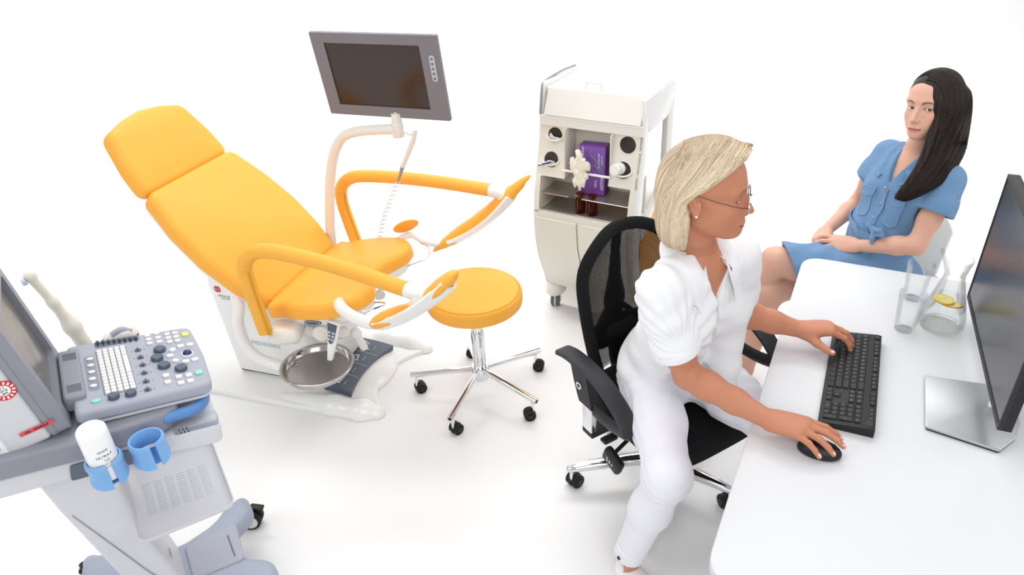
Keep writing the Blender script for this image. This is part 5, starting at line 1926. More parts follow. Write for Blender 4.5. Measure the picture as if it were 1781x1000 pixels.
# seat
out = [(-0.13, -0.17), (-0.08, -0.215), (0.10, -0.245), (0.26, -0.236), (0.315, -0.17), (0.325, 0.0), (0.315, 0.17), (0.26, 0.236), (0.10, 0.245), (-0.08, 0.215), (-0.13, 0.17), (-0.145, 0.0)]
out = [tuple(p) for p in spline(out, 6, closed=True)]
t = MB().prism(out, 0.425, 0.492, bevel=0.026, seg=5, bottom_bevel=0.012)
t.v = [(x, y, z - 0.055 * max(0, (x - 0.20) / 0.16) ** 1.6) for x, y, z in t.v]
t.build('seat_cushion', M_fabric_black, OC, angle=60)
MB().prism([(0.02 + (a - 0.02) * 0.9, b * 0.9) for a, b in out], 0.408, 0.426, bevel=0.006).build('seat_pan', M_black, OC)
MB().box((0.06, 0, 0.380), (0.24, 0.16, 0.06), 0.014).build('tilt_mechanism', M_black, OC)
MB().tube(spline([(-0.04, 0, 0.385), (-0.13, 0, 0.40), (-0.165, -0.01, 0.47), (-0.16, -0.02, 0.56)], 6), 0.022, n=12, flat=0.6).build('back_bracket', M_black, OC)
for y0, y1, nm in ((-0.08, -0.25, 'lever'), (0.08, 0.25, 'lever')):
    lv = MB().tube([(0.06, y0, 0.385), (0.06, y1, 0.375)], 0.006, n=10).build(nm, M_black, OC)
    MB().box((0.06, y1, 0.374), (0.03, 0.055, 0.014), 0.005).build('lever_paddle', M_armblack, lv)
# a second lever paddle with pictogram that hangs low in front of the base
lv = MB().box((0.115, -0.275, 0.335), (0.085, 0.03, 0.06), 0.012, rot=Matrix.Rotation(0.35, 4, 'Y'), seg=3).build('height_lever', M_black, OC)
MB().tube([(0.10, -0.26, 0.345), (0.07, -0.10, 0.38)], 0.007, n=10).build('lever_rod', M_black, lv)
q = MB()
for k in range(3):
    q.box((0.102 + 0.012 * k, -0.2905, 0.338 - 0.004 * k), (0.005, 0.001, 0.018 - 0.004 * k))
q.build('lever_pictogram', M_panelline, lv)
MB().lathe([(0, 0.09), (0.026, 0.09), (0.026, 0.24), (0.022, 0.25), (0, 0.25)], 24).build('column', M_black, OC)
MB().lathe([(0, 0.24), (0.015, 0.24), (0.015, 0.36), (0, 0.36)], 20).build('gas_lift', M_chrome, OC)
MB().lathe([(0, 0.07), (0.045, 0.07), (0.05, 0.08), (0.05, 0.125), (0.042, 0.14), (0, 0.14)], 28).build('hub', M_chrome, OC)
for i in range(5):
    a = math.radians(183 + 60 + 72 * i)
    c, s_ = math.cos(a), math.sin(a)
    rings = []
    for r, w, h, z in ((0.02, 0.030, 0.026, 0.112), (0.10, 0.028, 0.024, 0.110), (0.20, 0.023, 0.020, 0.102), (0.275, 0.019, 0.016, 0.094), (0.305, 0.016, 0.013, 0.090), (0.314, 0.009, 0.008, 0.089)):
        rings.append([(r * c - w * math.cos(t) * s_, r * s_ + w * math.cos(t) * c, z + h * math.sin(t)) for t in np.linspace(0, 2 * PI, 17)[:-1]])
    MB().loft(rings).build('leg', M_chrome, OC, angle=50)
    twin_caster(0.027, 0.021, M_rubber, M_black, M_black, 0.085, OC, (0.295 * c, 0.295 * s_, 0), a + [0.6, 2.5, -0.7, 1.5, 2.2][i])
# armrests: flat loop pads, rear end high, front end turned down and back
for sg in (-1, 1):
    y = sg * 0.312
    arm = bpy.data.objects.new('armrest', None)
    COL.objects.link(arm)
    arm.parent = OC
    path = spline([(-0.115, y, 0.655), (-0.06, y, 0.668), (0.03, y, 0.668), (0.11, y, 0.650), (0.18, y, 0.615), (0.225, y, 0.575), (0.236, y, 0.548)], 6)
    t = MB()
    rings = []
    P = np.array(path)
    T = np.gradient(P, axis=0)
    T /= np.linalg.norm(T, axis=1)[:, None]
    for i in range(len(P)):
        n_ = np.array([-T[i][2], 0, T[i][0]])
        w = 0.030 if 0 < i < len(P) - 1 else 0.024
        rings.append([tuple(P[i] + np.array([0, 1, 0]) * w * a + n_ * 0.0075 * b) for a, b in ((-1, -0.6), (-1, 0.6), (-0.85, 1), (0.85, 1), (1, 0.6), (1, -0.6), (0.85, -1), (-0.85, -1))])
    t.loft(rings).build('arm_pad', M_armblack, arm, angle=50)
    low = spline([(0.232, y, 0.552), (0.20, y, 0.535), (0.13, y, 0.522), (0.06, y, 0.525), (0.02, y, 0.55), (0.0, y, 0.60), (-0.02, y, 0.655)], 5)
    MB().tube(low, 0.024, n=12, flat=0.42, up=(0, 1, 0)).build('arm_loop', M_armblack, arm)
    t = MB()
    rings = []
    for x0, x1, z in ((-0.045, 0.035, 0.650), (-0.03, 0.045, 0.60), (-0.01, 0.06, 0.55), (0.0, 0.065, 0.53)):
        rings.append([((x0 + x1) / 2 + (x1 - x0) / 2 * a, y + 0.016 * b, z) for a, b in ((-1, -1), (1, -1), (1, 1), (-1, 1))])
    t.loft(rings).build('arm_web', M_armblack, arm, angle=30)
    MB().lathe([(0.007, -0.003), (0.013, -0.003), (0.014, 0), (0.013, 0.003), (0.007, 0.003)], 24, axis_to((0.005, y + sg * 0.019, 0.595), (0, 1, 0)), close=True).build('button_ring', M_chrome, arm)
    MB().lathe([(0, -0.003), (0.006, -0.003), (0.006, 0.003), (0, 0.003)], 18, axis_to((0.005, y + sg * 0.018, 0.595), (0, 1, 0))).build('height_button', M_black, arm)
    MB().box((0.035, y, 0.478), (0.05, 0.022, 0.10), 0.004).build('arm_stem', M_chrome, arm)
    MB().box((0.035, y - sg * 0.012, 0.478), (0.034, 0.004, 0.08), 0.001).build('stem_slot', M_black, arm)
    MB().box((0.035, y - sg * 0.075, 0.418), (0.055, 0.17, 0.022), 0.005).build('arm_bracket', M_black, arm)

# ---------------------------------------------------------------- chair of the seated patient
PC = thing('visitor_chair', 'white moulded chair under the patient in the denim dress', 'chair', (1.475, 2.60, 0), math.radians(200))


def shell_pt(u, v):
    """v 0 front edge .. 0.5 seat back .. 1 top of the backrest"""
    y = (u - 0.5) * 2
    if v < 0.5:
        k = v / 0.5
        x = 0.22 - 0.42 * k
        z = 0.425 - 0.02 * math.sin(PI * k) + 0.02 * k + 0.02 * y * y
        w = 0.20 - 0.05 * k
        if k > 0.75:
            z += 0.05 * ((k - 0.75) / 0.25) ** 2
    else:
        k = (v - 0.5) / 0.5
        x = -0.20 - 0.075 * k + 0.035 * y * y
        z = 0.495 + 0.22 * k - 0.04 * k * k * y * y
        w = 0.15 - 0.03 * k
    return (x, y * w, z)


MB().grid(shell_pt, 16, 34, thick=0.008).build('seat_shell', M_cream, PC, angle=70)
for sx, sy in ((0.17, 1), (0.17, -1), (-0.17, 1), (-0.17, -1)):
    MB().tube([(sx, sy * 0.17, 0.40), (sx * 1.25, sy * 0.21, 0.0)], [0.011, 0.010], n=12).build('leg', M_chrome, PC)
for sx in (0.17, -0.17):
    MB().tube([(sx, -0.17, 0.40), (sx, 0.17, 0.40)], 0.010, n=10).build('crossbar', M_chrome, PC)

# ---------------------------------------------------------------- people: shared builders
def rot_z(a):
    c, s = math.cos(a), math.sin(a)
    return np.array(((c, -s, 0), (s, c, 0), (0, 0, 1)))


def rot_y(a):
    c, s = math.cos(a), math.sin(a)
    return np.array(((c, 0, s), (0, 1, 0), (-s, 0, c)))


def rot_x(a):
    c, s = math.cos(a), math.sin(a)
    return np.array(((1, 0, 0), (0, c, -s), (0, s, c)))


def wnoise(P, f, seed=0):
    """cheap smooth noise in -1..1"""
    r = np.random.default_rng(seed)
    d = np.zeros(len(P))
    for i in range(4):
        k = r.normal(size=3) * f
        ph = r.uniform(0, 6.28)
        k2 = r.normal(size=3) * f * 0.6
        d += np.sin(P @ k + ph + 1.3 * np.sin(P @ k2))
    return d / 4


class Head:
    """head frame: +x face, +y left, +z up, origin between the ears; s = size factor"""

    def __init__(h, o, yaw, pitch=0.0, roll=0.0, s=1.0):
        h.o = np.array(o, float)
        h.R = rot_z(yaw) @ rot_y(pitch) @ rot_x(roll)
        h.s = s

    def w(h, p):
        return h.o + h.R @ (np.array(p, float) * h.s)

    def loc(h, P):
        return ((np.asarray(P) - h.o) @ h.R) / h.s

    def ell(h, S, c, r, k=0.01, op='+', R=None):
        S.ell(h.w(c), np.array(r) * h.s, h.R if R is None else h.R @ R, k * h.s, op)

    def cone(h, S, a, b, ra, rb, k=0.01, op='+'):
        S.cone(h.w(a), h.w(b), ra * h.s, rb * h.s, k * h.s, op)


def add_head(S, h, jaw=1.0, ears=(1, -1)):
    e, c = h.ell, h.cone
    e(S, (-0.011, 0, 0.036), (0.090, 0.0725, 0.083), 0.01)
    e(S, (0.030, 0, 0.042), (0.054, 0.060, 0.058), 0.03)                 # forehead
    e(S, (0.026, 0, -0.028), (0.054, 0.054 * jaw, 0.066), 0.03)          # face mass
    for sg in (1, -1):
        c(S, (-0.008, sg * 0.0460, -0.044), (0.054, sg * 0.015, -0.083), 0.0150, 0.013, 0.030)   # jaw line
        e(S, (0.046, sg * 0.040, -0.026), (0.025, 0.021, 0.025), 0.025)   # cheek bone
        e(S, (0.058, sg * 0.024, -0.052), (0.020, 0.019, 0.022), 0.02)
        c(S, (0.078, sg * 0.012, 0.026), (0.062, sg * 0.046, 0.026), 0.010, 0.009, 0.018)     # brow ridge
    e(S, (0.069, 0, -0.0865), (0.0170, 0.019, 0.0145), 0.020)             # chin
    e(S, (0.070, 0, -0.062), (0.0185, 0.026, 0.026), 0.02)               # muzzle
    e(S, (0.074, 0, -0.046), (0.0165, 0.020, 0.020), 0.015)              # philtrum
    e(S, (0.069, 0, -0.080), (0.0160, 0.020, 0.014), 0.015)
    e(S, (0.076, 0, -0.020), (0.0165, 0.015, 0.026), 0.018)              # nose root
    for sg in (1, -1):
        e(S, (0.094, sg * 0.032, 0.004), (0.016, 0.017, 0.0120), 0.014, '-')     # socket
        c(S, (0.0665, sg * 0.031, 0.004), (0.0665, sg * 0.031, 0.0041), 0.0142, 0.0142, 0.004)   # lids
        e(S, (0.081, sg * 0.0315, 0.0030), (0.010, 0.0128, 0.0046), 0.0016, '-')  # eye opening
    # nose
    c(S, (0.0845, 0, 0.012), (0.1015, 0, -0.027), 0.0056, 0.0075, 0.008)
    e(S, (0.1030, 0, -0.0335), (0.0100, 0.0088, 0.0078), 0.006)
    for sg in (1, -1):
        e(S, (0.0925, sg * 0.0105, -0.0360), (0.0085, 0.0060, 0.0070), 0.005)
        e(S, (0.0960, sg * 0.0060, -0.0425), (0.0045, 0.0030, 0.0035), 0.002, '-')
    # lips
    for sg in (1, -1):
        e(S, (0.0890, sg * 0.0080, -0.0600), (0.0068, 0.0135, 0.0046), 0.005)
    e(S, (0.0870, 0, -0.0705), (0.0072, 0.0165, 0.0054), 0.005)
    for sg in (1, -1):
        c(S, (0.0962, 0, -0.0652), (0.0830, sg * 0.024, -0.0640), 0.0010, 0.0010, 0.0022, '-')
    # ears
    for sg in ears:
        Re = rot_y(-0.22) @ rot_z(sg * 0.35)
        e(S, (-0.020, sg * 0.0745, 0.004), (0.0175, 0.0060, 0.029), 0.006, R=Re)
        e(S, (-0.015, sg * 0.0815, 0.009), (0.0115, 0.0085, 0.0185), 0.003, '-', R=Re)
        e(S, (-0.019, sg * 0.0760, 0.010), (0.0040, 0.0040, 0.014), 0.003, R=Re)
        e(S, (-0.013, sg * 0.0745, -0.021), (0.008, 0.005, 0.009), 0.005)
        e(S, (-0.009, sg * 0.0740, 0.003), (0.006, 0.006, 0.010), 0.004)


def head_colors(h, V, base, lip, brow, brow_r=0.0042):
    q = h.loc(V)
    col = np.tile(np.array(lin(base)), (len(V), 1))
    x, y, z = q[:, 0], q[:, 1], q[:, 2]

    def blend(m, c):
        nonlocal col
        m = np.clip(m, 0, 1)[:, None]
        col = col * (1 - m) + np.array(lin(c)) * m
    red = tuple(np.array(base) * np.array((1.02, 0.90, 0.88)))
    for sg in (1, -1):
        d = np.linalg.norm((q - np.array((0.062, sg * 0.042, -0.034))) / np.array((0.03, 0.024, 0.02)), axis=1)
        blend(0.45 * (1 - d), red)
    d = np.linalg.norm((q - np.array((0.105, 0, -0.030))) / np.array((0.016, 0.012, 0.012)), axis=1)
    blend(0.4 * (1 - d), red)
    # lips
    zz = -0.0650
    up = (np.abs(y) < 0.0235) & (x > 0.074)
    prof = 0.0068 * np.sqrt(np.clip(1 - (np.abs(y) / 0.0240) ** 2, 0, 1))
    prof_u = prof * (1 - 0.25 * np.exp(-(y / 0.004) ** 2))
    m = np.where((z > zz), 1 - np.clip((z - zz - prof_u + 0.001) / 0.0016, 0, 1), 1 - np.clip((zz - z - prof * 1.25 + 0.001) / 0.0016, 0, 1))
    blend(np.where(up, m, 0), lip)
    blend(np.where(up, np.exp(-((z - zz) / 0.0010) ** 2), 0) * 0.8, tuple(np.array(lip) * 0.45))
    # eyebrows and lash line
    for sg in (1, -1):
        t = np.clip((y * sg - 0.013) / 0.038, 0, 1)
        zb = 0.0215 + 0.0085 * np.sin(np.pi * (t * 0.78 + 0.08)) - 0.003
        wd = brow_r * (1.0 - 0.65 * t)
        inside = (y * sg > 0.012) & (y * sg < 0.053) & (x > 0.035)
        m = np.where(inside, np.clip(1.5 - np.abs(z - zb) / wd, 0, 1), 0) * np.clip((y * sg - 0.012) / 0.004, 0, 1) * np.clip((0.053 - y * sg) / 0.006, 0, 1)
        blend(m * 0.85, brow)
        q2 = (q - np.array((0.081, sg * 0.0315, 0.0030))) / np.array((0.012, 0.0140, 0.0056))
        d = np.linalg.norm(q2[:, 1:], axis=1)
        m = np.where((x > 0.060) & (z > 0.002), np.exp(-((d - 1.0) / 0.16) ** 2), 0)
        blend(m * 0.85, tuple(np.array(brow) * 0.4))
        m = np.where((x > 0.060) & (z <= 0.002), np.exp(-((d - 1.0) / 0.16) ** 2), 0)
        blend(m * 0.45, tuple(np.array(brow) * 0.7))
        d = np.linalg.norm((q - np.array((0.076, sg * 0.032, 0.010))) / np.array((0.02, 0.02, 0.008)), axis=1)
        blend(0.25 * (1 - d), tuple(np.array(base) * 0.8))
    return col


def add_hand(S, wrist, fwd, back, thumb, curls, tcurl, s=1.0, spread=0.10, tdir=None, nails=None):
    """hand from the wrist; back = back-of-hand normal, thumb = thumb side; curls = 4 x (a1, a2, a3) degrees"""
    f = nrm(fwd)
    n = nrm(np.array(back, float) - f * (np.array(back, float) @ f))
    t = nrm(np.array(thumb, float) - f * (np.array(thumb, float) @ f) - n * (np.array(thumb, float) @ n))
    W = np.array(wrist, float)
    tips = []
    mc = [(0.084, 0.0285), (0.087, 0.0095), (0.082, -0.0095), (0.074, -0.0270)]
    ln = [(0.042, 0.025, 0.019), (0.046, 0.029, 0.020), (0.042, 0.027, 0.020), (0.033, 0.020, 0.018)]
    rd = [(0.0106, 0.0087, 0.0078, 0.0063), (0.0108, 0.0089, 0.0079, 0.0064), (0.0104, 0.0085, 0.0076, 0.0061), (0.0092, 0.0076, 0.0067, 0.0055)]
    for i in range(4):
        m = W + s * (f * mc[i][0] + t * mc[i][1] - n * 0.004 * (abs(i - 1.3) - 0.5))
        S.cone(W + s * (f * 0.012 + t * mc[i][1] * 0.55), m, 0.0165 * s, rd[i][0] * 1.12 * s, 0.016 * s)
        yaw = spread * (1.2 - i) * 0.9
        d0 = nrm(f * math.cos(yaw) + t * math.sin(yaw))
        p = m
        a = 0.0
        for j in range(3):
            a += math.radians(curls[i][j])
            d = d0 * math.cos(a) - n * math.sin(a)
            q = p + d * ln[i][j] * s
            S.cone(p, q, rd[i][j] * s, rd[i][j + 1] * s, 0.003 * s if j else 0.005 * s)
            p = q
        nd = n * math.cos(a) + d0 * math.sin(a)
        if nails is not None:
            nails.append((p - d * 0.0035 * s + nd * 0.0048 * s, d, nd, 0.0052 * s))
        tips.append(p)
    # ball of the thumb and thumb
    b = W + s * (f * 0.018 + t * 0.016 - n * 0.010)
    td = nrm(f * 0.72 + t * 0.62 - n * 0.30) if tdir is None else nrm(tdir)
    m = b + td * 0.040 * s
    S.cone(b, m, 0.0185 * s, 0.0125 * s, 0.014 * s)
    d1 = nrm(td * math.cos(math.radians(tcurl[0])) + f * math.sin(math.radians(tcurl[0])))
    q = m + d1 * 0.031 * s
    S.cone(m, q, 0.0122 * s, 0.0102 * s, 0.006 * s)
    d2 = nrm(d1 * math.cos(math.radians(tcurl[1])) + f * math.sin(math.radians(tcurl[1])))
    q2 = q + d2 * 0.023 * s
    S.cone(q, q2, 0.0102 * s, 0.0078 * s, 0.004 * s)
    nd = nrm(n - d2 * (n @ d2))
    if nails is not None:
        nails.append((q2 - d2 * 0.003 * s + nd * 0.006 * s, d2, nd, 0.0066 * s))
    S.ell(W + s * (f * 0.045), (0.045 * s, 0.036 * s, 0.0145 * s), np.stack([f, t, n], 1), 0.014 * s)
    return tips


def ribbons(name, strands, rad, material, parent, cols=None, nsides=4):
    """many tapered hair strands in one mesh"""
    Vs, Fs, Cs = [], [], []
    off = 0
    for si, st in enumerate(strands):
        P = np.asarray(st, float)
        k = len(P)
        T = np.gradient(P, axis=0)
        T /= np.linalg.norm(T, axis=1)[:, None] + 1e-9
        a = np.array([0.31, 0.52, 0.8])
        N = np.cross(T, a)
        N /= np.linalg.norm(N, axis=1)[:, None] + 1e-9
        B = np.cross(T, N)
        tt = np.linspace(0, 1, k)
        r = rad * (0.55 + 0.45 * np.sin(np.pi * np.clip(tt * 0.85 + 0.12, 0, 1))) * (1 - 0.75 * np.clip((tt - 0.8) / 0.2, 0, 1))
        for j in range(nsides):
            an = 2 * PI * j / nsides
            Vs.append(P + (N * math.cos(an) + B * math.sin(an)) * r[:, None])
        base = off
        for i in range(k - 1):
            for j in range(nsides):
                j2 = (j + 1) % nsides
                Fs.append((base + j * k + i, base + j2 * k + i, base + j2 * k + i + 1, base + j * k + i + 1))
        off += nsides * k
        if cols is not None:
            c = cols[si]
            Cs.append(np.tile(c, (nsides, 1)) if len(np.shape(c)) > 1 else np.tile(c, (nsides * k, 1)))
    return np_mesh(name, np.concatenate(Vs), np.array(Fs), material, parent, np.concatenate(Cs) if cols is not None else None)


def sdf_parts(S, boxes):
    """mesh several boxes (lo, hi, h) of the same surface into one vertex/face list"""
    Vs, Fs, off = [], [], 0
    for lo, hi, hh in boxes:
        V, F = S.mesh(lo, hi, hh)
        Vs.append(V)
        Fs.append(F + off)
        off += len(V)
    return np.concatenate(Vs), np.concatenate(Fs)


ZU = np.array([0, 0, 1.0])


def eyes_at(h, iris, look, root, org):
    for sg in (1, -1):
        c = h.w((0.0665, sg * 0.031, 0.004))
        d = nrm(np.array(look) - c)
        mb = MB().sphere((0, 0, 0), 0.0128 * h.s, 36, 30, None)
        V = np.array(mb.v)
        ang = np.degrees(np.arccos(np.clip(V[:, 2] / (0.0128 * h.s), -1, 1)))
        col = np.tile(np.array(lin((226, 220, 216))), (len(V), 1))
        col[ang < 30] = lin(tuple(np.array(iris) * 0.55))
        col[ang < 26] = lin(iris)
        col[ang < 13] = lin((14, 12, 12))
        mb.xform(axis_to(c - np.array(org), d))
        o = mb.build('eyeball', M_eye, root)
        at = o.data.color_attributes.new('Col', 'FLOAT_COLOR', 'POINT')
        cc = np.ones((len(V), 4), np.float32)
        cc[:, :3] = col
        at.data.foreach_set('color', cc.ravel())


def push_out(S, P, lift, snap=None):
    """move points to at least lift above the surface (snap: pull them onto it too)"""
    P = np.array(P, float)
    for _ in range(4):
        d = S.ev(P)
        e = 1e-3
        g = np.stack([(S.ev(P + np.eye(3)[i] * e) - d) / e for i in range(3)], 1)
        g /= np.linalg.norm(g, axis=1)[:, None] + 1e-6
        mv = (lift - d)
        if snap is None:
            mv = np.maximum(mv, 0)
        else:
            mv = np.where(snap, mv, np.maximum(mv, 0))
        P = P + g * np.clip(mv, -0.02, 0.02)[:, None]
    return P


def sheet(name, P, material, root, org, thick=0.0025):
    """thin cloth sheet from a point grid"""
    P = np.asarray(P) - np.array(org)
    nu, nv_ = P.shape[:2]
    t = MB()
    t.grid(lambda u, v: P[int(round(u * (nu - 1))), int(round(v * (nv_ - 1)))], nu, nv_, thick=thick)
    return t.build(name, material, root, angle=60)


def comb_all(S, jobs):
    """jobs: (points, n, lift); every polyline is pulled onto the hair surface, all at once"""
    Ps, lifts, cnt = [], [], []
    for pts, n, lift in jobs:
        P = np.array(spline(pts, max(2, n // (len(pts) - 1))))
        Ps.append(P)
        cnt.append(len(P))
        lifts.append(np.full(len(P), lift))
    P = np.concatenate(Ps)
    lf = np.concatenate(lifts)
    for _ in range(4):
        d = S.ev(P)
        e = 1e-3
        g = np.stack([(S.ev(P + np.eye(3)[i] * e) - d) / e for i in range(3)], 1)
        P = P - g * (d - lf)[:, None] * 0.85 / (np.sum(g * g, 1)[:, None] + 0.15)
    return np.split(P, np.cumsum(cnt)[:-1])


M_eye = mat('eye', (230, 226, 222), rough=0.12, spec=0.5, attr='Col')
M_skin_a = mat('tanned_skin', (206, 142, 112), rough=0.5, spec=0.35, sss=0.12, attr='Col', bump=(700, 0.08))
M_skin_b = mat('fair_skin', (226, 176, 152), rough=0.5, spec=0.35, sss=0.12, attr='Col', bump=(700, 0.08))
M_nail = mat('pink_nail_varnish', (240, 190, 178), rough=0.2, spec=0.5, coat=0.4, vary=(30, 0.02))
M_scrub = mat('white_cotton_shirt', (238, 239, 242), rough=0.85, spec=0.15, sheen=0.1, bump=(1500, 0.25))
M_top = mat('white_jersey_top', (234, 234, 238), rough=0.9, spec=0.1, bump=(1800, 0.2))
M_pants = mat('white_twill_trousers', (234, 234, 241), rough=0.9, spec=0.12, bump=(1600, 0.3))
M_shoe = mat('white_clog', (236, 236, 236), rough=0.5, vary=(10, 0.02))
M_blonde = mat('blonde_hair', (206, 182, 146), rough=0.42, spec=0.4, attr='Col')
M_dark_hair = mat('dark_brown_hair', (40, 30, 26), rough=0.42, spec=0.3, attr='Col')
M_denim = mat('blue_denim', (122, 163, 206), rough=0.85, spec=0.15, sheen=0.15, bump=(900, 0.5, 'wave'), vary=(14, 0.10))
M_stitch = mat('pale_denim_stitching', (168, 196, 226), rough=0.8, vary=(30, 0.05))
M_button_metal = mat('metal_button', (186, 178, 170), rough=0.3, metal=0.9, vary=(30, 0.05))
M_wire = mat('dark_spectacle_wire', (60, 58, 62), rough=0.25, metal=0.9, vary=(30, 0.05))
M_lens = thin_glass('spectacle_lens', edge=(0.75, 0.75, 0.78))
M_pearl = mat('pearl', (244, 240, 232), rough=0.2, coat=0.5, vary=(30, 0.02))

# ---------------------------------------------------------------- the clinician
DO = (0.478, 1.95, 0)
DR = thing('person', 'woman with blonde bob and glasses in white shirt and trousers, seated typing', 'person', (0.478, 1.95, 0))
DRI = Matrix.Translation((-0.478, -1.95, 0))
FD = np.array([0.5, -0.866, 0.0])
LD = np.array([0.866, 0.5, 0.0])


def obj_local(V):
    return np.asarray(V) - np.array([0.478, 1.95, 0])


pel = np.array([0.495, 1.915, 0.585])
shR, shL = np.array([0.372, 1.622, 1.055]), np.array([0.622, 1.762, 1.075])
elR, wrR = np.array([0.462, 1.590, 0.805]), np.array([0.626, 1.414, 0.788])
elL, wrL = np.array([0.655, 1.850, 0.835]), np.array([0.838, 1.782, 0.800])
nkb = np.array([0.494, 1.712, 1.105])
chest = np.array([0.496, 1.755, 0.935])
waist = np.array([0.497, 1.850, 0.76])
hipR, hipL = np.array([0.424, 1.872, 0.575]), np.array([0.570, 1.945, 0.575])
knR, anR = np.array([0.404, 1.500, 0.535]), np.array([0.322, 1.572, 0.115])
knL, anL = np.array([0.765, 1.640, 0.535]), np.array([0.880, 1.690, 0.10])
up_t = nrm((shR + shL) / 2 - pel)
fw_t = nrm(FD - up_t * (FD @ up_t))
RT = np.stack([fw_t, LD, np.cross(fw_t, LD)], 1)      # torso axes: forward, left, up
HD = Head((0.494, 1.698, 1.287), math.radians(-17), math.radians(0), math.radians(0), 1.09)


def doctor_body():
    S = SDF()
    # torso
    S.ell(pel + 0.01 * ZU, (0.105, 0.165, 0.10), RT, 0.03)
    S.ell(waist, (0.085, 0.125, 0.12), RT, 0.05)
    S.ell(chest, (0.095, 0.135, 0.15), RT, 0.06)
    for sg in (1, -1):
        S.ell(chest + RT @ np.array((0.062, sg * 0.062, -0.005)), (0.050, 0.055, 0.055), RT, 0.03)
    S.chain([shR + 0.01 * LD, nkb - 0.025 * ZU, shL - 0.01 * LD], [0.043, 0.050, 0.043], 0.05)
    # neck
    S.chain([nkb - 0.03 * ZU, nkb + 0.03 * ZU, HD.w((-0.036, 0, -0.060)), HD.w((-0.034, 0, 0.0))], [0.052, 0.0445, 0.0425, 0.043], 0.016)
    # arms
    S.chain([shR, elR + 0.3 * (shR - elR), elR, elR + 0.25 * (wrR - elR), elR + 0.6 * (wrR - elR), wrR], [0.049, 0.042, 0.036, 0.0385, 0.032, 0.0245], 0.02)
    S.chain([shL, elL + 0.3 * (shL - elL), elL, elL + 0.25 * (wrL - elL), elL + 0.6 * (wrL - elL), wrL], [0.049, 0.042, 0.036, 0.0385, 0.032, 0.0245], 0.02)
    # legs
    S.chain([hipR, knR, knR + 0.35 * (anR - knR), anR, anR + np.array((0, 0, -0.06))], [0.080, 0.050, 0.044, 0.034, 0.034], 0.03)
    S.chain([hipL, knL, knL + 0.35 * (anL - knL), anL, anL + np.array((0, 0, -0.06))], [0.085, 0.056, 0.055, 0.036, 0.034], 0.03)
    nails = []
    # right hand on the mouse
    f = nrm(np.array((0.770, 1.312, 0.786)) - wrR)
    add_hand(S, wrR, f + 0.16 * ZU, ZU, np.cross(ZU, f), [(14, 20, 14), (13, 20, 14), (18, 22, 14), (22, 22, 12)], (10, 8), 1.03, 0.13, nrm(f * 0.75 + np.cross(ZU, f) * 0.60 - 0.22 * ZU), nails=nails)
    # left hand on the keys
    f = nrm(np.array((0.985, 1.752, 0.800)) - wrL)
    side = -np.cross(ZU, f)
    add_hand(S, wrL, f + 0.20 * ZU, ZU + 0.10 * side * -1, side, [(34, 30, 20), (30, 34, 22), (32, 34, 20), (36, 32, 18)], (12, 10), 0.97, 0.10, nrm(f * 0.55 + side * 0.75 - 0.22 * ZU), nails=nails)
    add_head(S, HD)
    return S, nails


SB, nailsD = doctor_body()
bx = [((0.30, 1.48, 0.04), (0.86, 2.04, 0.74), 0.007),
      ((0.29, 1.28, 0.735), (1.03, 2.02, 1.135), 0.0027),
      (HD.o - np.array((0.135, 0.13, 0.16)), HD.o + np.array((0.15, 0.13, 0.16)), 0.0017)]
bx[2] = ((HD.o[0] - 0.135, HD.o[1] - 0.13, 1.128), (HD.o[0] + 0.155, HD.o[1] + 0.13, HD.o[2] + 0.16), 0.0017)
V, F = sdf_parts(SB, bx)
col = head_colors(HD, V, (195, 132, 103), (184, 104, 94), (120, 88, 66), 0.0036)
np_mesh('body', obj_local(V), F, M_skin_a, DR, col)
for p, d, nd, r in nailsD:
    MB().sphere((0, 0, 0), (r * 1.3, r * 0.95, r * 0.36), 14, 8, frame(obj_local(p), d, nd)).build('fingernail', M_nail, DR)


eyes_at(HD, (96, 84, 70), HD.w((1.0, 0.0, -0.12)), DR, DO)

# --- trousers
S = SDF()
S.ell(pel + 0.005 * ZU, (0.125, 0.182, 0.10), RT, 0.03)
kR2 = knR + np.array((0.0, -0.010, 0.0))
S.chain([hipR, hipR + 0.5 * (kR2 - hipR), kR2, knR + 0.4 * (anR - knR), knR + 0.85 * (anR - knR)], [0.096, 0.078, 0.061, 0.056, 0.048], 0.04)
S.chain([hipL, hipL + 0.5 * (knL - hipL), knL, knL + 0.4 * (anL - knL), knL + 0.85 * (anL - knL)], [0.096, 0.078, 0.061, 0.056, 0.048], 0.04)
cuff_c = knR + 0.88 * (anR - knR)
S.cone(cuff_c, cuff_c + 0.06 * nrm(anR - knR), 0.0485, 0.0480, 0.004)
cuff_l = knL + 0.88 * (anL - knL)
S.cone(cuff_l, cuff_l + 0.06 * nrm(anL - knL), 0.0485, 0.0480, 0.004)
axR = nrm(anR - knR)


def fold_pants(P):
    t = (P - knR) @ axR
    r1 = np.exp(-((t - 0.03) / 0.055) ** 2) * np.sin(t * 190 + 4 * np.sin(P[:, 0] * 30))
    th = nrm(knR - hipR)
    t2 = (P - hipR) @ th
    r2 = np.exp(-((t2 - 0.02) / 0.08) ** 2) * np.sin(t2 * 120 + P[:, 0] * 40)
    return 0.0016 * r1 + 0.0030 * r2 + 0.0020 * wnoise(P, 22, 3) + 0.0010 * wnoise(P, 60, 5)


S.fn(fold_pants)
S.half(cuff_c + 0.045 * axR, axR, 0.003)
S.cone(cuff_c + 0.02 * axR, cuff_c + 0.09 * axR, 0.040, 0.042, 0.002, '-')
V, F = S.mesh((0.20, 1.38, 0.0), (0.90, 2.12, 0.74), 0.0052)
np_mesh('trousers', obj_local(V), F, M_pants, DR)
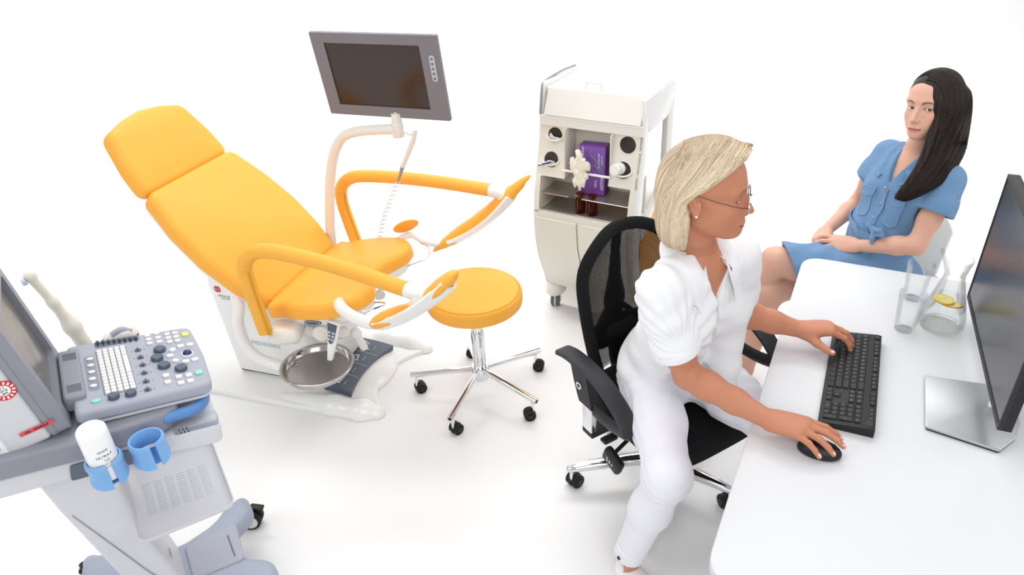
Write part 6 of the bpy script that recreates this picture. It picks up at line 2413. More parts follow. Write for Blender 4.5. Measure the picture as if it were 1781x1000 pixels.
# side seam and cuff button on the near leg
MB().lathe([(0, -0.003), (0.006, -0.003), (0.007, 0.0), (0.005, 0.002), (0, 0.002)], 18, axis_to(obj_local(cuff_c + 0.02 * axR + 0.0500 * nrm((-0.86, -0.5, -0.1))), (-0.86, -0.5, -0.1))).build('cuff_button', M_black, DR)
MB().tube([tuple(obj_local(cuff_c - 0.004 * axR + 0.0490 * (np.array((math.cos(a), math.sin(a), 0)) - axR * (np.array((math.cos(a), math.sin(a), 0)) @ axR)))) for a in np.linspace(0, 2 * PI, 33)[:-1]], 0.0035, n=8, closed=True).build('trouser_cuff', M_pants, DR)
# shoes
for an, kn in ((anR, knR), (anL, knL)):
    S = SDF()
    S.chain([(an[0], an[1], 0.045), an + 0.09 * FD + np.array((0, 0, 0.036 - an[2])), an + 0.15 * FD + np.array((0, 0, 0.030 - an[2]))], [0.042, 0.040, 0.030], 0.02)
    S.half((0, 0, 0.002), (0, 0, -1), 0.004)
    S.cone(an, an + 0.1 * ZU, 0.034, 0.034, 0.004, '-')
    V, F = S.mesh((an[0] - 0.1, an[1] - 0.25, -0.01), (an[0] + 0.2, an[1] + 0.1, 0.12), 0.006)
    np_mesh('shoe', obj_local(V), F, M_shoe, DR)

# --- jersey top under the open shirt
S = SDF()
S.ell(waist, (0.094, 0.134, 0.13), RT, 0.05)
S.ell(pel + 0.03 * ZU, (0.112, 0.170, 0.10), RT, 0.05)
S.ell(chest, (0.102, 0.141, 0.155), RT, 0.06)
for sg in (1, -1):
    S.ell(chest + RT @ np.array((0.064, sg * 0.062, -0.005)), (0.054, 0.060, 0.060), RT, 0.035)
S.chain([shR + 0.03 * LD, nkb - 0.03 * ZU, shL - 0.03 * LD], [0.047, 0.060, 0.047], 0.05)
# V neckline
def t_wedge(S, zb, slope, k=0.004, yc=0.0, x0=0.0):
    S.wedge([(chest + RT @ np.array((0, yc, zb)), RT @ np.array((0, 1, -slope))), (chest + RT @ np.array((0, yc, zb)), RT @ np.array((0, -1, -slope))),
             (chest + RT @ np.array((x0, 0, 0)), RT @ np.array((-1, 0, 0)))], k, '-')


t_wedge(S, 0.055, 0.75, 0.008, -0.01)
S.ell(nkb + 0.05 * ZU, (0.09, 0.085, 0.062), RT, 0.006, '-')
S.fn(lambda P: 0.0020 * wnoise(P, 45, 9))
V, F = S.mesh((0.30, 1.50, 0.55), (0.72, 2.05, 1.14), 0.0045)
np_mesh('jersey_top', obj_local(V), F, M_top, DR)

# --- open short-sleeved shirt
S = SDF()
slR = shR + 0.58 * (elR - shR)
slL = shL + 0.58 * (elL - shL)
aR, aL = nrm(elR - shR), nrm(elL - shL)
S.chain([shR + 0.006 * LD, shR + 0.25 * (elR - shR) - 0.004 * LD, slR - 0.004 * LD, slR + 0.25 * (elR - shR) - 0.004 * LD], [0.0545, 0.056, 0.0585, 0.064], 0.03)
S.half(slR + 0.026 * aR, aR, 0.002)
S.chain([shL - 0.004 * LD, shL + 0.25 * (elL - shL) + 0.004 * LD, slL + 0.004 * LD, slL + 0.25 * (elL - shL) + 0.004 * LD], [0.0545, 0.056, 0.0585, 0.064], 0.03)
S.half(slL + 0.026 * aL, aL, 0.002)
S.ell(pel + 0.04 * ZU - 0.012 * FD, (0.136, 0.190, 0.12), RT, 0.03)
S.ell(waist - 0.006 * FD, (0.110, 0.155, 0.15), RT, 0.06)
S.ell(chest, (0.112, 0.148, 0.155), RT, 0.05)
for sg in (1, -1):
    S.ell(chest + RT @ np.array((0.064, sg * 0.066, -0.01)), (0.054, 0.058, 0.070), RT, 0.04)
S.chain([shR + 0.012 * LD, nkb - 0.034 * ZU, shL - 0.012 * LD], [0.053, 0.058, 0.053], 0.04)
# the open front panels hang straight down from the bust
for y, dz in ((0.100, 0.25), (-0.060, 0.13)):
    p0 = chest + RT @ np.array((0.070, y, -0.02))
    S.chain([p0, p0 - dz * ZU + 0.01 * FD], [0.050, 0.040], 0.05)


def fold_shirt(P):
    q = (P - chest) @ RT
    low = np.clip(-q[:, 2] / 0.22 + 0.15, 0, 1)
    # folds fan out from the armpit towards the waist
    qa = q - np.array((0.03, -0.14, 0.05))
    an = np.arctan2(qa[:, 2], qa[:, 1] + 0.02)
    rad = np.linalg.norm(qa[:, 1:], axis=1)
    fan = np.sin(an * 17 + 1.5 * np.sin(rad * 30)) * np.clip(rad / 0.08, 0, 1) * np.exp(-(rad / 0.26) ** 2)
    waistf = np.sin(q[:, 2] * 62 + q[:, 1] * 34 + 2.0 * np.sin(q[:, 1] * 15 + q[:, 0] * 12)) * np.exp(-((q[:, 2] + 0.21) / 0.10) ** 2)
    t = (P - shR) @ aR
    sl = np.sin(t * 95 + 3.0 * np.sin(q[:, 0] * 26) + q[:, 1] * 30) * np.exp(-((t - 0.07) / 0.06) ** 2) * (q[:, 1] < -0.09)
    return 0.0030 * fan + 0.0040 * waistf + 0.0022 * sl + 0.0016 * wnoise(P, 30, 21) + 0.0007 * wnoise(P, 75, 22)


S.fn(fold_shirt)
t_wedge(S, 0.098, 0.50, 0.005, -0.012)
fo = chest + RT @ np.array((0.070, -0.016, 0.105))
S.wedge([(fo, RT @ np.array((0, 1, 0.13))), (fo, RT @ np.array((0, -1, 0.10))), (fo, RT @ np.array((-1, 0, 0)))], 0.006, '-')
S.ell(nkb + 0.055 * ZU + 0.004 * FD, (0.068, 0.066, 0.064), RT, 0.006, '-')
# open sleeve ends
S.cone(slR + 0.012 * aR, slR + 0.060 * aR, 0.0480, 0.050, 0.003, '-')
S.cone(slL + 0.012 * aL, slL + 0.060 * aL, 0.0480, 0.050, 0.003, '-')
V, F = S.mesh((0.22, 1.40, 0.52), (0.80, 2.14, 1.17), 0.0042)
np_mesh('shirt', obj_local(V), F, M_scrub, DR)
SHIRT = S
SHIRT_SM = SDF()
SHIRT_SM.p = [p for p in S.p if p[0] not in ('f', 'w')]


# sleeve hems
for c, a, r in ((slR - 0.004 * LD, aR, 0.0640), (slL + 0.004 * LD, aL, 0.0640)):
    ring = []
    u_ = nrm(np.cross(a, [0.3, 0.2, 1]))
    v_ = np.cross(a, u_)
    for t in np.linspace(0, 2 * PI, 41)[:-1]:
        w_ = 0.0015 * math.sin(3 * t + 1)
        ring.append([tuple(obj_local(c + a * h_ + (u_ * math.cos(t) + v_ * math.sin(t)) * (rr + w_))) for h_, rr in ((0.000, r - 0.002), (0.006, r + 0.001), (0.030, r + 0.002), (0.033, r + 0.0005), (0.030, r - 0.003), (0.006, r - 0.008))])
    MB().loft(ring, caps=False, closed=True).build('sleeve_hem', M_scrub, DR, angle=60)

# collar: two pointed flaps lying on the shirt
for sg in (1, -1):
    nu, nv_ = 26, 9
    P = np.zeros((nu, nv_, 3))
    for i in range(nu):
        u = i / (nu - 1)
        ang = sg * PI * (1.0 - 0.84 * u)
        c = nkb + 0.022 * ZU + 0.002 * FD
        inn = c + RT @ np.array((0.061 * math.cos(ang), 0.058 * math.sin(ang), 0.020 - 0.052 * u ** 1.6))
        fl = 0.030 + 0.018 * u
        drop = 0.040 + 0.050 * u ** 3
        a2 = ang * (1 + 0.03 * u)
        out_ = c + RT @ np.array(((0.061 + fl) * math.cos(a2), (0.058 + fl) * math.sin(a2), 0.014 - 0.052 * u ** 1.6 - drop))
        for j in range(nv_):
            v = j / (nv_ - 1)
            P[i, j] = inn * (1 - v) + out_ * v + RT @ np.array((math.cos(ang), math.sin(ang), 0.9)) * 0.010 * math.sin(PI * v)
    flat = P.reshape(-1, 3)
    sn = np.tile(np.arange(nv_) >= nv_ - 2, nu)
    flat = push_out(SHIRT_SM, flat, 0.009, sn)
    sheet('collar', flat.reshape(nu, nv_, 3), M_scrub, DR, DO, thick=-0.003 * sg)
# buttons along the edge of the near front panel
for z in (0.03, -0.05, -0.13):
    p = push_out(SHIRT, np.array([chest + RT @ np.array((0.14, -0.040 - 0.06 * (0.1 - z), z))]), 0.001, np.array([True]))[0]
    MB().lathe([(0, 0.0), (0.0045, 0.0), (0.0050, 0.001), (0.0042, 0.0022), (0, 0.0018)], 16, axis_to(obj_local(p), RT[:, 0])).build('shirt_button', M_pearl, DR)

# --- blonde bob
S = SDF()
h = HD
h.ell(S, (-0.010, 0.0, 0.040), (0.098, 0.081, 0.092), 0.02)
h.ell(S, (-0.030, 0.0, -0.015), (0.076, 0.082, 0.085), 0.04)
h.ell(S, (-0.034, 0.0, -0.060), (0.066, 0.083, 0.070), 0.04)
h.ell(S, (-0.034, 0.0, -0.090), (0.062, 0.083, 0.045), 0.03)
h.ell(S, (0.030, 0.0, 0.077), (0.064, 0.066, 0.054), 0.03)          # lifted front volume
h.cone(S, (0.082, -0.030, 0.094), (0.092, 0.026, 0.098), 0.015, 0.018, 0.02)   # quiff
# clear the face below the hairline, in front of the ears
h_n = np.array((-0.62, 0, 0.785))
S.wedge([(h.w((0.050, 0, 0.080)), h.R @ h_n), (h.w((-0.024, 0, 0)), h.R @ np.array((-1, 0, 0.06)))], 0.006, '-')
h.ell(S, (-0.014, -0.090, 0.002), (0.024, 0.028, 0.033), 0.006, '-')
h.ell(S, (0.018, 0.0, -0.120), (0.050, 0.056, 0.090), 0.010, '-')
S.half(h.w((-0.05, 0, -0.112)), h.R @ np.array((0.10, 0, -1.0)), 0.006)


def strand_phase(q):
    phi = np.arctan2(q[:, 1] - 0.012, q[:, 0] + 0.025 - 0.55 * np.clip(q[:, 2], 0.0, 0.12))
    return phi


def hair_groove(P):
    q = h.loc(P)
    ph = strand_phase(q)
    amp = np.clip((0.135 - q[:, 2]) / 0.08, 0.15, 1)
    return amp * (0.0012 * np.sin(ph * 46 + 2.0 * np.sin(q[:, 2] * 30)) + 0.0008 * np.sin(ph * 103 + 3 * np.sin(q[:, 2] * 21 + 1)))


S_smooth = SDF()
S_smooth.p = list(S.p)
S.fn(hair_groove)
V, F = S.mesh((h.o[0] - 0.17, h.o[1] - 0.13, h.o[2] - 0.22), (h.o[0] + 0.15, h.o[1] + 0.13, h.o[2] + 0.17), 0.0022)
q = h.loc(V)
ph = strand_phase(q)
mixv = 0.5 + 0.30 * np.sin(ph * 46 + 2.0 * np.sin(q[:, 2] * 30)) + 0.25 * np.sin(ph * 77 + 1.7 + q[:, 2] * 9) + 0.15 * np.sin(ph * 150)
light = np.array(lin((242, 227, 198)))
dark = np.array(lin((176, 150, 122)))
root = np.clip((q[:, 2] - 0.045) / 0.07, 0, 1)
mixv = np.clip(mixv - 0.65 * root, 0, 1)[:, None]
np_mesh('hair', obj_local(V), F, M_blonde, DR, dark * (1 - mixv) + light * mixv)
hair_surf = S
# loose strands combed over the volume
rs = np.random.default_rng(5)
strands, cols = [], []


jobs, kinds = [], []
for i in range(620):
    side = -1 if i % 5 else 1
    u = rs.uniform(0, 1)
    x0 = 0.092 - 0.150 * u
    a0 = np.array((x0, 0.018 + rs.normal() * 0.003, 0.128 - 2.2 * (x0 - 0.01) ** 2))
    w_ = rs.uniform(0, 1)
    if side < 0:
        # sweep from the parting over the near side of the head, falling behind the ear
        xe = -0.034 - 0.066 * (0.25 * u + 0.75 * w_) if u > 0.25 else -0.034 - 0.025 * w_
        ye = -0.082 * math.sqrt(max(0.05, 1 - ((xe + 0.03) / 0.082) ** 2))
        pts = [a0, 0.55 * a0 + 0.45 * np.array((xe * 0.6 + 0.02, -0.060, 0.085)), (0.45 * x0 + 0.5 * xe, 0.85 * ye - 0.004, 0.055), (0.1 * x0 + 0.9 * xe, ye, 0.005), (xe + 0.002, ye, -0.06), (xe + 0.006, ye * 0.97, -0.104 - 0.010 * rs.uniform())]
    else:
        xe = -0.03 - 0.07 * w_
        ye = 0.082 * math.sqrt(max(0.05, 1 - ((xe + 0.03) / 0.082) ** 2))
        pts = [a0, (0.6 * x0 + 0.3 * xe, 0.055, 0.105), (0.2 * x0 + 0.8 * xe, ye, 0.04), (xe, ye, -0.03), (xe + 0.006, ye * 0.97, -0.104)]
    jobs.append(([h.w(p) for p in pts], 24, rs.uniform(0.0004, 0.0017)))
    kinds.append((np.clip(rs.normal(0.6, 0.3), 0, 1), 2.6, 0.8))
for i in range(140):          # front hair swept back along the hairline
    t = rs.uniform(0, 1)
    x0 = 0.045 + 0.050 * t
    j = rs.normal() * 0.004
    pts = [(x0, 0.020 + j, 0.126 - 0.035 * (t - 0.2)), (x0 - 0.004, -0.022, 0.114 + 0.002 * t), (x0 - 0.022, -0.052, 0.092 + j), (x0 - 0.046, -0.072, 0.066 + j), (x0 - 0.078, -0.080, 0.036 + j), (-0.046 - 0.02 * t, -0.084, -0.010)]
    jobs.append(([h.w(p) for p in pts], 24, rs.uniform(0.0004, 0.0018)))
    kinds.append((np.clip(rs.normal(0.65, 0.3), 0, 1), 3.0, 0.35))
for i in range(190):          # crown hair just behind the sweep
    t = rs.uniform(0, 1)
    x0 = -0.010 + 0.075 * t
    j = rs.normal() * 0.004
    pts = [(x0, 0.019 + j, 0.130 - 0.9 * (x0 - 0.02) ** 2), (x0 - 0.008, -0.025, 0.121), (x0 - 0.030, -0.057, 0.097 + j), (x0 - 0.058, -0.077, 0.060 + j), (-0.052 - 0.02 * (1 - t), -0.083, 0.005), (-0.056, -0.082, -0.060), (-0.052, -0.080, -0.100)]
    jobs.append(([h.w(p) for p in pts], 28, rs.uniform(0.0006, 0.0022)))
    kinds.append((np.clip(rs.normal(0.6, 0.3), 0, 1), 2.8, 0.45))
for P, (k, sl, am) in zip(comb_all(S_smooth, jobs), kinds):
    strands.append(obj_local(P))
    tt = np.linspace(0, 1, len(P))
    kk = np.clip(k - np.clip(1 - tt * sl, 0, 1) * am, 0, 1)[:, None]
    cols.append(dark * (1 - kk) + light * kk)
hs_ = ribbons('hair_strands', strands, 0.0008, M_blonde, DR, cols)
hs_['kind'] = 'stuff'

# --- spectacles, earring
GL = thing('eyeglasses', 'thin wire-rimmed glasses worn by the blonde clinician', 'glasses', tuple(HD.w((0.09, 0, 0.0))))
go = np.array(HD.w((0.09, 0, 0.0)))
rim_frames = []
for sg in (1, -1):
    ring = []
    for a in np.linspace(0, 2 * PI, 41)[:-1]:
        y = sg * 0.033 + 0.0245 * math.cos(a)
        z = -0.006 + 0.0195 * math.sin(a)
        x = 0.1005 - 0.20 * max(0, abs(y) - 0.01) ** 1.35 - 0.04 * z
        ring.append(HD.w((x, y, z)) - go)
    lens = MB().add([tuple(p) for p in ring] + [tuple(np.mean(ring, 0))], [(i, (i + 1) % 40, 40) for i in range(40)])
    MB().tube(ring, 0.0011, n=8, closed=True).build('rim', M_chrome if sg < 0 else M_wire, GL)
    g2 = [p + HD.R @ np.array((0.0012, 0, 0)) for p in ring]
    lb = MB()
    lb.loft([[tuple(p) for p in ring], [tuple(p) for p in g2]])
    lb.build('lens', M_lens, GL, angle=20)
    e = HD.w((0.0865, sg * 0.0575, 0.004)) - go
    MB().tube([tuple(x - go) for x in (HD.w((0.0968, sg * 0.0572, -0.003)), HD.w((0.084, sg * 0.0680, 0.001)), HD.w((0.070, sg * 0.0715, 0.004)), HD.w((0.030, sg * 0.0750, 0.014)), HD.w((-0.010, sg * 0.0765, 0.026)), HD.w((-0.034, sg * 0.0765, 0.014)))], 0.0009, n=8).build('temple', M_wire, GL)
MB().tube([tuple(x - go) for x in (HD.w((0.0985, 0.0090, 0.002)), HD.w((0.1035, 0.0, 0.006)), HD.w((0.0985, -0.0090, 0.002)))], 0.0012, n=8).build('bridge', M_wire, GL)
MB().sphere(tuple(obj_local(HD.w((-0.012, -0.0802, -0.022)))), 0.0032, 12, 8).build('earring', M_pearl, DR)
MB().sphere(tuple(obj_local(HD.w((-0.028, -0.0805, 0.026)))), 0.0016, 10, 8).build('ear_stud', M_chrome, DR)

# ---------------------------------------------------------------- the patient
PO = (1.48, 2.58, 0)
PT = thing('person', 'woman with long dark hair in a blue denim dress, seated with crossed legs', 'person', PO)


def pl(V):
    return np.asarray(V) - np.array(PO)


FP = np.array([-0.906, -0.423, 0.0])
LP = np.array([0.423, -0.906, 0.0])
RP = np.stack([FP, LP, ZU], 1)
ppel = np.array([1.452, 2.560, 0.515])
pwai = np.array([1.446, 2.543, 0.70])
pche = np.array([1.508, 2.565, 0.865])
pnk = np.array([1.535, 2.578, 1.015])
psR, psL = np.array([1.488, 2.700, 0.962]), np.array([1.583, 2.428, 0.958])
peR, pwR = np.array([1.455, 2.785, 0.725]), np.array([1.285, 2.672, 0.655])
peL, pwL = np.array([1.482, 2.362, 0.738]), np.array([1.340, 2.505, 0.672])
phR, phL = np.array([1.422, 2.640, 0.505]), np.array([1.498, 2.478, 0.510])
pkR, paR = np.array([1.035, 2.545, 0.462]), np.array([1.003, 2.585, 0.085])
pkL, paL = np.array([1.050, 2.555, 0.595]), np.array([0.915, 2.600, 0.270])
HP = Head((1.530, 2.552, 1.190), math.radians(210), math.radians(-6), math.radians(6), 1.03)

S = SDF()
S.ell(ppel, (0.10, 0.16, 0.09), RP, 0.03)
S.ell(pwai, (0.078, 0.115, 0.12), RP, 0.05)
S.ell(pche, (0.088, 0.128, 0.13), RP, 0.06)
for sg in (1, -1):
    S.ell(pche + RP @ np.array((0.060, sg * 0.060, -0.01)), (0.045, 0.050, 0.052), RP, 0.03)
S.chain([psR + 0.015 * LP, pnk - 0.035 * ZU, psL - 0.015 * LP], [0.040, 0.048, 0.040], 0.05)
S.chain([pnk - 0.04 * ZU, pnk + 0.03 * ZU, HP.w((-0.034, 0, -0.055)), HP.w((-0.034, 0, 0.0))], [0.050, 0.043, 0.0415, 0.042], 0.018)
S.chain([psR, psR + 0.6 * (peR - psR), peR, peR + 0.3 * (pwR - peR), pwR], [0.044, 0.037, 0.032, 0.033, 0.0225], 0.02)
S.chain([psL, psL + 0.6 * (peL - psL), peL, peL + 0.3 * (pwL - peL), pwL], [0.044, 0.038, 0.033, 0.034, 0.0235], 0.02)
S.chain([phR, pkR, pkR + np.array((-0.004, 0.012, -0.13)), paR, paR - 0.05 * ZU], [0.082, 0.056, 0.053, 0.034, 0.033], 0.03)
S.cone(paR - np.array((0, 0, 0.045)), paR + np.array((-0.13, -0.04, -0.060)), 0.032, 0.022, 0.02)
S.chain([phL, pkL, pkL + 0.35 * (paL - pkL) + np.array((0.012, 0, 0)), paL], [0.082, 0.060, 0.053, 0.034], 0.004)
S.cone(paL, paL + np.array((-0.12, -0.02, -0.07)), 0.032, 0.022, 0.02)
nailsP = []
f = nrm(np.array((1.195, 2.570, 0.650)) - pwL)
add_hand(S, pwL, f + 0.12 * ZU, np.array((-0.10, -0.60, 0.78)), -np.cross(ZU, f), [(10, 34, 26), (14, 36, 28), (20, 38, 28), (26, 38, 26)], (14, 12), 0.95, 0.14, nrm(f * 0.85 - np.cross(ZU, f) * 0.42 - 0.05 * ZU), nails=nailsP)
f2 = nrm(np.array((1.215, 2.575, 0.640)) - pwR)
add_hand(S, pwR, f2 + 0.10 * ZU, np.array((-0.2, 0.2, 0.9)), np.cross(ZU, f2), [(20, 30, 25), (22, 34, 26), (24, 36, 26), (26, 36, 24)], (12, 12), 0.93, 0.05, nrm(f2 * 0.8 + np.cross(ZU, f2) * 0.45), nails=nailsP)
add_head(S, HP)
bx = [((0.76, 2.30, 0.0), (1.62, 2.86, 0.62), 0.0060),
      ((0.90, 2.40, 0.612), (1.13, 2.72, 0.70), 0.0040),
      ((1.12, 2.28, 0.615), (1.66, 2.86, 1.075), 0.0034),
      ((HP.o[0] - 0.14, HP.o[1] - 0.14, 1.070), (HP.o[0] + 0.13, HP.o[1] + 0.13, HP.o[2] + 0.15), 0.0019)]
V, F = sdf_parts(S, bx)
col = head_colors(HP, V, (220, 172, 150), (200, 124, 118), (62, 44, 38), 0.0040)
np_mesh('body', pl(V), F, M_skin_b, PT, col)
for p, d, nd, r in nailsP:
    MB().sphere((0, 0, 0), (r * 1.25, r * 0.92, r * 0.36), 12, 8, frame(pl(p), d, nd)).build('fingernail', M_nail, PT)
eyes_at(HP, (92, 66, 48), (0.0, 0.0, 2.05), PT, PO)

# --- denim shirt dress
S = SDF()
pvR, pvL = psR + 0.34 * (peR - psR), psL + 0.36 * (peL - psL)
qR, qL = nrm(peR - psR), nrm(peL - psL)
S.chain([psR + 0.004 * LP, pvR - 0.004 * LP, pvR + 0.06 * qR - 0.006 * LP], [0.051, 0.056, 0.060], 0.03)
S.half(pvR + 0.026 * qR, qR, 0.002)
S.chain([psL - 0.004 * LP, pvL + 0.006 * LP, pvL + 0.06 * qL + 0.008 * LP], [0.051, 0.058, 0.063], 0.03)
S.half(pvL + 0.026 * qL, qL, 0.002)
S.ell(ppel + 0.02 * ZU, (0.122, 0.185, 0.11), RP, 0.03)
S.ell(pwai, (0.097, 0.136, 0.14), RP, 0.06)
S.ell(pche, (0.106, 0.144, 0.150), RP, 0.05)
for sg in (1, -1):
    S.ell(pche + RP @ np.array((0.060, sg * 0.062, -0.015)), (0.054, 0.060, 0.066), RP, 0.04)
S.chain([psR + 0.010 * LP, pnk - 0.040 * ZU, psL - 0.010 * LP], [0.051, 0.055, 0.051], 0.04)
# skirt over both thighs
for a, b in ((phR, pkR), (phL, pkL)):
    S.chain([a, a + 0.55 * (b - a), b], [0.108, 0.094, 0.078], 0.05)
m = (phR + phL) / 2
S.chain([m, m + 0.55 * ((pkR + pkL) / 2 - m), (pkR + pkL) / 2 + 0.03 * ZU], [0.12, 0.105, 0.085], 0.05)


def fold_dress(P):
    q = (P - pwai) @ RP
    w = np.sin(q[:, 1] * 95 + 2.5 * np.sin(q[:, 2] * 22)) * np.exp(-((q[:, 2] + 0.02) / 0.07) ** 2)
    dg = np.sin(q[:, 2] * 55 + q[:, 1] * 50 + 1.5 * np.sin(q[:, 1] * 28)) * np.exp(-((q[:, 2] - 0.08) / 0.10) ** 2)
    sk = np.sin(P[:, 1] * 70 + P[:, 0] * 25) * (P[:, 2] < 0.66) * np.clip((1.42 - P[:, 0]) / 0.1, 0, 1)
    return 0.0032 * w + 0.0028 * dg + 0.0016 * sk + 0.0014 * wnoise(P, 34, 31)


S.fn(fold_dress)
S.half(np.array((1.098, 2.5, 0.60)), (-0.93, 0.06, -0.36), 0.003)
S.cone((1.02, 2.55, 0.50), (1.115, 2.545, 0.53), 0.062, 0.062, 0.002, '-')
S.cone((1.02, 2.555, 0.60), (1.115, 2.545, 0.595), 0.064, 0.064, 0.002, '-')
S.ell(pnk + 0.045 * ZU + 0.004 * FP, (0.064, 0.062, 0.064), RP, 0.006, '-')
S.wedge([(pche + RP @ np.array((0, 0.0, 0.050)), RP @ np.array((0, 1, -0.36))), (pche + RP @ np.array((0, 0.0, 0.050)), RP @ np.array((0, -1, -0.36))), (pche, RP @ np.array((-1, 0, 0)))], 0.004, '-')
S.cone(pvR + 0.012 * qR, pvR + 0.060 * qR, 0.046, 0.050, 0.003, '-')
S.cone(pvL + 0.012 * qL, pvL + 0.060 * qL, 0.048, 0.051, 0.003, '-')
V, F = S.mesh((1.00, 2.26, 0.34), (1.72, 2.86, 1.09), 0.0048)
np_mesh('dress', pl(V), F, M_denim, PT)
DRESS = S
# turned-up sleeve cuffs
for c, a, r in ((pvR - 0.005 * LP, qR, 0.0585), (pvL + 0.007 * LP, qL, 0.0605)):
    ring = []
    u_ = nrm(np.cross(a, [0.3, 0.2, 1]))
    v_ = np.cross(a, u_)
    for t in np.linspace(0, 2 * PI, 41)[:-1]:
        ring.append([tuple(pl(c + a * h_ + (u_ * math.cos(t) + v_ * math.sin(t)) * rr)) for h_, rr in ((0.0, r + 0.001), (0.002, r + 0.0035), (0.028, r + 0.0045), (0.031, r + 0.002), (0.028, r - 0.003), (0.002, r - 0.005))])
    MB().loft(ring, caps=False, closed=True).build('sleeve_cuff', M_denim, PT, angle=60)
# collar
for sg in (1, -1):
    nu, nv_ = 22, 8
    P = np.zeros((nu, nv_, 3))
    for i in range(nu):
        u = i / (nu - 1)
        ang = sg * PI * (1.0 - 0.86 * u)
        c = pnk + 0.006 * ZU
        inn = c + RP @ np.array((0.056 * math.cos(ang), 0.055 * math.sin(ang), 0.022 - 0.070 * u ** 1.6))
        fl = 0.028 + 0.014 * u
        out_ = c + RP @ np.array(((0.056 + fl) * math.cos(ang), (0.055 + fl) * math.sin(ang), 0.016 - 0.070 * u ** 1.6 - 0.034 - 0.026 * u ** 3))
        for j in range(nv_):
            v = j / (nv_ - 1)
            P[i, j] = inn * (1 - v) + out_ * v + RP @ np.array((math.cos(ang), math.sin(ang), 0.9)) * 0.008 * math.sin(PI * v)
    flat = push_out(DRESS, P.reshape(-1, 3), 0.004, np.tile(np.arange(nv_) >= nv_ - 2, nu)).reshape(nu, nv_, 3)
    co = sheet('collar', flat, M_denim, PT, PO, thick=-0.003 * sg)
    MB().tube([tuple(pl(p) + np.array((0, 0, 0.001))) for p in flat[:, nv_ - 2]], 0.0008, n=5).build('stitching', M_stitch, co)


def on_dress(y, z, lift=0.003):
    return push_out(DRESS, np.array([pche + RP @ np.array((0.13, y, z))]), lift, np.array([True]))[0]


def patch(name, y0, y1, z0, z1, lift, n=8, m=8, point=0.0):
    P = np.zeros((n, m, 3))
    for i in range(n):
        for j in range(m):
            u, v = i / (n - 1), j / (m - 1)
            zz = z0 + (z1 - z0) * v
            zz -= point * (1 - abs(2 * u - 1)) * (1 - v)
            P[i, j] = pche + RP @ np.array((0.14, y0 + (y1 - y0) * u, zz))
    flat = push_out(DRESS, P.reshape(-1, 3), lift, np.ones(n * m, bool)).reshape(n, m, 3)
    o = sheet(name, flat, M_denim, PT, PO, thick=-0.0025)
    edge = [flat[i, 0] for i in range(n)] + [flat[n - 1, j] for j in range(1, m)] + [flat[i, m - 1] for i in range(n - 2, -1, -1)] + [flat[0, j] for j in range(m - 2, 0, -1)]
    c = np.mean(edge, 0)
    MB().tube([tuple(pl(c + (p - c) * 0.94 + FP * 0.0022)) for p in edge], 0.0007, n=5, closed=True).build('stitching', M_stitch, o)
    return o


# placket, pockets with flaps, buttons, tie belt
patch('placket', -0.014, 0.014, -0.30, 0.050, 0.003, 4, 26)
for sg in (1, -1):
    patch('chest_pocket', sg * 0.036, sg * 0.100, -0.080, 0.010, 0.003, 8, 8, 0.012)
    patch('pocket_flap', sg * 0.034, sg * 0.102, 0.004, 0.036, 0.006, 8, 5, 0.010)
for y, z in ((0.0, 0.045), (0.0, -0.020), (0.0, -0.085), (0.0, -0.150), (0.0, -0.215), (-0.002, -0.275)):
    p = on_dress(y, z, 0.006)
    b = MB().lathe([(0, 0), (0.0056, 0.0), (0.0062, 0.0012), (0.0050, 0.0026), (0.0035, 0.002), (0, 0.002)], 18, axis_to(pl(p), FP)).build('button', M_button_metal, PT)
o_ = nrm(LP * 0.92 - FP * 0.05 + ZU * 0.25)
p = pvL - qL * 0.006 + o_ * 0.0655
tb = MB().box((0, 0, 0), (0.018, 0.003, 0.056), 0.001).xform(frame(pl(p), np.cross(o_, qL), qL)).build('sleeve_tab', M_denim, PT)
MB().lathe([(0, 0), (0.0056, 0), (0.0062, 0.0012), (0.005, 0.0026), (0, 0.002)], 18, axis_to(pl(p + o_ * 0.002 - qL * 0.014), o_)).build('button', M_button_metal, tb)
ring = []
for t in np.linspace(0, 2 * PI, 49)[:-1]:
    c = pwai + 0.040 * ZU + RP @ np.array((0.13 * math.cos(t), 0.17 * math.sin(t), -0.014 * math.cos(t) - 0.016 * math.sin(t)))
    ring.append(c)
ring = push_out(DRESS, np.array(ring), 0.004, np.ones(48, bool))
bl = []
for i, p in enumerate(ring):
    n_ = nrm((p - pwai) * np.array((1, 1, 0)))
    bl.append([tuple(pl(p + ZU * dz + n_ * dn)) for dz, dn in ((-0.013, 0.0), (-0.013, 0.004), (0.013, 0.004), (0.013, 0.0))])
MB().loft(bl, caps=False, closed=True).build('belt', M_denim, PT, angle=50)
kp = on_dress(0.022, -0.122, 0.012)
S2 = SDF()
S2.ell(kp, (0.012, 0.020, 0.016), RP)
S2.chain([kp, kp + RP @ np.array((0.006, 0.030, 0.014)), kp + RP @ np.array((0.004, 0.042, -0.004)), kp + RP @ np.array((0.004, 0.020, -0.010))], [0.009, 0.010, 0.009, 0.007], 0.004)
S2.chain([kp, kp + RP @ np.array((0.004, -0.024, 0.012)), kp + RP @ np.array((0.002, -0.030, -0.004))], [0.009, 0.009, 0.007], 0.004)
S2.chain([kp, kp + RP @ np.array((0.012, 0.010, -0.022)), kp + RP @ np.array((0.016, 0.014, -0.040))], [0.009, 0.010, 0.008], 0.004)
V, F = S2.mesh(kp - 0.10, kp + 0.10, 0.004)
np_mesh('belt_knot', pl(V), F, M_denim, PT)

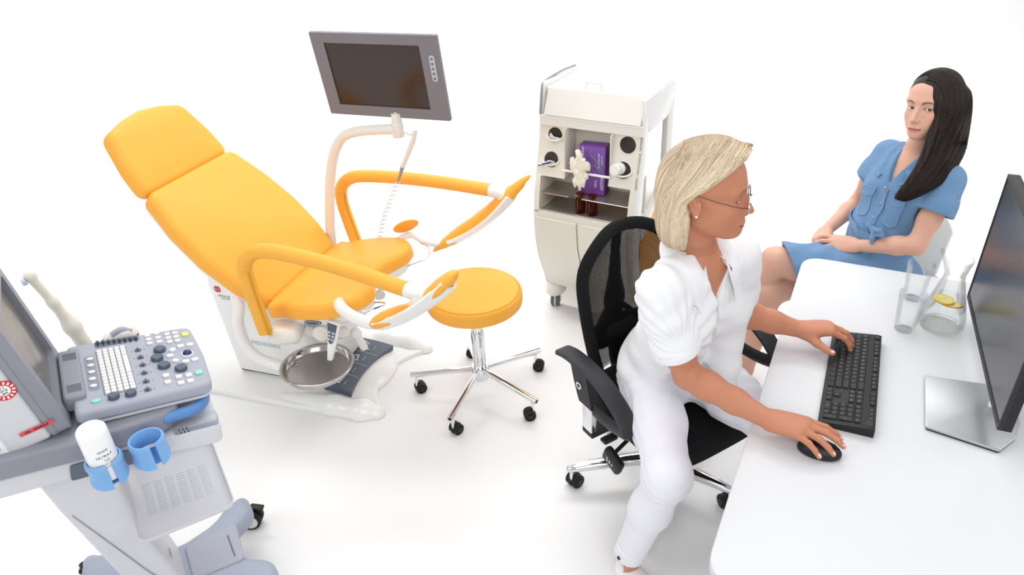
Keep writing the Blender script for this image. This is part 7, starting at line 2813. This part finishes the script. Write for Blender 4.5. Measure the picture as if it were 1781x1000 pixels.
# --- long dark hair
S = SDF()
h = HP
h.ell(S, (-0.012, 0.0, 0.040), (0.099, 0.082, 0.091), 0.02)
h.ell(S, (-0.030, 0.0, -0.020), (0.075, 0.080, 0.090), 0.04)
h.ell(S, (-0.035, 0.012, -0.085), (0.062, 0.076, 0.080), 0.04)
h.ell(S, (0.010, 0.048, 0.020), (0.060, 0.040, 0.070), 0.03)
h.ell(S, (0.096, -0.012, -0.018), (0.082, 0.060, 0.104), 0.008, '-')
h.ell(S, (0.030, -0.060, -0.060), (0.060, 0.060, 0.085), 0.010, '-')
h.ell(S, (0.050, 0.0, -0.120), (0.070, 0.055, 0.075), 0.010, '-')


LOCK_IN = [h.w((0.040, 0.050, 0.060)), h.w((0.048, 0.068, 0.000)), np.array((1.492, 2.445, 1.121)), np.array((1.469, 2.425, 1.041)), np.array((1.432, 2.415, 0.967)), np.array((1.397, 2.420, 0.905))]
LOCK_OUT = [h.w((-0.045, 0.070, 0.050)), h.w((-0.060, 0.078, -0.010)), np.array((1.663, 2.545, 1.062)), np.array((1.593, 2.450, 1.014)), np.array((1.522, 2.405, 0.964)), np.array((1.428, 2.412, 0.907))]
for k in range(7):
    t = k / 6
    pts = [a * (1 - t) + b * t + h.R @ np.array((0, 1, 0)) * 0.022 * math.sin(PI * t) * (1 - 0.10 * i) for i, (a, b) in enumerate(zip(LOCK_IN, LOCK_OUT))]
    sp_ = np.array(spline(pts, 4))
    S.chain(sp_, list(np.interp(np.linspace(0, 1, len(sp_)), [0, 0.3, 0.7, 0.92, 1], [0.019, 0.019, 0.014, 0.009, 0.003])), 0.012)
S_smooth = SDF()
S_smooth.p = list(S.p)
h.ell(S, (0.055, -0.006, 0.132), (0.055, 0.0030, 0.010), 0.003, '-')


def groove_p(P):
    q = h.loc(P)
    return 0.0010 * np.sin(np.arctan2(q[:, 1], q[:, 0] + 0.03) * 60) * np.clip((0.045 - q[:, 0]) / 0.03, 0, 1)


S.fn(groove_p)
V, F = S.mesh((h.o[0] - 0.20, h.o[1] - 0.20, h.o[2] - 0.32), (h.o[0] + 0.16, h.o[1] + 0.16, h.o[2] + 0.16), 0.0032)
q = h.loc(V)
mv = np.clip(0.5 + 0.5 * np.sin(np.arctan2(q[:, 1], q[:, 0] + 0.03) * 60 + q[:, 2] * 20), 0, 1)[:, None]
c0, c1 = np.array(lin((22, 16, 14))), np.array(lin((44, 32, 27)))
np_mesh('hair', pl(V), F, M_dark_hair, PT, c0 * (1 - mv) + c1 * mv)
strands, cols = [], []
rs = np.random.default_rng(8)
jobs, kinds = [], []
for i in range(420):
    t = rs.uniform(0, 1)
    a0 = h.w((0.062 - 0.11 * t, -0.006 + rs.normal() * 0.002, 0.128 - 0.02 * abs(t - 0.3)))
    a1 = h.w((0.050 - 0.10 * t, 0.046, 0.112 - 0.012 * t))
    pts = [a0, a1]
    tt_ = np.clip(t + rs.normal() * 0.08, 0, 1)
    end = len(LOCK_IN) - (rs.uniform() < 0.25)
    for j in range(end):
        p = LOCK_IN[j] * (1 - tt_) + LOCK_OUT[j] * tt_ + h.R @ np.array((0.1, 1, 0)) * 0.030 * (1 - 0.12 * j)
        pts.append(p + rs.normal(size=3) * 0.003)
    jobs.append((pts, 36, rs.uniform(0.0003, 0.0022)))
    kinds.append(np.clip(rs.normal(0.5, 0.35), 0, 1.4))
for i in range(170):      # front curtain beside the face
    t = rs.uniform(0, 0.35)
    j = rs.normal() * 0.002
    pts = [h.w((0.088 - 0.10 * t, -0.003, 0.112 + 0.06 * t)), h.w((0.078 - 0.10 * t, 0.028 + j, 0.108 + 0.03 * t)), h.w((0.066 - 0.10 * t, 0.056 + j, 0.070)), h.w((0.060 - 0.12 * t, 0.070 + j, 0.015))]
    for jx in range(2, len(LOCK_IN)):
        pts.append(LOCK_IN[jx] * (1 - t) + LOCK_OUT[jx] * t + h.R @ np.array((0.3, 0.7, 0)) * 0.016 + rs.normal(size=3) * 0.002)
    jobs.append((pts, 40, rs.uniform(0.0003, 0.0022)))
    kinds.append(np.clip(rs.normal(0.5, 0.35), 0, 1.4))
for i in range(120):      # far side, combed back behind the ear
    t = rs.uniform(0, 1)
    a0 = h.w((0.062 - 0.11 * t, -0.008, 0.128))
    pts = [a0, h.w((0.050 - 0.10 * t, -0.048, 0.108)), h.w((0.010 - 0.08 * t, -0.080, 0.060)), h.w((-0.035 - 0.05 * t, -0.083, 0.0)), h.w((-0.055 - 0.03 * t, -0.070, -0.08))]
    jobs.append((pts, 24, rs.uniform(0.0003, 0.0016)))
    kinds.append(0.5 * rs.uniform())
for P, k in zip(comb_all(S_smooth, jobs), kinds):
    strands.append(pl(P))
    cols.append(c0 * (1 - k) + c1 * k)
hh_ = ribbons('hair_strands', strands, 0.0011, M_dark_hair, PT, cols)
hh_['kind'] = 'stuff'
